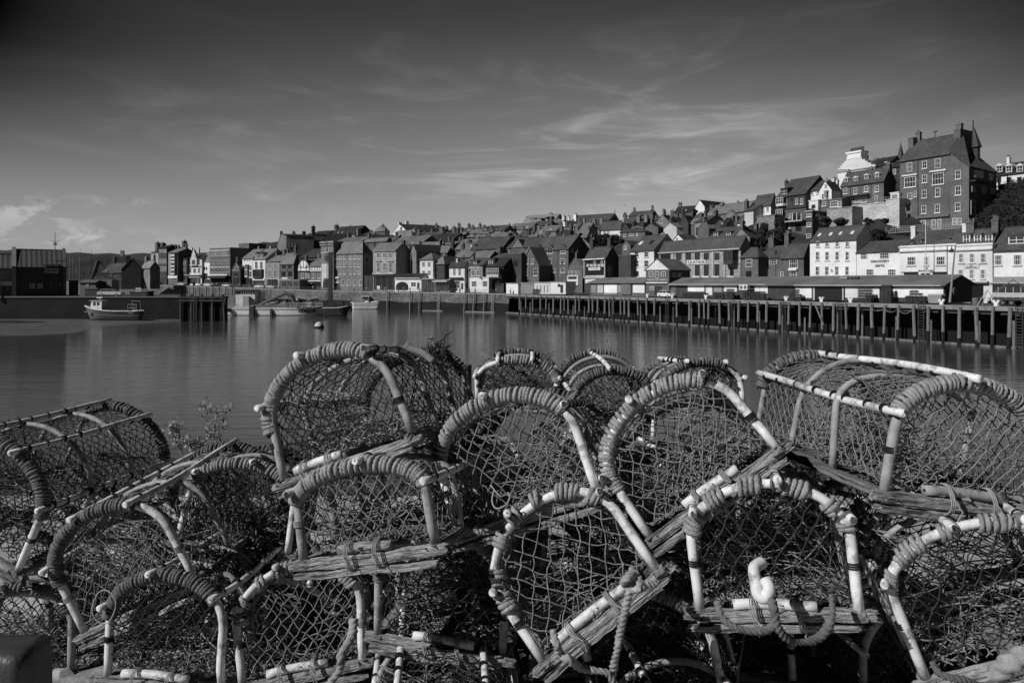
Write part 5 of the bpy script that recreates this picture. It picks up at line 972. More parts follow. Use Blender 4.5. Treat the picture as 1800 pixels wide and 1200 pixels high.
# tower on the far hill
P_ = W3('A', 922, 268, 1180); o = root('hill_tower', 'tiny square tower standing on the far skyline hill', 'tower', (P_[0], P_[1], P_[2]-4)); g = MB(); g.box(-2.6, 2.6, -2, 2, -6, 5); g.build('tower', 'stone', o); g = MB()
for x in (-2.6, -.6, 1.4): g.box(x, x+1.2, -2.2, 2.2, 5, 6)
g.build('battlement', 'stone', o)
# ---------------------------------------------------------------- near quay (we stand on it)
g = MB(); g.box(-14, 14, -8, 5.5, 3, 6.3); struct(g.build('near_quay', 'pebble'))
gp = MB()   # loose pale stones lying on the near quay
for i in range(900):
    x, y = random.uniform(-3.2, 3.4), random.uniform(1.2, 5.3); r = random.uniform(.015, .06); a = random.uniform(0, 3.1); k = 6
    ring = [(x+r*math.cos(a+q*1.047)*random.uniform(.7, 1.2), y+r*.75*math.sin(a+q*1.047), 6.3) for q in range(k)]
    top = [(x+(q[0]-x)*.6, y+(q[1]-y)*.6, 6.3+r*random.uniform(.3, .6)) for q in ring]
    gp.add(ring+top, [(j, (j+1) % k, k+(j+1) % k, k+j) for j in range(k)]+[tuple(range(k, 2*k))])
o = gp.build('loose_stones', 'pebble'); tag(o, 'pale loose stones scattered on the quay under the creels', None, None, 'stuff')

# ================================================================ harbour objects
def hull(o, L, B, zs, sheer, m, name='hull', bow=1.0, draft=.3, flare=.75, stern=.75, z0=-.3, bands=()):
    """boat hull along +x (bow at +x), origin amidships at the waterline"""
    n = 22; k = 7; v = []
    for i in range(n):
        t = i/(n-1); x = -L/2+L*t
        w = B/2*(stern+(1-stern)*min(1, t/.35)**.7 if t < .35 else 1)*(1 if t < .6 else max(0.02, (1-((t-.6)/.4)**2.2)))
        zt_ = zs+sheer*max(0, (t-.35)/.65)**2
        xs = x-(0 if t < .6 else 0)
        for j in range(k):
            f = j/(k-1); ww = w*(flare+(1-flare)*f)*(1 if j else .72); z = z0+(zt_-z0)*f
            rake = (1-f)*bow*max(0, (t-.75)/.25)**1.2
            v.append((xs-rake, ww, z))
    m_ = len(v); v += [(a, -b_, c) for a, b_, c in v]
    f = []
    for i in range(n-1):
        for j in range(k-1):
            a = i*k+j; f.append((a, a+1, a+k+1, a+k)); f.append((m_+a, m_+a+k, m_+a+k+1, m_+a+1))
        f.append((i*k, (i+1)*k, m_+(i+1)*k, m_+i*k))
    for j in range(k-1): f.append((j, m_+j, m_+j+1, j+1))
    g = MB(); g.add(v, f); h = g.build(name, m, o, True)
    d = MB(); dv = [];  # deck, a little below the gunwale
    for i in range(n): a = v[i*k+k-1]; dv += [(a[0], a[1]*.93, a[2]-.12), (a[0], -a[1]*.93, a[2]-.12)]
    d.add(dv, [(2*i, 2*i+1, 2*i+3, 2*i+2) for i in range(n-1)]); d.build('deck', 'lead', o)
    r = MB()
    for s in (1, -1): r.tube([(v[i*k+k-1][0], s*v[i*k+k-1][1], v[i*k+k-1][2]) for i in range(n)], .09, 5)
    r.build('gunwale', 'hullwhite', o)
    for zb_, hh, mm in bands:
        q = MB()
        for s in (1, -1): q.tube([(v[i*k+zb_][0], s*(v[i*k+zb_][1]+.02), v[i*k+zb_][2]) for i in range(n)], hh, 4)
        q.build('rubbing_strake', mm, o)
    return v
def rail(o, pts, h=.9, n=2, r=.03, m='trim', name='railing'):
    g = MB()
    for p in pts: g.tube([p, (p[0], p[1], p[2]+h)], r, 4)
    for k in range(n): g.tube([(p[0], p[1], p[2]+h*(k+1)/n) for p in pts], r, 4)
    return g.build(name, m, o)
def tyre(o, c, ax, R=.42, r=.16, m='rubber'):
    g = MB(); a, b_ = (np.array([1., 0, 0]), np.array([0, 0, 1.])) if ax == 'y' else (np.array([0, 1., 0]), np.array([0, 0, 1.]))
    P = [np.array(c)+R*(math.cos(t)*a+math.sin(t)*b_) for t in np.linspace(0, 2*math.pi, 13)]; g.tube(P, r, 6, False); return g.build('tyre_fender', m, o)
# beached fishing boat
S = DL-3.5; c = W3('A', 850, 770, S)
b = root('fishing_boat', 'small dark hulled fishing boat with white wheelhouse aground by the left quay', 'boat', (c[0], S, .35), math.pi)
Lb = 420/4.286*S/F
hull(b, Lb, 3.6, 2.0, 1.1, 'hullgrey', bow=1.3, z0=.05, flare=.45, bands=((3, .05, 'render'),))
wx = Lb*.28
g = MB(); g.prism([(wx-1.6, 1.9), (wx+.6, 1.9), (wx+.75, 3.2), (wx+.55, 4.15), (wx-1.6, 4.15)], 'y', -1.1, 1.1); wh = g.build('wheelhouse', 'hullwhite', b)
g = MB(); g.box(wx-1.9, wx+1.0, -1.25, 1.25, 4.15, 4.28); g.build('wheelhouse_roof', 'trim', wh)
for s in (-1.12, 1.1):
    for x in (wx-1.15, wx-.35): g = MB(); g.box(x, x+.55, s, s+.02, 3.2, 3.9); g.build('pane', 'glass', wh)
g = MB(); g.tube([(wx-.6, 0, 4.28), (wx-.6, 0, 5.0)], .05, 5); g.box(wx-1.1, wx+.1, -.1, .1, 4.75, 4.95); g.build('radar', 'hullwhite', b)
g = MB(); g.box(-Lb*.35, wx-1.7, 1.45, 1.5, 1.7, 3.0) if False else g.box(-Lb*.3, wx-1.7, -1.2, 1.2, 1.7, 2.35); g.build('fish_hold', 'hulldark', b)
rail(b, [(-Lb*.33, s, 1.9) for s in (-1.3, 1.3)]+[(-Lb*.48, 1.2, 1.9)], 1.5, 2, .05, 'trim', 'gantry')
g = MB(); g.tube([(-Lb*.35, 0, 2), (-Lb*.35, 0, 4.2)], .06, 5); g.tube([(-Lb*.5, 0, 2), (-Lb*.5, 0, 4.0), (-Lb*.35, 0, 4.2)], .05, 5); g.build('davit', 'trim', b)
g = MB()
for i in range(6): x = Lb*.34+i*.22; g.box(x, x+.15, 1.18-i*.03, 1.4, 1.75, 2.0)
for i in range(5): x = -Lb*.44+i*.24; g.box(x, x+.15, 1.58, 1.66, 1.5, 1.75)
g.build('registration_marks', 'render', b)
# white cabin cruiser
D = 196; c = Wz('C', 640, 1005, 0); D = c[1]; Lb = 375/5.806*D/F
b = root('cabin_boat', 'white open boat with a small canopy moored below the stone merchant house', 'boat', (c[0]+.5, D, 0), .06)
hull(b, Lb, 2.9, 2.1, 1.0, 'hullwhite', bow=1.4, flare=.6, stern=.85, bands=((4, .05, 'lead'),))
g = MB(); g.box(-2.2, -1.0, -.6, .6, 1.9, 3.4); g.build('console', 'hullwhite', b)
g = MB(); g.box(-3.2, -.6, -1.15, 1.15, 4.1, 4.24); 
for x in (-3.1, -.7):
    for y in (-1.05, 1.05): g.tube([(x, y, 1.9), (x, y, 4.1)], .04, 4)
g.build('canopy', 'hullwhite', b); g = MB(); g.box(-2.9, -.8, -1.0, 1.0, 3.4, 3.95); g.build('windscreen', 'glass', b)
g = MB(); g.box(-Lb/2-.6, -Lb/2+.5, -.9, .9, 2.0, 2.3); g.build('bathing_platform', 'hullwhite', b)
g = MB(); g.prism([(.0, 2.0), (Lb*.42, 2.75), (Lb*.42, 2.95), (.0, 2.5)], 'y', -.9, .9); g.build('foredeck', 'hullwhite', b)
# dredger with its dark spud pole
c = Wz('B', 1500, 1065, 0); D = c[1]; X0 = (px('B', 852, 0)[0]-900)/F*D; X1 = (px('C', 270, 0)[0]-900)/F*D; Ld = X1-X0
b = root('dredger', 'long pale dredging barge with tyre fenders and a dark excavator arm', 'barge', ((X0+X1)/2, D, 0), -.07)
hull(b, Ld, 8, 1.9, .5, 'hullwhite', bow=2.6, z0=-.4, flare=.85, stern=.9, bands=((5, .08, 'trim'),))
bx_ = lambda v, x: (px(v, x, 0)[0]-900)/F*D-(X0+X1)/2
bz = lambda v, y: EYE-(px(v, 0, y)[1]-HZ)/F*D
for x in (935, 955): tyre(b, (bx_('B', x), -4.1, 1.4), 'y')
for x in (1685, 1705, 1735, 1757, 1780, 1800): tyre(b, (bx_('B', x), -4.05, 1.25), 'y')
for x in (60, 85, 110, 128): tyre(b, (bx_('C', x), -3.7, 1.35), 'y')
rail(b, [(bx_('B', x), -3.9, 2.0) for x in (1530, 1580, 1640, 1700, 1760, 1800)]+[(bx_('C', x), -3.6, 2.1) for x in (40, 100, 160, 220)], 1.3, 3, .06)
rail(b, [(bx_('B', x), -3.9, 2.0) for x in (850, 900, 960, 1030, 1090, 1150)], 1.1, 3, .05)
g = MB(); g.tube([(bx_('B', 1195), -3.2, bz('B', 985)), (bx_('B', 1500), -2.6, bz('B', 840)), (bx_('B', 1560), -2.2, bz('B', 860))], [.35, .55, .6], 6); g.tube([(bx_('B', 1560), -2.2, bz('B', 860)), (bx_('B', 1600), -1.8, bz('B', 960))], .6, 6); g.build('excavator_arm', 'hullgrey', b)
g = MB(); g.box(bx_('B', 1158), bx_('B', 1205), -4.3, -3.6, -1, bz('B', 968)); g.build('leg', 'hulldark', b); g = MB(); g.box(bx_('B', 1372), bx_('B', 1392), -4.2, -3.7, -1, bz('B', 1000)); g.build('leg', 'hulldark', b)
g = MB(); x0_, x1_ = bx_('B', 1190), bx_('B', 1520); g.box(x0_, x1_, -3.5, 2, 1.7, bz('B', 968)+.2); g.build('dark_hopper', 'hullgrey', b)
g = MB(); x0_, x1_ = bx_('B', 1420), bx_('B', 1500); g.box(x0_, x1_, -2.4, 0, 2.2, bz('B', 900)); g.build('winch_house', 'render', b)
g = MB(); 
for i in range(26): x = bx_('B', random.uniform(1520, 1840)); h_ = random.uniform(.5, 2.2); y = random.uniform(-2, 2); g.box(x, x+random.uniform(.3, 1.4), y, y+random.uniform(.4, 1.2), 1.9, 2.2+h_)
g.build('deck_machinery', 'hulldark', b)
g = MB(); x = bx_('C', 272); g.box(x-.45, x+.45, -2.2, -1.3, -1, bz('C', 430)); g.tube([(x-.9, -1.8, 2), (x-.9, -1.8, bz('C', 300)+.5)], .09, 5); g.build('spud_pole', 'hulldark', b)
# dark tug at its bow
c = Wz('C', 380, 1075, 0); D2 = c[1]; b = root('dark_tug', 'low black tug with tyres lying across the bow of the dredger', 'boat', (c[0]-1.5, D2, 0), -.05); Lt = 290/5.806*D2/F
hull(b, Lt, 3.4, 2.1, .7, 'hulldark', bow=2.2, flare=.7, stern=.9)
g = MB(); g.box(-1.2, 1.2, -.9, .9, 1.9, 3.7); g.build('wheelhouse', 'hulldark', b); tyre(b, (Lt/2-.2, -.4, 1.6), 'x'); tyre(b, (1.2, -1.8, 1.5), 'y')
g = MB()
for i in range(10): x = random.uniform(-Lt*.4, Lt*.35); g.box(x, x+random.uniform(.3, 1), -1, random.uniform(0, 1), 1.9, random.uniform(2.4, 3.9))
g.build('deck_gear', 'hulldark', b)
# trawler behind the dredger
c = Wz('B', 1060, 1010, 0); D3 = D+9; c = W3('B', 1070, 1000, D3); b = root('trawler', 'white trawler with a long dark windowed wheelhouse moored behind the left end of the dredger', 'boat', (c[0], D3, 0), .05)
hull(b, 15, 5, 2.0, .9, 'hullwhite', bow=1.8); q = lambda x: (px('B', x, 0)[0]-900)/F*D3-c[0]; z_ = lambda y: EYE-(px('B', 0, y)[1]-HZ)/F*D3
g = MB(); g.box(q(978), q(1170), -1.8, 1.8, 2, z_(822)-.01); wh = g.build('wheelhouse', 'hullwhite', b)
g = MB(); g.box(q(970), q(1178), -2.0, 2.0, z_(822), z_(810)); g.build('wheelhouse_roof', 'hulldark', wh)
for x in (985, 1003, 1022, 1045, 1068, 1090, 1112, 1135, 1158): g = MB(); g.box(q(x-7), q(x+7), -1.86, -1.81, z_(852), z_(829)); g.build('pane', 'glass', wh)
g = MB(); g.box(q(1060), q(1118), -2.6, -1.85, 2, z_(870)); g.build('locker', 'trim', b); g = MB(); g.box(q(845), q(965), -1.6, 1.6, 2, z_(868)); g.build('aft_shelter', 'render', b)
g = MB(); g.tube([(q(1090), 0, z_(820)), (q(1090), 0, z_(740))], .08, 5); g.tube([(q(1060), 0, z_(790)), (q(1120), 0, z_(790))], .05, 5); g.build('mast', 'trim', b)
c = W3('B', 1260, 1000, D+12); b = root('small_trawler', 'smaller white fishing boat with a cluttered deck between the trawler and the dredger arm', 'boat', (c[0], D+12, 0), -.1); D4 = D+12
hull(b, 9, 3.6, 2.4, .8, 'hullwhite', bow=1.4); z_ = lambda y: EYE-(px('B', 0, y)[1]-HZ)/F*D4
g = MB(); g.box(-3.2, -.8, -1.3, 1.3, 2, z_(818)); wh = g.build('wheelhouse', 'hullwhite', b)
for x in (-3.0, -2.3, -1.6): g = MB(); g.box(x, x+.5, -1.34, -1.31, z_(855), z_(830)); g.build('pane', 'glass', wh)
g = MB()
for i in range(14): x = random.uniform(-.8, 4); g.tube([(x, random.uniform(-1, 1), 2.2), (x+random.uniform(-.6, .6), 0, random.uniform(3, z_(790)))], .06, 4)
g.tube([(-1.5, 0, 3), (-1.5, 0, z_(740))], .09, 5); g.build('mast_rigging', 'trim', b)
# more small boats packed in the inner harbour
for i, (x, y, L_, lb) in enumerate(((1350, 880, 7, 'low pale boat rafted behind the dredger arm'), (1300, 860, 6, 'tiny white boat behind the cluttered fishing boat'))):
    c = W3('B', x, 1000, D+18+i*5); b = root('moored_boat', lb, 'boat', (c[0], D+18+i*5, 0), .2*i); hull(b, L_, 2.4, 2.4, .6, 'hullwhite'); g = MB(); g.box(-1.5, .4, -.7, .7, 2.2, 3.9); g.build('cabin', 'trim', b); g = MB(); g.box(-1.4, .3, -.74, -.71, 3.1, 3.7); g.build('pane', 'glass', b)
rb = random.Random(5)
for i, (x, dd, lb) in enumerate(((1195, 22, 'leftmost small pale cabin boat in the raft behind the dredger arm'), (1235, 30, 'second small boat from the left in the raft behind the dredger arm'), (1330, 26, 'small boat with a short mast in the middle of the raft behind the dredger arm'), (1395, 32, 'small pale boat at the right end of the raft behind the dredger arm'), (1180, 36, 'pale boat with crossed poles behind the trawler wheelhouse'), (1620, 14, 'pale boat half hidden behind the deck machinery of the dredger'))):
    Dq = D+dd; X_ = (px('B', x, 0)[0]-900)/F*Dq; b = root('moored_boat', lb, 'boat', (X_, Dq, 0), rb.uniform(-.4, .4)); hull(b, rb.uniform(6, 8), 2.5, rb.uniform(1.8, 2.6), .7, rb.choice(('hullwhite', 'hullwhite', 'hullgrey')))
    g = MB(); g.prism([(-1.6, 2.0), (.5, 2.0), (.7, 2.9), (.3, 3.9), (-1.6, 3.9)], 'y', -.8, .8); c_ = g.build('cabin', 'hullwhite', b)
    for k in range(3): g = MB(); g.box(-1.45+k*.62, -1.0+k*.62, -.83, -.80, 3.05, 3.65); g.build('pane', 'glass', c_)
    g = MB(); g.tube([(0, 0, 3.8), (0, 0, rb.uniform(6, 8.5))], .05, 4); g.tube([(-.7, 0, 5.2), (.7, 0, 5.2)], .035, 4); g.tube([(0, 0, 6), (-2.4, 0, 2.6)], .02, 3); g.tube([(0, 0, 6), (2.8, 0, 2.6)], .02, 3); g.build('mast', 'trim', b)
    g = MB()
    for k in range(9): xx = rb.uniform(.8, 3); yy = rb.uniform(-.8, .6); h_ = rb.uniform(.2, .9); g.box(xx, xx+rb.uniform(.2, .7), yy, yy+.4, 2.0, 2.2+h_)
    g.build('deck_gear', rb.choice(('trim', 'hulldark', 'hullwhite')), b)
# buoy
c = Wz('P', 561, 576, 0); g = MB(); g.tube([(0, 0, -.3), (0, 0, .1), (0, 0, .55), (0, 0, .95), (0, 0, 1.12)], [.75, .85, .8, .5, .12], 14); o = root('mooring_buoy', 'round white mooring buoy floating alone in the middle of the harbour', 'buoy', (c[0], c[1], 0)); g.build('float', 'cream', o, True)
g = MB(); g.tube([(0, 0, -.3), (0, 0, .3)], [.9, .9], 14); g.build('rubber_skirt', 'rubber', o)
# mooring dolphin close by
c = Wz('P', 817, 700, 0); D = 7.5; c = W3('P', 817, 655, D)
g = MB(); R = .012*D/7.5*10*.72; g.tube([(0, 0, -1), (0, 0, c[2]+.09)], [.08, .075], 12); D = 7.5; o = g.build('mooring_post', 'pile'); o.location = (c[0], D, 0); tag(o, 'short round timber post rising from the water between the creels', 'post')
# excavator and masts on the left quay
D = 158; c = W3('A', 745, 500, D); b = root('crane', 'dark lattice jib crane folded on the left quay behind the silver car', 'crane', (c[0], D, 5.4)); q = lambda x: (px('A', x, 0)[0]-900)/F*D-c[0]; z_ = lambda y: EYE-(px('A', 0, y)[1]-HZ)/F*D-5.4
g = MB(); g.tube([(q(690), 0, z_(475)), (q(715), 0, z_(420)), (q(742), 0, z_(335))], [.2, .45, .5], 6); g.tube([(q(742), 0, z_(338)), (q(830), 0, z_(430))], .12, 5); g.tube([(q(715), 0, z_(420)), (q(870), 0, z_(480))], .25, 5); g.build('jib', 'hulldark', b)
g = MB(); g.box(q(790), q(870), -1.5, 1.5, 0, z_(480)); g.build('cab', 'hullgrey', b); g = MB(); g.box(q(800), q(830), -1.54, -1.51, z_(520), z_(490)); g.build('pane', 'glass', b)
for x, y0, y1, r, lb in ((836, 560, 390, .12, 'pale lamp pole on the left quay beside the silver car'), (630, 560, 395, .06, 'thin mast left of the dark jib crane'), (545, 560, 400, .05, 'thin mast right of the brick quayside building'), (570, 560, 430, .05, 'short thin mast between the brick building and the crane'), (690, 560, 255, .05, 'tallest thin mast behind the crane jib'), (605, 560, 240, .04, 'distant thin mast reaching the skyline right of the brick quayside building')):
    D = 160; c = W3('A', x, 600, D); g = MB(); t_ = EYE-(px('A', 0, y1)[1]-HZ)/F*D; g.tube([(0, 0, 5.2), (0, 0, t_)], [r, r*.6], 5); g.tube([(-.5, 0, t_-1.2), (.5, 0, t_-1.2)], r*.5, 4); o = g.build('mast', 'render' if x == 836 else 'lead'); o.location = (c[0], D, 0); tag(o, lb, 'mast', 'masts on the left quay')
D = 156.5; c = W3('A', 415, 258, D); g = MB(); z1 = EYE-(px('A', 0, 118)[1]-HZ)/F*D; g.tube([(0, 0, 12), (0, 0, z1)], [.12, .05], 5); g.tube([(-1.1, 0, c[2]+2.1), (1.1, 0, c[2]+2.1)], .05, 4); g.box(-.25, .25, -.2, .2, c[2]+1.2, c[2]+1.8)
o = g.build('signal_mast', 'lead'); o.location = (c[0], D, 0); tag(o, 'signal mast with a crosstree rising behind the roof of the brick quayside building', 'mast')
for x in (525, 548, 575, 600): 
    D = 175; c = W3('A', x, 600, D); g = MB(); g.tube([(0, 0, 5), (0, 0, random.uniform(12, 15.5))], .06, 4); o = g.build('yacht_mast', 'trim'); o.location = (c[0], D, 0); tag(o, 'bare thin yacht mast in the cluster right of the brick quayside building', 'mast', 'yacht masts right of the brick building')
# clutter on the left quay: stores, cabins
for i, (x0, x1, yt, m, lb) in enumerate(((600, 720, 500, 'lead', 'low grey store cabin left of the dark crane'), (640, 735, 548, 'dbrick', 'dark pile of crates left of the silver car'), (980, 1105, 572, 'dbrick', 'dark low shed on the left quay right of the silver car'))):
    house('A', 'quay_cabin', lb, x0, x1, 602, yt, yt-12, D=154-i, a=0, d=3, roof='t' if i != 0 else 'g', wall=m, rm='lead', base=.2, par=.05, cat='cabin', wins=[((x0+x1)/2, yt+8, yt+30, 18, 'w')] if i == 0 else ())
D = 151.5
c = W3('A', 1043, 565, D-.5); o = root('notice_board', 'pale rectangular notice board on the left quay railings', 'sign', (c[0], D-.5, 5.4)); g = MB(); g.box(-.62, .62, -.04, 0, .9, 1.9); g.build('board', 'trim', o); g = MB(); [g.box(x-.05, x+.05, .0, .08, 0, 1.9) for x in (-.5, .5)]; g.build('post', 'lead', o)
r_ = root('quay_railing', 'dark railing along the left quay right of the silver car', 'railing', (0, 0, 0)); rail(r_, [(Lx(x), DL+.4, 5.42) for x in range(214, 262, 4)], 1.4, 3, .04, 'lead', 'rails')
# ---- cars
def car(label, loc, rz, m='carpaint', L_=4.4, group=None):
    o = root('parked_car', label, 'car', loc, rz, group); w = .88; s = L_/4.4
    g = MB(); prof = [(-2.2, .35), (-2.2, .85), (-2.05, 1.02), (-1.2, 1.08), (.9, 1.06), (1.95, .92), (2.18, .75), (2.2, .35)]
    g.prism([(x*s, z) for x, z in prof], 'y', -w, w); g.build('body', m, o)
    g = MB(); v = [(-1.95*s, -w*.92, 1.04), (1.15*s, -w*.92, 1.04), (.35*s, -w*.74, 1.5), (-1.5*s, -w*.74, 1.5)]; v += [(a, -b_, c_) for a, b_, c_ in v]; g.add(v, [(0, 1, 2, 3), (7, 6, 5, 4), (3, 2, 6, 7), (1, 5, 6, 2), (0, 3, 7, 4)]); g.build('cabin_glass', 'glass', o)
    g = MB(); g.prism([(-1.6*s, 1.49), (.4*s, 1.49), (.25*s, 1.56), (-1.45*s, 1.56)], 'y', -w*.76, w*.76)
    for x0_, x1_ in ((-1.95, -1.5), (1.15, .35), (-.5, -.45)):
        for sy in (-1, 1): g.tube([(x0_*s, sy*w*.93, 1.03), (x1_*s, sy*w*.76, 1.5)], .04, 4)
    g.build('roof', m, o)
    for x in (-1.35, 1.35):
        for sy in (-1, 1): g = MB(); g.tube([(x*s, sy*(w+.01), .33), (x*s, sy*(w-.2), .33)], .33, 14); wl_ = g.build('wheel', 'rubber', o); g = MB(); g.tube([(x*s, sy*(w+.03), .33), (x*s, sy*(w+.0101), .33)], .2, 10); g.build('rim', 'metal', wl_)
    for sy in (-1, 1): g = MB(); g.box(2.13*s, 2.2*s, sy*.6-.17, sy*.6+.17, .68, .82); g.build('headlight', 'frame', o); g = MB(); g.box(-2.22*s, -2.18*s, sy*.62-.13, sy*.62+.13, .75, .95); g.build('tail_light', 'lead', o)
    return o
D = 151.6; c = W3('A', 838, 600, D); car('silver hatchback parked on the left quay above the beached fishing boat', (c[0], D, 5.42), 0, L_=5.3)
for x, lb, m in ((570, 'white car parked below the ornate gabled house on the far quay', 'white'), (680, 'white car parked below the plain narrow white house on the far quay', 'white'), (870, 'silver car parked below the right end of the brick hall', 'carpaint'), (1210, 'white car parked below the white house with arched windows', 'white'), (1080, 'dark car parked below the white bay house', 'hulldark'), (410, 'silver car parked below the dark glazed house', 'carpaint'), (1320, 'silver car parked below the grey rendered house', 'carpaint'), (160, 'dark car parked at the left end of the quay terrace', 'hulldark')):
    p = px('B', x, 760); D = lineD(p[0], 4)[0]; X = (p[0]-900)/F*D; s = (PC-np.array([X, D]))@UC; car(lb, (X, D, qz(s)+.02), -AC, m, 4.6, 'cars parked along the far quay')
p = px('E', 585, 890); D = lineD(p[0], 2.4)[1]; car('small white car parked on the pier at the foot of the fish market', ((p[0]-900)/F*D, D, 5.2), -AR, 'white', 3.9)
# ---- people, one skinned body each pose
def person_mesh(name, pose):
    bm_v = [(0, 0, .95), (0, 0, 1.2), (0, 0, 1.42), (0, 0, 1.52), (0, .01, 1.66), (-.1, 0, .9), (-.1-pose*.02, -.16*pose, .48), (-.11, -.1*pose, .06), (-.11, -.22-.1*pose, .03), (.1, 0, .9), (.1, .16*pose, .48), (.11, .26*pose, .06), (.11, .12*pose-.12, .03), (-.18, 0, 1.4), (-.24, .05, 1.12), (-.22, -.12, .9), (-.22, -.17, .82), (.18, 0, 1.4), (.24, -.03, 1.12), (.22, -.16, .92), (.22, -.21, .85)]
    e = [(0, 1), (1, 2), (2, 3), (3, 4), (0, 5), (5, 6), (6, 7), (7, 8), (0, 9), (9, 10), (10, 11), (11, 12), (2, 13), (13, 14), (14, 15), (15, 16), (2, 17), (17, 18), (18, 19), (19, 20)]
    r = [.15, .14, .15, .055, .105, .1, .075, .05, .04, .1, .075, .05, .04, .065, .05, .038, .03, .065, .05, .038, .03]
    me = bpy.data.meshes.new(name); me.from_pydata(bm_v, e, []); o = bpy.data.objects.new(name, me); col.objects.link(o)
    md = o.modifiers.new('s', 'SKIN'); md2 = o.modifiers.new('u', 'SUBSURF'); md2.levels = 1
    for i, q in enumerate(r): me.skin_vertices[0].data[i].radius = (q, q*.8)
    me.skin_vertices[0].data[0].use_root = True
    bpy.context.view_layer.update(); m2 = bpy.data.meshes.new_from_object(o.evaluated_get(bpy.context.evaluated_depsgraph_get())); bpy.data.objects.remove(o); return m2
try: PM = [person_mesh('person', .6), person_mesh('person', 1.3)]
except Exception as e_: print('person fallback', e_); PM = []
def person(label, loc, rz, top='lcloth', k=0, s=1.0):
    m2 = PM[k % 2].copy(); m2.materials.clear(); m2.materials.append(MATS['skin']); o = bpy.data.objects.new('person', m2); col.objects.link(o); o.location = loc; o.rotation_euler.z = rz; o.scale = (s, s, s)
    tag(o, label, 'person', 'people on the quays')
    c_ = MB(); c_.tube([(0, 0, .86), (0, 0, 1.1), (0, 0, 1.38), (0, 0, 1.46)], [.19, .19, .2, .09], 10)
    for sx in (-1, 1): c_.tube([(sx*.15, 0, 1.4), (sx*.235, .02, 1.15), (sx*.23, -.05, 1.0)], [.075, .07, .06], 7)
    c_.build('jacket', top, o); c_ = MB(); P_ = 0.6 if k % 2 == 0 else 1.3
    c_.tube([(-.1, 0, .9), (-.1-P_*.02, -.16*P_, .48), (-.11, -.1*P_, .1)], [.12, .09, .07], 8); c_.tube([(.1, 0, .9), (.1, .16*P_, .48), (.11, .26*P_, .1)], [.12, .09, .07], 8); c_.build('trousers', 'cloth', o)
    c_ = MB(); c_.tube([(0, .02, 1.66), (0, .025, 1.74), (0, .02, 1.79)], [.115, .11, .05], 8); c_.build('hair', 'dbrick', o)
    return o
for i, (v, x, off, top, what) in enumerate((('B', 990, 3, 'lcloth', 'in a pale top below the white bay house'), ('B', 1400, 3, 'lcloth', 'in a pale top near the right end of the grey rendered house'), ('C', 640, 4, 'cloth', 'in dark clothes in front of the recessed dark shop'), ('C', 775, 3, 'cloth', 'in dark clothes beside the pale board at the merchant house'), ('C', 800, 3, 'lcloth', 'in a pale top beside the pale board at the merchant house'), ('C', 985, 5, 'lcloth', 'in a white top before the arched opening of the low white shop'), ('C', 1145, 5, 'lcloth', 'in a pale top at the right end of the low white shop'), ('C', 1318, 3, 'lcloth', 'in a pale top left of the cafe with the pale awning'), ('C', 1345, 4, 'cloth', 'in dark clothes under the pale cafe awning'), ('C', 1420, 4, 'lcloth', 'in a pale top at the right end of the cafe awning'), ('C', 1650, 4, 'cloth', 'in dark clothes in front of the hotel'), ('C', 60, 4, 'lcloth', 'in a pale top in front of the half timbered row'), ('D', 660, 5, 'lcloth', 'seen beside the leftmost white store unit'))):
    p = px(v, x, 800); D = lineD(p[0], off)[0] if p[0] < 890 else lineD(p[0], 2)[1]; X = (p[0]-900)/F*D; s = (PC-np.array([X, D]))@UC
    person('distant person '+what, (X, D, qz(s) if p[0] < 890 else 5.2), random.uniform(0, 6), top, i)
for i, (v, x, off, top, what) in enumerate((('B', 520, 3, 'cloth', 'in dark clothes below the ornate gabled house'), ('B', 760, 3, 'lcloth', 'in a pale top below the middle of the brick hall'), ('B', 930, 3, 'cloth', 'in dark clothes below the tiny half timbered gable'), ('B', 1250, 3, 'cloth', 'in dark clothes below the right end of the white arched house'), ('C', 110, 3, 'cloth', 'in dark clothes at the right end of the half timbered row'), ('C', 330, 3, 'cloth', 'in dark clothes at the left end of the stone hall'), ('C', 480, 3, 'lcloth', 'in a pale top below the right half of the stone hall'), ('C', 610, 4, 'lcloth', 'in a pale top at the left of the recessed dark shop'), ('C', 930, 3, 'cloth', 'in dark clothes at the left end of the low white shop'), ('C', 1050, 3, 'cloth', 'in dark clothes right of the arched opening'), ('C', 1200, 3, 'cloth', 'in dark clothes in front of the dark arcade'), ('C', 1560, 3, 'cloth', 'in dark clothes below the white balcony house'), ('D', 310, 3, 'lcloth', 'in a pale top below the windows of the hotel'), ('D', 520, 3, 'lcloth', 'in a pale top below the bow window'), ('D', 1300, 2, 'cloth', 'in dark clothes before the narrow gabled shop'))):
    p = px(v, x, 800); D = lineD(p[0], off)[0] if p[0] < 890 else lineD(p[0], 2)[1]; X = (p[0]-900)/F*D; s = (PC-np.array([X, D]))@UC
    person('distant person '+what, (X, D, qz(s) if p[0] < 890 else 5.2), random.uniform(0, 6), top, i+1)
q_ = root('quay_railing', 'thin railing along the top of the stone harbour wall below the town houses', 'railing', (0, 0, 0)); P_ = []
for s in range(2, 128, 3): a_ = PC-UC*s+NC*.35; P_.append((a_[0], a_[1], qz(s)+.1))
rail(q_, P_, 1.1, 2, .035, 'lead', 'rails')
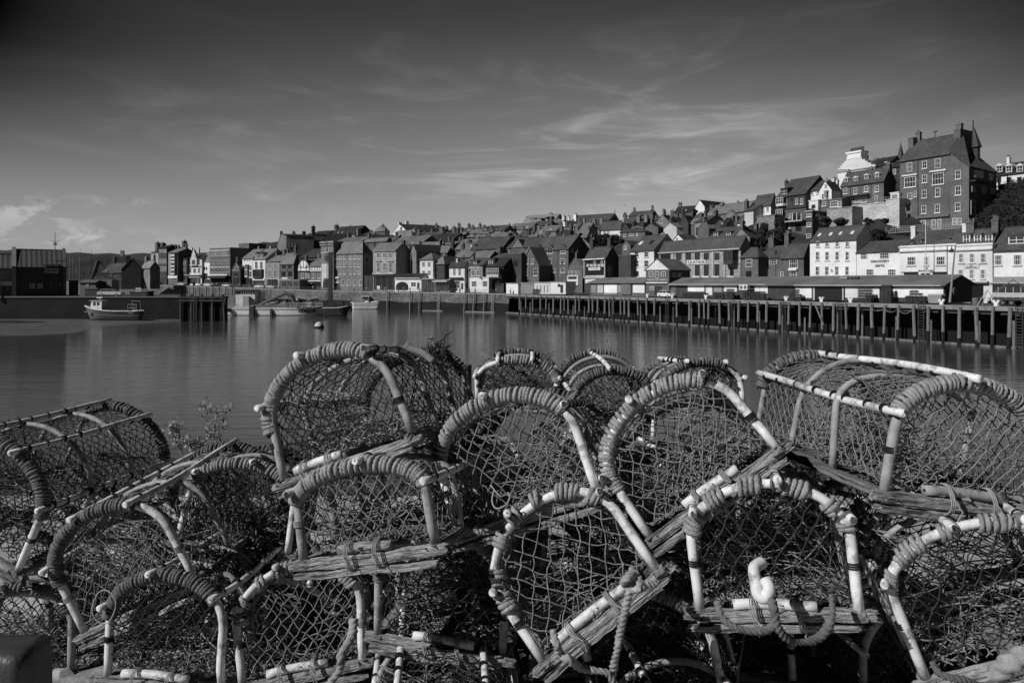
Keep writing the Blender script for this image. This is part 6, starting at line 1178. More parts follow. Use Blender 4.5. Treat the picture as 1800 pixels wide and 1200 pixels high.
# pale board by the merchant house, parasols
p = px('C', 728, 800); D = lineD(p[0], 3)[0]; o = root('menu_board', 'pale free standing board in front of the stone merchant house', 'board', ((p[0]-900)/F*D, D, 6.15), -AC); g = MB(); g.box(-.75, .75, -.04, .04, .3, 1.4); g.build('board', 'white', o); g = MB(); [g.box(x-.04, x+.04, -.3, .3, 0, .1) for x in (-.6, .6)]; [g.box(x-.04, x+.04, -.06, .06, 0, 1.3) for x in (-.7, .7)]; g.build('stand', 'lead', o)
for x, lb in ((1128, 'left'), (1258, 'right')):
    pass
# ---- street lamps and poles
def lamp(label, v, x, ytop, off, line, zb_, m='dframe'):
    p = px(v, x, ytop); D = lineD(p[0], off)[line]; X = (p[0]-900)/F*D; zt_ = EYE-(p[1]-HZ)/F*D
    o = root('street_lamp', label, 'lamp post', (X, D, zb_), 0, 'lamp posts along the harbour'); h_ = zt_-zb_
    g = MB(); g.tube([(0, 0, 0), (0, 0, 1), (0, 0, 1.05), (0, 0, h_-.9)], [.12, .12, .07, .05], 7); g.build('post', m, o)
    g = MB(); g.tube([(0, 0, h_-.9), (0, 0, h_-.7), (0, 0, h_-.3), (0, 0, h_-.28), (0, 0, h_)], [.1, .18, .26, .3, .04], 8); g.build('lantern', m, o)
for a in (('tall lantern lamp post in front of the white roof light house', 'E', 330, 590, 14, 1, 5.2), ('lantern lamp post in front of the recessed brick house', 'F', 620, 870, 14, 1, 5.2), ('lamp post in front of the small gabled shop', 'D', 1170, 620, 10, 1, 5.2), ('lamp post left of the hotel', 'D', 256, 690, 2, 0, 5.5), ('thin lamp post in front of the half timbered row', 'B', 1485, 600, 3, 0, 6.3), ('short lamp post at the ladder end of the stone wall', 'C', 1245, 700, 2, 0, 5.8)): lamp(*a)
# leaning pole + bracket lamp + flagpole
fl = lambda x, y, off: (lambda D: np.array([(x-900)/F*D, D, EYE-(y-HZ)/F*D]))(lineD(x, off)[1])
A_, B_ = fl(1400+1213/4.5, 380+682/4.5, 1.5), fl(1400+1258/4.5, 380+225/4.5, 1.5); g = MB(); g.tube([A_, B_], [.16, .08], 7); tag(g.build('leaning_pole', 'render'), 'tall pale pole leaning to the right at the end of the long pier shed', 'pole')
o = root('bracket_lamp', 'double armed street lamp in front of the white cafe', 'lamp post', (*fl(1400+1192/4.5, 500, 10)[:2], 5.2)); base = fl(1400+1192/4.5, 500, 10); zt_ = fl(1400+1195/4.5, 380+232/4.5, 10)[2]-5.2; sp_ = base[1]/F
g = MB(); g.tube([(0, 0, 0), (0, 0, zt_)], .06, 6); g.tube([(0, 0, zt_), (14*sp_, 0, zt_)], .04, 5); g.tube([(0, 0, zt_-8*sp_), (14*sp_, 0, zt_-1)], .03, 5); g.build('post', 'dframe', o)
g = MB(); x = 8*sp_; g.tube([(x, 0, zt_), (x, 0, zt_-.4), (x, 0, zt_-1.0), (x, 0, zt_-1.05)], [.04, .08, .42, .1], 8); g.build('lantern', 'dframe', o)
A_, B_ = fl(1400+1022/4.5, 380+460/4.5, 19), fl(1400+1022/4.5, 380+40/4.5, 19); g = MB(); g.tube([(A_[0], A_[1], 5.2), B_], [.11, .05], 6); tag(g.build('flagpole', 'frame'), 'white flagpole standing in front of the white cafe', 'flagpole')
A_, B_ = fl(1400+1258/4.5, 380+290/4.5, 12), fl(1400+1262/4.5, 380+60/4.5, 12)
# bollards
def bollard(label, x, off=.6):
    D = lineD(x, off)[1]; o = root('bollard', label, 'bollard', ((x-900)/F*D, D, 5.22), -AR, 'white bollards along the pier edge'); g = MB(); g.tube([(0, 0, 0), (0, 0, .3)], [.28, .2], 8); g.build('base', 'white', o)
    for s in (-1, 1): g = MB(); g.tube([(s*.1, 0, .25), (s*.32, 0, .75)], [.16, .2], 8); g.build('horn', 'white', o)
for x, lb in ((1138, 'white bollard on the pier left of the fish market door'), (1182, 'white bollard on the pier just right of the fish market'), (1241, 'white bollard on the pier left of the long dark creel row'), (1382, 'white bollard on the pier below the broad creel pile'), (1444, 'white bollard on the pier in front of the dark shed doorway'), (1495, 'white bollard on the pier left of the tall square creel stack'), (1655, 'white bollard on the pier beside the wheeled bin'), (1751, 'white bollard on the pier in front of the tripod frame')): bollard(lb, x)
# small wheeled bin, air conditioner, clutter
D = lineD(1646, 3)[1]; X = (1646-900)/F*D; o = root('wheeled_bin', 'large grey wheeled bin standing at the right end of the long pier shed', 'bin', (X, D, 5.2), -AR); g = MB(); g.prism([(-.8, .15), (.8, .15), (.95, 1.25), (-.95, 1.25)], 'y', -.5, .5); g.build('tub', 'render', o); g = MB(); g.prism([(-1, 1.25), (1, 1.25), (.9, 1.45), (-.9, 1.45)], 'y', -.55, .55); g.build('lid', 'trim', o)
for sx in (-.6, .6): g = MB(); g.tube([(sx, -.52, .12), (sx, -.4, .12)], .12, 8); g.build('wheel', 'rubber', o)
D = lineD(1313, 4.2)[1]; X = (1304-900)/F*D; o = root('air_conditioner', 'white twin fan air conditioning unit fixed on the front of the long pier shed', 'air conditioner', (X, D, 7.0), -AR); g = MB(); w_ = 1.9; g.box(0, w_, -.75, -.1, 0, .95); g.build('case', 'white', o)
for k in (0, 1): g = MB(); g.tube([(.5+k*.9, -.78, .48), (.5+k*.9, -.751, .48)], .36, 12); g.build('fan', 'lead', o)
D = lineD(1400+1250/4.5, 3)[1]
c = fl(1400+1250/4.5, 380+592/4.5, 4.5)
g = MB(); P_ = [(0, .36*math.cos(t), .45*math.sin(t)) for t in np.linspace(0, 6.2832, 15)]; g.tube(P_, .09, 6, False); o = g.build('lifebuoy', 'lead')
D = lineD(1678, 6.2)[1]; o.location = ((1678-900)/F*D*.985, D*.985, c[2]); o.rotation_euler.z = -AR+.0; tag(o, 'dull lifebuoy ring hanging on the dark end wall of the long pier shed', 'lifebuoy')
# tripod frame, trolley and lorry at the right
D = lineD(1735, 2.4)[1]; X = (1735-900)/F*D; o = root('tripod_frame', 'pale metal tripod frame standing on the pier at the right', 'frame', (X, D, 5.2)); g = MB()
for dx, dy in ((-1.3, 0), (1.4, -.3), (.2, 1.2)): g.tube([(dx, dy, 0), (0, 0, 2.1)], .05, 5)
g.build('legs', 'trim', o); g = MB(); g.tube([(-1.0, 0, 1.0), (.9, -.2, 1.0)], .04, 5); g.build('crossbar', 'trim', o)
D = lineD(1728, 3.2)[1]; X = (1728-900)/F*D; o = root('oil_drum', 'dark drum standing behind the tripod frame', 'drum', (X-.6, D+.6, 5.2)); g = MB(); g.tube([(0, 0, 0), (0, 0, .3), (0, 0, .32), (0, 0, .6), (0, 0, .62), (0, 0, .95)], [.4, .4, .43, .4, .43, .4], 12); g.build('drum', 'lead', o); g = MB(); g.cyl((0, 0), .3, .95, .99, 10); g.build('lid', 'render', o)
D = lineD(1790, 3.5)[1]; X = (1790-900)/F*D; o = root('flatbed_trailer', 'dark flatbed trailer with a pale side board at the right edge of the pier', 'trailer', (X, D, 5.2), -AR); g = MB(); g.box(-2.6, 3.5, -1, 1, .75, 1.0); g.build('chassis', 'hulldark', o); g = MB(); g.box(-2.6, 3.5, -1.06, -1.0, 1.15, 1.75); g.build('side_board', 'trim', o)
for x in (-1.4, -.4, 2.2):
    for s in (-1, 1): g = MB(); g.tube([(x, s*.95, .42), (x, s*.7, .42)], .42, 12); wq = g.build('wheel', 'rubber', o); g = MB(); g.tube([(x, s*.98, .42), (x, s*.951, .42)], .2, 8); g.build('rim', 'lead', wq)
g = MB(); g.tube([(-2.4, -.8, 1.8), (-.6, 0, 3.4), (1.5, 0, 2.0)], .08, 5); g.build('hoist', 'lead', o)
# two gulls as dark specks on the shed roof: wooden hatches
for x, lb in ((1400+378/4.5, 'pale hatch box lying on the long pier shed roof'), (1400+462/4.5, 'dark hatch box lying on the long pier shed roof')):
    D = lineD(x, 6.6)[1]; X = (x-900)/F*D; g = MB(); g.box(-.7, .7, -.25, .25, .0, .28); g.box(-.62, .62, -.2, .2, .28, .34); o = g.build('roof_hatch', 'render' if x < 1490 else 'hulldark'); o.location = (X, D, 8.93); o.rotation_euler.z = -AR; tag(o, lb, 'hatch')
# ---- stacks of small creels on the pier
def mini_creel():
    o = root('stacked_creel', 'x', 'lobster pot', (0, 0, 0)); g = MB(); n = 3
    for k in range(n):
        y = k*.32; g.tube([(.24*math.cos(t), y, .1+.26*math.sin(t)) for t in np.linspace(0, math.pi, 7)], .022, 4)
    g.build('hoops', 'lead', o); g = MB(); 
    for x in (-.24, 0, .24): g.box(x-.03, x+.03, 0, .64, .0, .04)
    g.build('base', 'bark', o); g = MB()
    for k in range(9):
        t = math.pi*k/8; g.tube([(.25*math.cos(t), 0, .1+.27*math.sin(t)), (.25*math.cos(t), .64, .1+.27*math.sin(t))], .013, 3, False)
    for y in np.linspace(0.04, .6, 7): g.tube([(.25*math.cos(t), y, .1+.27*math.sin(t)) for t in np.linspace(0, math.pi, 6)], .011, 3, False)
    for x in np.linspace(-.2, .2, 6): g.tube([(x, -.005, .02), (x, -.005, .1+.26*math.sqrt(max(0, 1-(x/.25)**2)))], .012, 3, False)
    g.build('net', 'net', o); g = MB(); g.prism([(.21*math.cos(t), .09+.22*math.sin(t)) for t in np.linspace(0, math.pi, 8)], 'y', .03, .61); g.build('inner_netting', 'net', o); return o
proto = mini_creel(); first = [True]; MC = list(proto.children)
def put_creel(loc, rz, label, group):
    if first[0]: o = proto; first[0] = False
    else:
        o = proto.copy(); col.objects.link(o)
        for ch_ in MC: c_ = ch_.copy(); c_.parent = o; col.objects.link(c_)
    o.location = loc; o.rotation_euler.z = rz; o['label'] = label; o['group'] = group
def stack(x0, x1, ytop, off, label, group, jag=0, skip=.0):
    D = lineD((x0+x1)/2, off)[1]; a = fp_off(x0, off); b_ = fp_off(x1, off); n = max(1, round((b_-a)/.62)); z1 = EYE-(ytop-HZ)/F*D; nz = max(1, round((z1-5.2)/.4)); st_ = (b_-a)/n
    for i in range(n):
        hh = nz if not jag else max(1, int(nz*(1-abs((i+.5)/n-.45)*jag)))
        for k in range(hh):
            u = a+st_*(i+.5)+random.uniform(-.05, .05); q = PR+UR*u+NR*(off+random.uniform(-.06, .06)); put_creel((q[0], q[1], 5.18+k*.4), -AR+random.choice((0, 0, math.pi/2 if False else 0))+random.uniform(-.12, .12), label, group)
def fp_off(x, off): return Face(PR+NR*off, UR).uz((x, 520))[0]
stack(1507, 1531, 380+556/4.5, 2.4, 'small creel in the tall square stack against the white shed panel', 'creels in the tall square stack')
stack(1548, 1566, 380+532/4.5, 2.6, 'small creel in the dark narrow stack right of the tall square stack', 'creels in the dark narrow stack')
stack(1590, 1627, 380+560/4.5, 2.4, 'small creel in the rounded heap left of the wheeled bin', 'creels in the rounded heap', 1.0)
stack(1199, 1242, 330+878/4.8, 2.2, 'small creel in the long low row right of the fish market', 'creels in the long low row')
stack(1253, 1271, 330+878/4.8, 2.2, 'small creel in the short low row beside the white shed door', 'creels in the short low row')
stack(1276, 1288, 330+848/4.8, 2.4, 'small creel in the little pile left of the air conditioner', 'creels left of the air conditioner')
stack(1305, 1344, 330+850/4.8, 2.3, 'small creel in the broad pile below the air conditioner', 'creels below the air conditioner', .3)
stack(1387, 1408, 380+565/4.5, 2.4, 'small creel in the pointed pile on the white panel left of the dark doorway', 'creels left of the dark doorway', .8)
stack(936, 946, 350+890/5.625, 1.6, 'small creel in the dark pile before the pale slatted store unit', 'creels before the store unit')
# ---------------------------------------------------------------- vegetation
def tree(name, label, cat, c, rx, ry, rz_, n, leaf=.35, trunk=2.0, m='dleaf', seed=1):
    rr = np.random.default_rng(seed); o = root(name, label, cat, (c[0], c[1], c[2]))
    g = MB(); g.tube([(0, 0, -.5), (.1, 0, trunk*.6), (0, 0, trunk+rz_*.6)], [.22, .16, .08], 6)
    for k in range(6): a = k*1.05; g.tube([(0, 0, trunk*.7), (rx*.5*math.cos(a), ry*.5*math.sin(a), trunk+rz_*(.4+.5*rr.random()))], [.1, .04], 5)
    g.build('trunk', 'bark', o)
    K = max(8, n//90); cen = rr.normal(size=(K, 3)); cen /= np.linalg.norm(cen, axis=1)[:, None]; cen *= rr.uniform(.3, .85, (K, 1)); cr_ = rr.uniform(.22, .42, K)
    idx = rr.integers(0, K, n); d = rr.normal(size=(n, 3)); d /= np.linalg.norm(d, axis=1)[:, None]
    P = (cen[idx]+d*cr_[idx][:, None]*rr.uniform(.7, 1.05, (n, 1)))*np.array([rx, ry, rz_])+np.array([0, 0, trunk+rz_*.75])
    P[:, 2] = np.maximum(P[:, 2], .1)
    a = rr.normal(size=(n, 3)); a /= np.linalg.norm(a, axis=1)[:, None]; b_ = np.cross(a, rr.normal(size=(n, 3))); b_ /= np.linalg.norm(b_, axis=1)[:, None]; s = leaf*rr.uniform(.6, 1.3, (n, 1))
    V_ = np.stack([P-a*s, P+b_*s*.5, P+a*s, P-b_*s*.5], 1).reshape(-1, 3)
    me = bpy.data.meshes.new('crown'); me.vertices.add(4*n); me.vertices.foreach_set('co', V_.ravel()); me.loops.add(4*n); me.loops.foreach_set('vertex_index', np.arange(4*n)); me.polygons.add(n); me.polygons.foreach_set('loop_start', np.arange(n)*4); me.update(calc_edges=True); me.materials.append(MATS[m])
    q = bpy.data.objects.new('crown', me); col.objects.link(q); q.parent = o; return o
def vtree(name, label, v, x, ybase, w, h_, off, n=1200, leaf=.3, m='dleaf', seed=1, depth=None, cat='tree'):
    p = px(v, x, ybase); D = place(p[0], off)[0]; c = W3(v, x, ybase, D); s = D/F/V[v][2]; tree(name, label, cat, c, w*s/2, (depth or w*s/2), h_*s*.5, n, leaf, h_*s*.12, m, seed)
vtree('dark_tree', 'broad dark tree in the gap left of the white roof light house', 'D', 1620, 490, 340, 150, 62, 5200, .42, seed=3)
vtree('round_tree', 'small round tree on the skyline above the row house with four dormers', 'E', 145, 270, 44, 44, 110, 700, .35, seed=4)
vtree('round_tree', 'small round tree on the skyline just right of the first small round one', 'E', 237, 262, 44, 60, 108, 800, .35, seed=5)
vtree('skyline_tree', 'dark bushy tree on the skyline beside the clustered chimneys of the row house', 'E', 450, 250, 46, 60, 112, 800, .35, seed=6)
vtree('skyline_tree', 'dark tree on the skyline left of the white skyline gable', 'E', 815, 240, 60, 60, 100, 900, .35, seed=16)
vtree('mansion_tree', 'dark tree in front of the old stone mansion', 'D', 985, 225, 50, 45, 135, 600, .4, seed=7)
vtree('mansion_tree', 'second dark tree beneath the big chimney of the old stone mansion', 'D', 1060, 225, 90, 60, 135, 900, .4, seed=8)
for i, (x, y, w, h_, m, lb) in enumerate(((1510, 625, 90, 75, 'dleaf', 'round dark bush at the foot of the pale retaining wall'), (1668, 620, 80, 62, 'dleaf', 'dark bush at the right foot of the pale retaining wall'))):
    vtree('wall_bush', lb, 'F', x, y, w, h_, 51, 1100, .22, m, 20+i, cat='bush')
for i, (x, y, w, h_, off, m, lb) in enumerate(((500, 800, 130, 210, 40, 'leaf', 'tall leafy bush on the slope below the stone garden wall'), (600, 830, 150, 170, 38, 'leaf', 'pale leafy bush in the middle of the slope above the hipped corner house'), (690, 820, 110, 180, 42, 'leaf', 'leafy bush left of the perched balcony house'), (480, 840, 120, 110, 34, 'dleaf', 'dark bush just behind the long stone building'), (650, 700, 80, 160, 46, 'leaf', 'narrow bush under the tall bay window house'), (1090, 660, 160, 120, 47, 'leaf', 'sprawling bush left of the pale retaining wall'), (1620, 770, 170, 120, 42, 'dleaf', 'dark bush behind the white gift shop'), (1240, 650, 160, 90, 46, 'leaf', 'low scrubby bush on the rocks left of the pale retaining wall'))):
    vtree('slope_bush', lb, 'F', x, y, w, h_, off, 1600, .26, m, 30+i, cat='bush')
# scrub over the steep right hillside
rr = np.random.default_rng(99); n = 26000; P = []
for i in range(n):
    x = rr.uniform(1225, 1950); off = rr.uniform(34, 82)
    pxx = 1440+x/4.617; D = place(pxx, off)[0]; X = (pxx-900)/F*D; P.append((X, D, 0))
P = np.array(P)
def hz(x, y, o):
    t = min(1, max(0, (o-34)/40)); return 0
# slope surface: rises from the back of the shops to the white terrace at the right
sl_v = []; sl_f = []; cols = np.linspace(1205, 2100, 26); rows_ = np.linspace(0, 1, 14)
for i, x in enumerate(cols):
    for j, t in enumerate(rows_):
        pxx = 1440+x/4.617; off = 30+55*t; D = place(pxx, off)[0]
        y0 = 1010; y1 = np.interp(x, [1205, 1250, 1445, 1500, 1662, 2100], [930, 905, 660, 640, 575, 540]); yy = y0+(y1-y0)*t**.8
        q = W3('G', x, yy, D); sl_v.append((q[0], q[1], q[2]+rr.uniform(-.5, .5)))
for i in range(len(cols)-1):
    for j in range(13): sl_f.append((i*14+j, (i+1)*14+j, (i+1)*14+j+1, i*14+j+1))
g = MB(); g.add(sl_v, sl_f); struct(g.build('steep_bank', 'earth', smooth=True))
SV = np.array(sl_v).reshape(len(cols), 14, 3); n = 22000
fi = rr.uniform(0, len(cols)-1.001, n); fj = rr.uniform(0, 12.999, n); i0, j0 = fi.astype(int), fj.astype(int); a = (fi-i0)[:, None]; b_ = (fj-j0)[:, None]
P = SV[i0, j0]*(1-a)*(1-b_)+SV[i0+1, j0]*a*(1-b_)+SV[i0, j0+1]*(1-a)*b_+SV[i0+1, j0+1]*a*b_
bump_ = (np.sin(P[:, 0]*.9)+np.sin(P[:, 1]*.8+1)+np.sin(P[:, 0]*2.3+P[:, 1]*1.7))*.35+.6; P[:, 2] += rr.uniform(0, 1, n)**.6*np.maximum(.1, bump_)*1.3
d = rr.normal(size=(n, 3)); d /= np.linalg.norm(d, axis=1)[:, None]; e = np.cross(d, rr.normal(size=(n, 3))); e /= np.linalg.norm(e, axis=1)[:, None]; s = rr.uniform(.12, .32, (n, 1))
V_ = np.stack([P-d*s, P+e*s*.5, P+d*s, P-e*s*.5], 1).reshape(-1, 3)
me = bpy.data.meshes.new('hillside_scrub'); me.vertices.add(4*n); me.vertices.foreach_set('co', V_.ravel()); me.loops.add(4*n); me.loops.foreach_set('vertex_index', np.arange(4*n)); me.polygons.add(n); me.polygons.foreach_set('loop_start', np.arange(n)*4); me.update(calc_edges=True); me.materials.append(MATS['dleaf'])
q = bpy.data.objects.new('hillside_scrub', me); col.objects.link(q); tag(q, 'dark scrub covering the steep bank right of the tall brick house', None, None, 'stuff')
# gull
for i, (x, y, lb) in enumerate(((1098, 361, 'tiny gull flying above the centre skyline'),)):
    c = W3('P', x, y, 150); g = MB(); g.add([(-.6, 0, .3), (-.25, -.08, .12), (0, -.1, .05), (.25, -.08, .12), (.55, 0, .45), (.25, .1, .1), (0, .3, .02), (-.25, .1, .1)], [(0, 1, 7), (1, 2, 6, 7), (2, 3, 5, 6), (3, 4, 5)]); g.tube([(0, -.28, .04), (0, -.1, .05), (0, .2, .03), (0, .4, .0)], [.03, .08, .07, .02], 6); o = g.build('gull', 'lead'); o.location = c; tag(o, lb, 'gull')

# ================================================================ the creels in the foreground
def quick(name, V_, F_, m, parent, smooth=True, k=4):
    """V_ (n,3); F_ (m,k) -> one mesh object, fast"""
    me = bpy.data.meshes.new(name); n = len(F_)
    me.vertices.add(len(V_)); me.vertices.foreach_set('co', np.asarray(V_, np.float32).ravel()); me.loops.add(n*k); me.loops.foreach_set('vertex_index', np.asarray(F_, np.int32).ravel())
    me.polygons.add(n); me.polygons.foreach_set('loop_start', np.arange(n)*k); 
    if smooth: me.polygons.foreach_set('use_smooth', np.ones(n, bool))
    me.update(calc_edges=True); me.materials.append(MATS[m]); o = bpy.data.objects.new(name, me); col.objects.link(o); o.parent = parent; return o
def strands(P0, P1, r, bend=.006, knots=None, sides=4):
    """short cords P0-P1 (n,3) each bent a little in the middle, with knots; returns verts, faces"""
    n = len(P0); Pm = (P0+P1)/2+rng.normal(0, bend, (n, 3)); T = P1-P0; T /= np.linalg.norm(T, axis=1)[:, None]+1e-9
    u = np.where(np.abs(T[:, 2:3]) < .8, np.array([[0, 0, 1.]]), np.array([[1., 0, 0]])); A = np.cross(T, u); A /= np.linalg.norm(A, axis=1)[:, None]+1e-9; B = np.cross(T, A)
    ph = np.arange(sides)*2*np.pi/sides; ring = (np.cos(ph)[None, :, None]*A[:, None]+np.sin(ph)[None, :, None]*B[:, None])*r
    V_ = np.stack([P0[:, None]+ring, Pm[:, None]+ring, P1[:, None]+ring], 1).reshape(-1, 3)
    base = (np.arange(n)*3*sides)[:, None]; f = []
    for l in (0, 1):
        for j in range(sides): f.append([l*sides+j, l*sides+(j+1) % sides, (l+1)*sides+(j+1) % sides, (l+1)*sides+j])
    F_ = (base[:, :, None]+np.array(f)[None]).reshape(-1, 4)
    if knots is not None and len(knots):
        K = np.asarray(knots); kr = r*2.1; c = np.array([[1, 1, 1], [-1, 1, 1], [-1, -1, 1], [1, -1, 1], [1, 1, -1], [-1, 1, -1], [-1, -1, -1], [1, -1, -1]])*kr*.6
        KV = (K[:, None]+c[None]).reshape(-1, 3); kf = np.array([[0, 1, 2, 3], [7, 6, 5, 4], [0, 4, 5, 1], [1, 5, 6, 2], [2, 6, 7, 3], [3, 7, 4, 0]]); KF = ((np.arange(len(K))*8)[:, None, None]+kf[None]).reshape(-1, 4)+len(V_)
        V_ = np.concatenate([V_, KV]); F_ = np.concatenate([F_, KF])
    return V_, F_
def rope_path(C, r, pitch=.032, sides=10, lobes=3, amp=.2, fuzz=0):
    """a laid rope along points C (n,3)"""
    C = np.asarray(C, float); n = len(C); T = np.gradient(C, axis=0); T /= np.linalg.norm(T, axis=1)[:, None]+1e-9
    A = np.empty_like(C); a = np.cross(T[0], [.3, .5, .8]); 
    for i in range(n): a = a-T[i]*(a@T[i]); a /= np.linalg.norm(a)+1e-9; A[i] = a
    B = np.cross(T, A); s = np.concatenate([[0], np.cumsum(np.linalg.norm(np.diff(C, axis=0), axis=1))])
    ph = np.arange(sides)*2*np.pi/sides; rad = r*(1+amp*np.abs(np.cos(lobes/2*(ph[None]-2*np.pi*s[:, None]/(pitch*lobes))))-amp*.5)
    if fuzz: ls = np.cumsum(rng.normal(0, .05, n)); kn = min(61, n//2*2-1); ls -= np.convolve(ls, np.ones(kn)/kn, 'same')[:n]; rad = rad*(1+np.clip(ls, -.22, .22))[:, None]
    if fuzz: rad = rad*(1+rng.normal(0, fuzz, rad.shape))
    V_ = C[:, None]+rad[..., None]*(np.cos(ph)[None, :, None]*A[:, None]+np.sin(ph)[None, :, None]*B[:, None])
    i = np.arange(n-1)[:, None]*sides; j = np.arange(sides)[None]; jn = (j+1) % sides
    F_ = np.stack([i+j, i+jn, i+sides+jn, i+sides+j], -1).reshape(-1, 4)
    return V_.reshape(-1, 3), F_
def resample(P, step):
    P = np.asarray(P, float); s = np.concatenate([[0], np.cumsum(np.linalg.norm(np.diff(P, axis=0), axis=1))]); n = max(3, int(s[-1]/step)); t = np.linspace(0, s[-1], n)
    return np.stack([np.interp(t, s, P[:, k]) for k in range(3)], 1)
def smoothline(P, n=8):
    """Catmull-Rom through control points"""
    P = [np.array(p, float) for p in P]; P = [2*P[0]-P[1]]+P+[2*P[-1]-P[-2]]; out = []
    for i in range(1, len(P)-2):
        for t in np.linspace(0, 1, n, endpoint=False):
            a, b, c, d = P[i-1:i+3]; out.append(.5*((2*b)+(-a+c)*t+(2*a-5*b+4*c-d)*t*t+(-a+3*b-3*c+d)*t**3))
    out.append(P[-2]); return np.array(out)
def plank(p0, p1, w, t, up=(0, 0, 1), seg=34, k=20, rough=1.0):
    """a weathered split plank with grooves along it"""
    p0, p1 = np.array(p0, float), np.array(p1, float); d = p1-p0; L_ = np.linalg.norm(d); d /= L_; u = np.array(up, float); u -= d*(u@d); u /= np.linalg.norm(u); s_ = np.cross(d, u)
    ph = np.arange(k)*2*np.pi/k; sq = np.stack([np.sign(np.cos(ph))*np.abs(np.cos(ph))**.45*w/2, np.sign(np.sin(ph))*np.abs(np.sin(ph))**.45*t/2], 1)
    gr = rng.normal(0, .10*rough, k); q = np.linspace(0, 1, seg); wob = np.cumsum(rng.normal(0, .0010*rough, (seg, 2)), 0)
    V_ = []
    for i in range(seg):
        e = 1-.22*rough*(abs(2*q[i]-1)**9); V_.append(p0+d*L_*q[i]+((sq*(1+gr[:, None]+rng.normal(0, .028*rough, (k, 1)))*e)@np.stack([s_, u])+wob[i]@np.stack([s_, u])))
    V_ = np.array(V_); V_[0] += d*rng.normal(0, .008, (k, 1)); V_[-1] += d*rng.normal(0, .008, (k, 1))
    g = MB(); f = [(i*k+j, i*k+(j+1) % k, (i+1)*k+(j+1) % k, (i+1)*k+j) for i in range(seg-1) for j in range(k)]+[tuple(range(k))[::-1], tuple((seg-1)*k+j for j in range(k))]
    g.add(V_.reshape(-1, 3), f); return g
def lattice(inside, mapf, u0, u1, v0, v1, du, dv, jit=.2):
    """diamond mesh in a (u,v) patch; returns strand ends and knots in 3D"""
    nu, nv = int((u1-u0)/du)+3, int((v1-v0)/dv)+3; J = rng.normal(0, jit, (nu, nv, 2)); sm = rng.normal(0, 1, (4, 2))
    def node(i, j):
        u = u0+(i+.5*(j % 2)-.5+J[i, j, 0]*.5)*du; v = v0+(j-.5+J[i, j, 1])*dv
        return u+.25*du*math.sin(v*9+sm[0, 0]*3), v+.25*dv*math.sin(u*11+sm[1, 0]*3)
    A, B, K = [], [], []
    for j in range(nv-1):
        for i in range(nu-1):
            a = node(i, j)
            for b in (node(i if j % 2 == 0 else i, j+1), node(i-1 if j % 2 == 0 else i+1, j+1)) if i > 0 else (node(i, j+1),):
                ia, ib = inside(*a), inside(*b)
                if not ia and not ib: continue
                if ia and ib: A.append(mapf(*a)); B.append(mapf(*b)); continue
                lo, hi = (a, b) if ia else (b, a)
                for _ in range(6):
                    m_ = ((lo[0]+hi[0])/2, (lo[1]+hi[1])/2)
                    if inside(*m_): lo = m_
                    else: hi = m_
                A.append(mapf(*(a if ia else b))); B.append(mapf(*lo))
            if inside(*a): K.append(mapf(*a))
    return np.array(A), np.array(B), np.array(K)
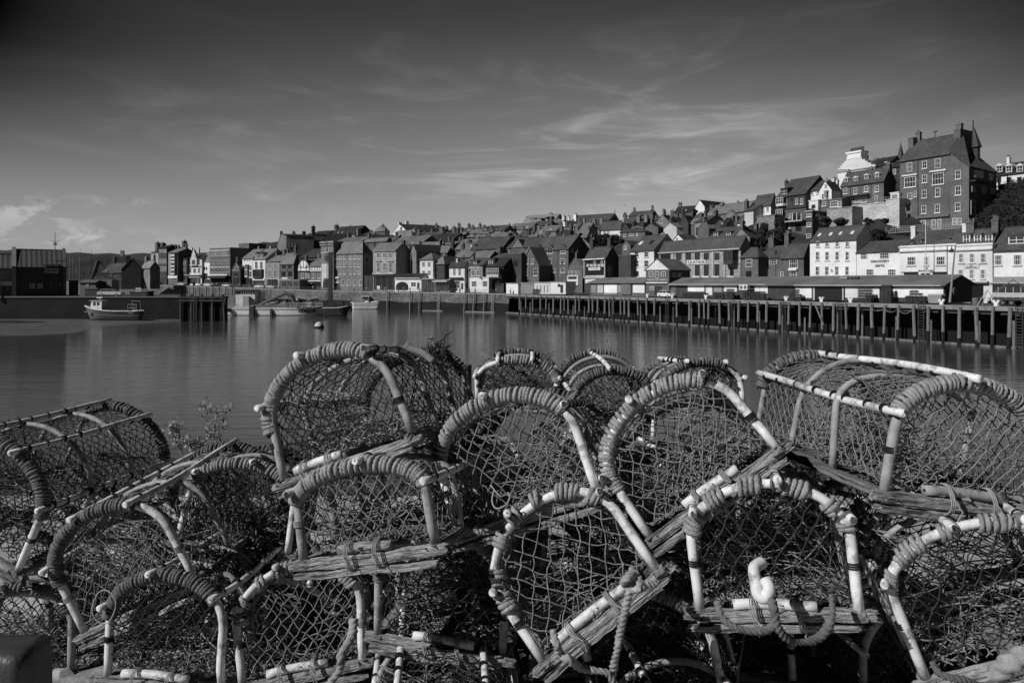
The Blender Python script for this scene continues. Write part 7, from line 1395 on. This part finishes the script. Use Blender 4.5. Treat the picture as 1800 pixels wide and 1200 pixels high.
def creel(key, label, pose, wrap='tight', rope='rope', tube='tube', net='net', nh=4, bumper=(.15, .6), btube='tube', extra=(), cell=.046, innerm='gnet', detail=1.0, wood='oldwood', rear_wrap=True, front=1, nwr=.0020, wrap_range=(-95, 60)):
    pos, eu, (Wd, hs, ha, L_), ths = pose; W2 = Wd/2
    o = root('lobster_creel', label, 'lobster pot', pos, 0, 'lobster creels stacked on the near quay', Euler(eu, 'XYZ')); RT = .0150
    if wrap_range == 'auto': wrap_range = (-97, max(ths)+2)
    def arc(t, sc_=1.0):      # t in 0..1 : left foot, over the arch, right foot
        La = hs; Lc = math.pi*math.sqrt((W2*W2+ha*ha)/2); tot = 2*La+Lc; s = t*tot
        if s < La: return (-W2*sc_, s)
        if s > La+Lc: return (W2*sc_, tot-s)
        th = -math.pi/2+(s-La)/Lc*math.pi; return (W2*math.sin(th)*sc_, hs+ha*math.cos(th)*sc_)
    tot = 2*hs+math.pi*math.sqrt((W2*W2+ha*ha)/2)
    ys = np.linspace(0, L_, nh)
    # hoops
    for k, y in enumerate(ys):
        wb = rng.normal(0, .007, 3); T = np.linspace(0, 1, 30); P = [(arc(t)[0]+wb[0]*math.sin(t*7), y+wb[1]*math.sin(t*5), arc(t)[1]+wb[2]*math.sin(t*9)) for t in T]; P[0] = (P[0][0]*1.0, y, -.03); P[-1] = (P[-1][0], y, -.03)
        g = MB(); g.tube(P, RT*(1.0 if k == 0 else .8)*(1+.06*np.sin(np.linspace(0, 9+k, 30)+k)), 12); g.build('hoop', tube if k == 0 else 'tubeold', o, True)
    # rails
    th_all = list(ths)
    for d in ((-80, 80) if key in 'ZHOQ' else ()):
        if all(abs(t-d) > 30 for t in th_all): th_all.append(d)
    for k, th in enumerate(th_all):
        a = math.radians(th); c = np.array([(W2+.006)*math.sin(a), 0, hs+(ha+.006)*math.cos(a)]); nrm = np.array([math.sin(a)/W2, 0, math.cos(a)/ha]); nrm /= np.linalg.norm(nrm); c += nrm*RT*.9
        y0, y1 = -.05, L_+.035; wb = rng.normal(0, .006, 2); q = np.linspace(0, 1, 14); P = [c+np.array([wb[0]*math.sin(t*4), y0+(y1-y0)*t, wb[1]*math.sin(t*5)]) for t in q]
        r_ = RT*.86; g = MB(); g.tube(P[:1]+P+P[-1:], [r_*.82]+[r_]*14+[r_*.82], 12)
        rl = g.build('rail', 'tube', o, True)
        for v_ in (P[0], P[-1]):     # hollow end of the hose
            pass
        if rng.random() < .4: g = MB(); g.tube([P[0]+np.array([0, -.0012, 0]), P[0]+np.array([0, .004, 0])], r_*.22, 8); g.build('end_hole', 'lead', rl)
        g = MB(); y = .03
        while y < L_: 
            c2 = c+np.array([0, y, 0]); tl = rng.normal(0, .25); g.tube([c2+np.array([0, -.003, 0]), c2+np.array([0, .003, 0])], r_+.003, 10)
            if rng.random() < .5: g.tube([c2+np.array([0, .006, 0]), c2+np.array([0, .011, 0])], r_+.0028, 10)
            y += rng.uniform(.06, .13)
        g.build('twine_tie', 'twine', rl)
        # cross lashing where rail meets hoop
        g = MB(); P2 = []
        for t in np.linspace(0, 4*2*np.pi, 60): rr_ = RT*1.5; P2.append(c-nrm*RT*.9+rr_*(math.cos(t)*nrm+math.sin(t)*np.array([math.cos(a)*.7, .7*(1 if int(t/6.3) % 2 else -1), -math.sin(a)*.7]))+np.array([0, .004*math.sin(t*.7), 0]))
        g.tube(P2, .0026 if wrap != 'sparse' else .005, 5); g.build('lashing', 'drope' if wrap == 'sparse' else 'twine', o)
    # rope wound round the end hoops
    def wind(y, t0, t1, pitch, rr_, nm):
        n_turn = (t1-t0)*tot/pitch; N_ = int(n_turn*22); T = np.linspace(0, 1, N_); V_ = []
        ph = 2*np.pi*n_turn*T+.6*np.sin(T*23)+rng.normal(0, .02, N_).cumsum()*.15
        C = []
        tt = t0+(t1-t0)*(T+.006*np.sin(T*60+1))
        for t, p in zip(tt, ph):
            x, z = arc(t); x2, z2 = arc(min(1, t+.004)); x1, z1 = arc(max(0, t-.004)); tx, tz = x2-x1, z2-z1; l = math.hypot(tx, tz)+1e-9; nx_, nz_ = -tz/l, tx/l
            R = RT*1.0+rr_*.92; C.append((x+R*math.cos(p)*nx_, y+R*math.sin(p), z+R*math.cos(p)*nz_))
        C = np.array(C); V_, F_ = rope_path(C, rr_, .011, 10, 3, .55, .045)
        nf = int(len(C)*.16); ii_ = rng.integers(1, len(C)-1, nf); A1 = C[ii_]+rng.normal(0, rr_*.5, (nf, 3)); B1 = A1+rng.normal(0, .009, (nf, 3)); VF, FF_ = strands(A1, B1, .0006, .004, None, 3)
        rb_ = quick('rope_binding', V_, F_, nm, o); quick('loose_fibres', VF, FF_, nm, rb_, False)
    la = hs/tot
    th2t = lambda th: la+(th+90)/180*(1-2*la)
    if wrap == 'tight':
        wind(0, th2t(wrap_range[0]), th2t(wrap_range[1]), .0142, .0066, rope)
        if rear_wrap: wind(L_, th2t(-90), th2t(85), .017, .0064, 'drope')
    elif wrap == 'sparse':
        tcur = th2t(wrap_range[0])
        while tcur < th2t(wrap_range[1]):      # clumps of turns with bare hose between
            w_ = rng.uniform(.03, .09); wind(0, tcur, min(.98, tcur+w_), .0155, .0068, rope); tcur += w_+rng.uniform(.03, .06)
        if rear_wrap: wind(L_, .2, .8, .035, .0065, 'drope')
    for sgn, t in ((-1, la*.55), (1, 1-la*.5)):      # twine rings on the legs
        x, z = arc(t); g = MB(); 
        for q in range(3): g.tube([(x, 0, z+q*.007), (x, 0, z+q*.007+.005)], RT+.0035, 12)
        g.build('leg_band', 'twine' if rng.random() < .6 else 'ltwine', o)
    # wooden base
    b0 = -.045
    plank((-W2-.04, -.008, b0+.004), (W2+.04, -.003, b0+rng.normal(0, .005)), .036, .034).build('front_board', wood, o)
    plank((-W2-.02, -.012, b0-.031), (W2+.0, .004, b0-.035), .04, .024).build('lower_board', wood, o)
    plank((-W2-.05, L_, b0), (W2+.05, L_, b0), .06, .04).build('back_board', wood, o)
    for x in (-W2*.98, 0, W2*.98): plank((x, -.02, b0+.03 if x == 0 else b0+.005), (x, L_+.03, b0+.03 if x == 0 else b0+.005), .055, .028, seg=18).build('runner', 'oldwoody', o)
    if nh > 3:
        for y in ys[1:-1]: plank((-W2, y, b0-.01), (W2, y, b0-.01), .05, .025, seg=14).build('cross_slat', wood, o)
    if bumper:
        x0, x1 = -W2+Wd*bumper[0], -W2+Wd*bumper[1]; z = b0+.021+RT*.9; g = MB(); q = np.linspace(0, 1, 8); g.tube([(x0+(x1-x0)*t, -.012+.004*math.sin(t*5), z+.003*math.sin(t*4)) for t in q], RT*1.02, 12); bu = g.build('bumper_hose', btube, o, True)
        g = MB(); g.tube([(x0-.0012, -.012, z), (x0+.003, -.012, z)], RT*.34, 8); g.build('end_hole', 'black', bu)
        for f_ in (.22, .75):
            g = MB(); xx = x0+(x1-x0)*f_
            for q in range(3): P = [(xx+q*.006+.004*math.sin(t*2), -.012+.046*math.cos(t)*.9, z-.022+.047*math.sin(t)) for t in np.linspace(0, 2*np.pi, 18)]; g.tube(P, .0022, 5, False)
            g.tube([(xx, -.058, z-.01), (xx+.02, -.075, z-.04), (xx+.012, -.07, z-.07)], .0022, 4); g.build('twine_lashing', 'ltwine', bu)
    # nets
    def ins_front(x, z): return z > -.005 and abs(x) < W2-.004 and (z < hs or ((z-hs)/(ha-.004))**2+(x/(W2-.004))**2 < 1)
    sag = rng.uniform(.01, .03)
    def mf(y_): 
        bulge = rng.uniform(-.02, .035)
        return lambda x, z: np.array([x, y_+bulge*math.cos(x/W2*1.5)*math.sin(min(1, max(0, z/(hs+ha)))*3.1), z])
    for y_, nm_ in ((0.004, net), (L_, 'net')):
        A, B, K = lattice(ins_front, mf(y_), -W2, W2, 0, hs+ha, cell, cell*.62, .16); V_, F_ = strands(A, B, nwr*(1.1 if y_ < .1 else .9), .003, K); quick('end_net', V_, F_, nm_, o, False)
    def ms(v, u):
        s_ = 1-.05*abs(math.sin(v/L_*math.pi*(nh-1)))*abs(math.sin(u*math.pi))-.01; x, z = arc(min(1, max(0, u)), s_); return np.array([x, v, z])
    A, B, K = lattice(lambda v, u: 0 < v < L_ and 0 < u < 1, ms, 0, L_, 0, 1, cell*.95, cell*.62/tot, .16); V_, F_ = strands(A, B, nwr, .003, K); quick('body_net', V_, F_, 'net' if net == 'net' else net, o, False)
    A, B, K = lattice(lambda x, y: abs(x) < W2 and 0 < y < L_, lambda x, y: np.array([x, y, .0+.012*math.sin(x*14)*math.cos(y*11)]), -W2, W2, 0, L_, cell*.7, cell*.45, .3); V_, F_ = strands(A, B, nwr*1.25, .008, None); quick('floor_net', V_, F_, innerm, o, False)
    # funnel-shaped eyes leading in from the sides
    for sgn in (-1, 1):
        A_, B_ = [], []; cy = L_*(.32 if sgn < 0 else .68); n_ = 16; R = []
        for q in range(5):
            f_ = q/4; c = np.array([sgn*W2*(.95-.85*f_), cy, hs*.95]); ry, rz2 = (.17*(1-f_)+.06*f_), (.15*(1-f_)+.05*f_); R.append([c+np.array([rng.normal(0, .006), ry*math.cos(t+.2*q), rz2*math.sin(t+.2*q)]) for t in np.arange(n_)*2*np.pi/n_])
        for q in range(4):
            for j in range(n_): A_.append(R[q][j]); B_.append(R[q+1][j]); A_.append(R[q][j]); B_.append(R[q+1][(j+1) % n_])
        for j in range(n_): A_.append(R[4][j]); B_.append(R[4][(j+1) % n_])
        V_, F_ = strands(np.array(A_), np.array(B_), nwr, .004); quick('entrance_net', V_, F_, innerm, o, False)
    # slack netting and old line gathered inside
    n_ = int(70*detail); VV, FF, nn = [], [], 0
    for q in range(n_):
        c = np.array([rng.uniform(-W2*.8, W2*.8), rng.uniform(.06, L_-.06), abs(rng.normal(0, .05))+.01]); d = rng.normal(size=3)*np.array([1, 1, .35]); d /= np.linalg.norm(d); l = rng.uniform(.05, .2); p = [c+d*l*t+rng.normal(0, .012, 3) for t in np.linspace(-1, 1, 5)]
        p = np.array([(max(-W2*.92, min(W2*.92, a[0])), max(.02, min(L_-.02, a[1])), max(.0, min(hs+ha*.6, a[2]))) for a in p]); v, f = rope_path(smoothline(p, 4), rng.uniform(.0012, .003), .02, 4, 2, 0); VV.append(v); FF.append(f+nn); nn += len(v)
    quick('slack_line', np.concatenate(VV), np.concatenate(FF), innerm if rng.random() < .6 else 'ltwine', o, False)
    return o
POSE = {
'A':([-2.334, 2.959, 6.93],[0.004, 0.455, -0.197],[0.547, 0.226, 0.194, 0.738],[-42, 12, 75]),
'B':([-1.512, 2.746, 6.732],[0.066, -0.465, -0.144],[0.542, 0.209, 0.184, 0.791],[-73, -12, 41]),
'C':([-1.256, 3.085, 6.851],[-0.136, 0.149, 0.089],[0.48, 0.179, 0.153, 0.588],[-78, -56, 6]),
'D':([-0.594, 2.402, 7.418],[-0.123, -0.384, -0.252],[0.521, 0.167, 0.187, 0.699],[-68, -10, 50]),
'E':([-0.466, 2.185, 7.174],[-0.089, -0.214, -0.281],[0.478, 0.143, 0.101, 0.616],[-69, 7, 79]),
'F':([-1.335, 2.625, 6.512],[-0.058, -0.011, -0.133],[0.478, 0.184, 0.179, 0.483],[-11, 55, -73]),
'G':([-0.802, 2.628, 6.544],[-0.334, -0.116, 0.19],[0.453, 0.174, 0.179, 0.589],[-72, -18, 50]),
'H':([-0.265, 2.496, 6.72],[-0.033, 0.037, -0.204],[0.479, 0.179, 0.202, 0.62],[-80, 87, 0]),
'I':([0.039, 2.31, 7.257],[-0.162, -0.341, -0.174],[0.503, 0.182, 0.186, 0.625],[-77, -4, 64]),
'J':([0.628, 2.201, 7.354],[-0.317, -0.643, -0.067],[0.495, 0.162, 0.179, 0.608],[-78, -8, 52]),
'K':([0.259, 2.125, 7.003],[-0.483, -0.606, 0.183],[0.448, 0.153, 0.213, 0.626],[-75, -15, 64]),
'L':([0.792, 2.045, 7.056],[-0.099, -0.108, -0.258],[0.451, 0.178, 0.159, 0.594],[-62, 10, 71]),
'M':([1.37, 2.096, 7.372],[0.002, 0.135, 0.14],[0.494, 0.16, 0.166, 0.78],[-73, -4]),
'N':([1.442, 1.985, 6.943],[-0.019, -0.387, -0.257],[0.484, 0.228, 0.132, 0.527],[-72, -2, 44]),
'O':([0.03, 3.934, 7.358],[-0.01, 0.016, -0.017],[0.455, 0.087, 0.12, 0.508],[-28, 20]),
'P':([0.547, 3.71, 7.191],[0.067, 0.032, 0.061],[0.453, 0.17, 0.178, 0.569],[-76, -10, 61]),
'Q':([1.047, 3.746, 7.359],[-0.088, -0.063, 0.071],[0.44, 0.088, 0.128, 0.465],[-20, 36]),
'R':([0.52, 2.434, 6.553],[0.093, -0.226, -0.43],[0.471, 0.17, 0.197, 0.62],[-87, 56]),
'S':([-2.17, 2.931, 6.324],[-0.173, -0.005, 0.298],[0.482, 0.148, 0.201, 0.542],[-7, 53]),

}
def low(key, label, x, y, z, yaw, **k): creel(key, label, ([x, y, z], [rng.normal(0, .05), rng.normal(0, .08), yaw], [.48, .17, .19, .64], [-35, 35]), detail=.8, **k)
CF = {
'A': ('creel at the left edge with its pale upper rails sloping up to the right', dict(wrap='tight', rope='drope', innerm='net', wrap_range=(-90, 90), bumper=None)),
'B': ('creel with two long pale rails and a thin wire ring hanging on its front net', dict(wrap='tight', rope='drope', net='gnet', cell=.052, wrap_range='auto', bumper=None)),
'C': ('half buried creel with a pale bent hoop leg right of the two long rails', dict(wrap='tight', rope='rope', tube='tube', wrap_range=(-75, 90), bumper=None)),
'D': ('large topmost creel on the left with old wooden looking hoops, against the water', dict(wrap='tight', rope='rope', tube='tubeold', innerm='ltwine', bumper=(.12, .5), wrap_range='auto', cell=.05, detail=2.5)),
'E': ('creel with a full rope bound arch beneath the large topmost left creel', dict(wrap='tight', rope='rope', tube='tubeold', bumper=(.3, .7), btube='oldwood', wrap_range=(-85, 85), net='gnet')),
'F': ('bottom left creel with a straight pale bumper hose tied along its foot', dict(wrap='tight', rope='drope', bumper=(.15, .72), wrap_range=(-90, 60))),
'G': ('bottom creel with white lumpy rope on its arch, second along the bottom row', dict(wrap='sparse', rope='rope', bumper=(.2, .7), wrap_range=(-90, 60), net='gnet')),
'H': ('deeply shaded creel at the bottom centre with a jagged pale hose on its board', dict(wrap='tight', rope='drope', tube='tubeold', bumper=(.3, .78), cell=.06)),
'I': ('creel near the centre with four bent hoops showing side by side at its right', dict(wrap='tight', rope='rope', innerm='ltwine', bumper=None, wrap_range='auto', net='gnet', detail=2)),
'J': ('tilted creel right of centre with the thickest rope bound arch and a slanting board', dict(wrap='tight', rope='rope', innerm='gnet', bumper=(.3, .72), wrap_range='auto', cell=.046, net='gnet', detail=3)),
'K': ('steeply tilted creel at the bottom centre with a knotted rope hanging from its board', dict(wrap='sparse', rope='rope', bumper=(.12, .75), net='gnet', cell=.056)),
'L': ('bright white hooped creel with a curled hose hook in its doorway', dict(wrap='sparse', rope='rope', bumper=(.22, .74), cell=.052, wrap_range=(-85, 85), rear_wrap=False)),
'M': ('big topmost creel at the right with long white rails and see through green netting', dict(wrap='tight', rope='rope', tube='tubeold', net='gnet', cell=.046, bumper=(.25, .8), btube='tubeold', wrap_range=(-75, 90), detail=.7, nwr=.002)),
'N': ('creel at the bottom right corner with lumpy white arch and three pale rails', dict(wrap='sparse', rope='rope', bumper=None, cell=.056, wrap_range=(-80, 80), innerm='gnet')),
'O': ('leftmost of the three small creels standing farther back against the water', dict(wrap='tight', rope='rope', nh=3, bumper=None, wrap_range=(-35, 90))),
'P': ('middle of the three small creels farther back, with a curved white rail over its arch', dict(wrap='tight', rope='drope', nh=4, bumper=None, wrap_range=(-85, 85))),
'Q': ('rightmost of the three small creels farther back against the water', dict(wrap='tight', rope='drope', nh=4, bumper=None, wrap_range=(-90, 40))),
'R': ('shaded creel under the white hooped creel, only its rope bound top and one leg showing', dict(wrap='tight', rope='drope', bumper=None, wrap_range=(-60, 60))),
'S': ('creel low at the left edge behind the black bin, with coarse widely spaced rope', dict(wrap='sparse', rope='drope', tube='tubeold', bumper=None)),
}
for k_, (lb, kw) in CF.items(): creel(k_, lb, POSE[k_], **kw)
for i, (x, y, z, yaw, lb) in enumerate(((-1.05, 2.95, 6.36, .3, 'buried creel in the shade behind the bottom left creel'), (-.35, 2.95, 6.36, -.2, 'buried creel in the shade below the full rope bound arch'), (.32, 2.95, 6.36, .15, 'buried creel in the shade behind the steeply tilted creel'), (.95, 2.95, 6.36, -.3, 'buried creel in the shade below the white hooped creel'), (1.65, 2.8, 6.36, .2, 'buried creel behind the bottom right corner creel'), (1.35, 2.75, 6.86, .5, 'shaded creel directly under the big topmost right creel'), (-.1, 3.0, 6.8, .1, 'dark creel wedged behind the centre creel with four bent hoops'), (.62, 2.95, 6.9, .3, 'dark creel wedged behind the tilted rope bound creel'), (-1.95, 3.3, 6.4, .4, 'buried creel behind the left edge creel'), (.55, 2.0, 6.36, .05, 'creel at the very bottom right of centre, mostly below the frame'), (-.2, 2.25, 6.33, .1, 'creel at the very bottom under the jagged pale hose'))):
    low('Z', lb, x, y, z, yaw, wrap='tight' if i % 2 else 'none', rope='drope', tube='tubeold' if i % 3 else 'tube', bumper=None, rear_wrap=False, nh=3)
# ---- loose ropes, hooks and rings
def Q(x, y, D): return W3('P', x, y, D)
def rope_obj(name, label, pts, r, m, group=None, cat='rope'):
    v, f = rope_path(resample(smoothline(pts, 12), r*.3), r, r*1.7, 14, 3, .5, .02); o = quick(name, v, f, m, None); tag(o, label, cat, group); return o
D = 1.98
rope_obj('hanging_rope', 'laid rope hanging down from the slanting board of the steeply tilted bottom centre creel', [Q(1112, 1000, 2.0), Q(1110, 1022, 1.93), Q(1098, 1075, 1.93), Q(1088, 1120, 1.94), Q(1086, 1135, 1.93), Q(1078, 1175, 1.95), Q(1072, 1230, 1.97)], .0095, 'rope')
g_ = [Q(1110, 1022, 1.92)+np.array([.022*math.cos(t), .012*math.sin(t*2), .02*math.sin(t)]) for t in np.linspace(0, 11, 26)]
rope_obj('rope_knot', 'bulky knot at the top of the hanging rope on the slanting board', [Q(1150, 1028, 1.93)]+g_+[Q(1128, 1035, 1.9)], .009, 'rope')
rope_obj('tied_rope', 'rope tied round the lower end of the slanting board and trailing right', [Q(972, 1108, 1.93), Q(978, 1130, 1.9), Q(985, 1150, 1.92), Q(1000, 1158, 1.9), Q(1020, 1172, 1.93), Q(1045, 1178, 1.93), Q(1068, 1183, 1.93), Q(1085, 1210, 1.93)], .0095, 'rope')
rope_obj('coiled_rope', 'dark rope coiled over the board of the white hooped creel', [Q(1262, 1058, 1.9), Q(1270, 1085, 1.86), Q(1300, 1105, 1.84), Q(1345, 1108, 1.84), Q(1362, 1090, 1.85), Q(1358, 1055, 1.86), Q(1352, 1030, 1.9), Q(1360, 1070, 1.83), Q(1372, 1110, 1.83), Q(1400, 1128, 1.85), Q(1440, 1120, 1.87), Q(1462, 1085, 1.88), Q(1462, 1045, 1.92)], .009, 'drope')
rope_obj('corner_rope', 'frayed rope with knots trailing over the corner creel board at the bottom right', [Q(1640, 1165, 1.78), Q(1655, 1185, 1.74), Q(1690, 1195, 1.74), Q(1730, 1205, 1.76), Q(1770, 1190, 1.78), Q(1830, 1170, 1.8)], .0085, 'drope')
rope_obj('twisted_rope', 'thick twisted rope hanging beside the lower right leg of the lumpy white arched bottom creel', [Q(622, 1090, 2.2), Q(618, 1120, 2.15), Q(600, 1150, 2.1), Q(598, 1175, 2.1), Q(575, 1205, 2.1)], .012, 'rope')
rope_obj('heavy_coil', 'thick rope coil at the very bottom right corner', [Q(1745, 1190, 1.72), Q(1775, 1165, 1.7), Q(1815, 1150, 1.7), Q(1850, 1160, 1.7)], .02, 'rope')
g = MB(); P = [Q(1340, 988, 1.96), Q(1326, 998, 1.93), Q(1328, 1022, 1.9), Q(1333, 1045, 1.88), Q(1345, 1050, 1.87), Q(1352, 1035, 1.87), Q(1346, 1018, 1.89)]; g.tube(smoothline(P, 6), .0165, 12); tag(g.build('hose_hook', 'tube', None, True), 'white hose bent into a hook in the doorway of the bright white hooped creel', 'hook')
for i, (rx_, rz_, dy) in enumerate(((.037, .052, 0),)):
    c = Q(183, 1066, 2.2); VV = []
    P = [c+np.array([rx_*math.cos(t)+.002*math.sin(3*t), .004*math.sin(t), rz_*math.sin(t)]) for t in np.linspace(0, 13, 70)]; g = MB(); g.tube(P, .0019, 6); tag(g.build('wire_ring', 'trim', None, True), 'thin wire ring hanging on the net of the creel with two long pale rails', 'ring')
P = [Q(868, 862, 2.15), Q(865, 880, 2.12), Q(872, 893, 2.1), Q(888, 888, 2.1), Q(896, 875, 2.12), Q(893, 866, 2.15), Q(880, 872, 2.13), Q(862, 852, 2.15)]; g = MB(); g.tube(smoothline(P, 7), .0024, 6); tag(g.build('plastic_loop', 'trim', None, True), 'pale plastic loop on the base of the centre creel with four bent hoops', 'loop')
# stick poking out of the top of the large left creel
g = MB(); P = [Q(712, 606, 2.5), Q(726, 614, 2.5), Q(745, 622, 2.5), Q(762, 634, 2.5)]; g.tube(smoothline(P, 5), [.014]*16, 10); tag(g.build('broken_hose', 'tubeold', None, True), 'short broken hose end sticking up from the rail of the large topmost left creel', 'hose')
n = 60; c = Q(768, 615, 2.6); A = c+rng.normal(0, .015, (n, 3)); B = A+rng.normal(0, .025, (n, 3)); V_, F_ = strands(A, B, .0018, .006); tag(quick('net_tuft', V_, F_, 'twine', None, False), 'tuft of black twine on the top rail of the large topmost left creel', 'twine')
# black bin at the bottom left
c1 = Q(78, 1114, 1.36)
o = root('black_bin', 'corner of a black textured plastic bin at the bottom left edge', 'bin', (c1[0], 1.27, 6.3)); hh = c1[2]-6.3
ii = [(-1.2, 0), (-.004, 0), (.010, .006), (.016, .02), (.016, .09), (-1.2, .09)]
g = MB(); n = len(ii); vs = []
for z, s_ in ((0, 0), (hh-.035, 0), (hh-.016, .003), (hh-.005, .009), (hh, .02)):
    for x, y in ii: vs.append((x-(s_ if x > -1 else 0), y+(s_ if y < .05 else 0), z))
g.add(vs, [(l*n+j, l*n+(j+1) % n, (l+1)*n+(j+1) % n, (l+1)*n+j) for l in range(4) for j in range(n)]+[tuple(4*n+j for j in range(n))]); g.build('body', 'binpaint', o, True)
g = MB(); g.box(-1.2, -.01, -.006, .0, hh-.30, hh-.28); g.build('moulded_rib', 'binpaint', o)
# weeds at the quay edge
def weed(label, x, y, h_, D, seed, n=5):
    rr = np.random.default_rng(seed); c = Q(x, y, D); o = root('sea_weed_plant', label, 'plant', c); g = MB(); lv = MB()
    for k in range(n):
        dx = rr.uniform(-.12, .12); P = smoothline([(0, 0, 0), (dx*.4, 0, h_*.35), (dx*.8+rr.uniform(-.02, .02), 0, h_*.7), (dx*1.1, 0, h_*rr.uniform(.7, 1))], 6); g.tube(P, np.linspace(.0042, .0018, len(P)), 4)
        for t in range(4, len(P)):
            for q in range(2):
                e = P[t]+np.array([rr.uniform(-.03, .03), rr.uniform(-.03, .03), rr.uniform(0, .03)]); g.tube([P[t], e], .0011, 3); s = rr.uniform(.003, .007)
                for m_ in range(3): w_ = e+rr.normal(0, .006, 3); a = rr.normal(0, s, 3); b_ = rr.normal(0, s, 3); lv.add([w_, w_+a, w_+a+b_, w_+b_], [(0, 1, 2, 3)])
    g.build('stem', 'weed', o); lv.build('leaves', 'weed', o)
for a in (('tallest wispy weed standing at the quay edge against the water', 375, 800, .36, 4.3, 1, 5), ('shorter wispy weed left of the tallest one at the quay edge', 320, 800, .22, 4.3, 2, 5), ('low weed tuft right behind the two long pale rails', 350, 806, .12, 4.2, 3, 8)): weed(*a)
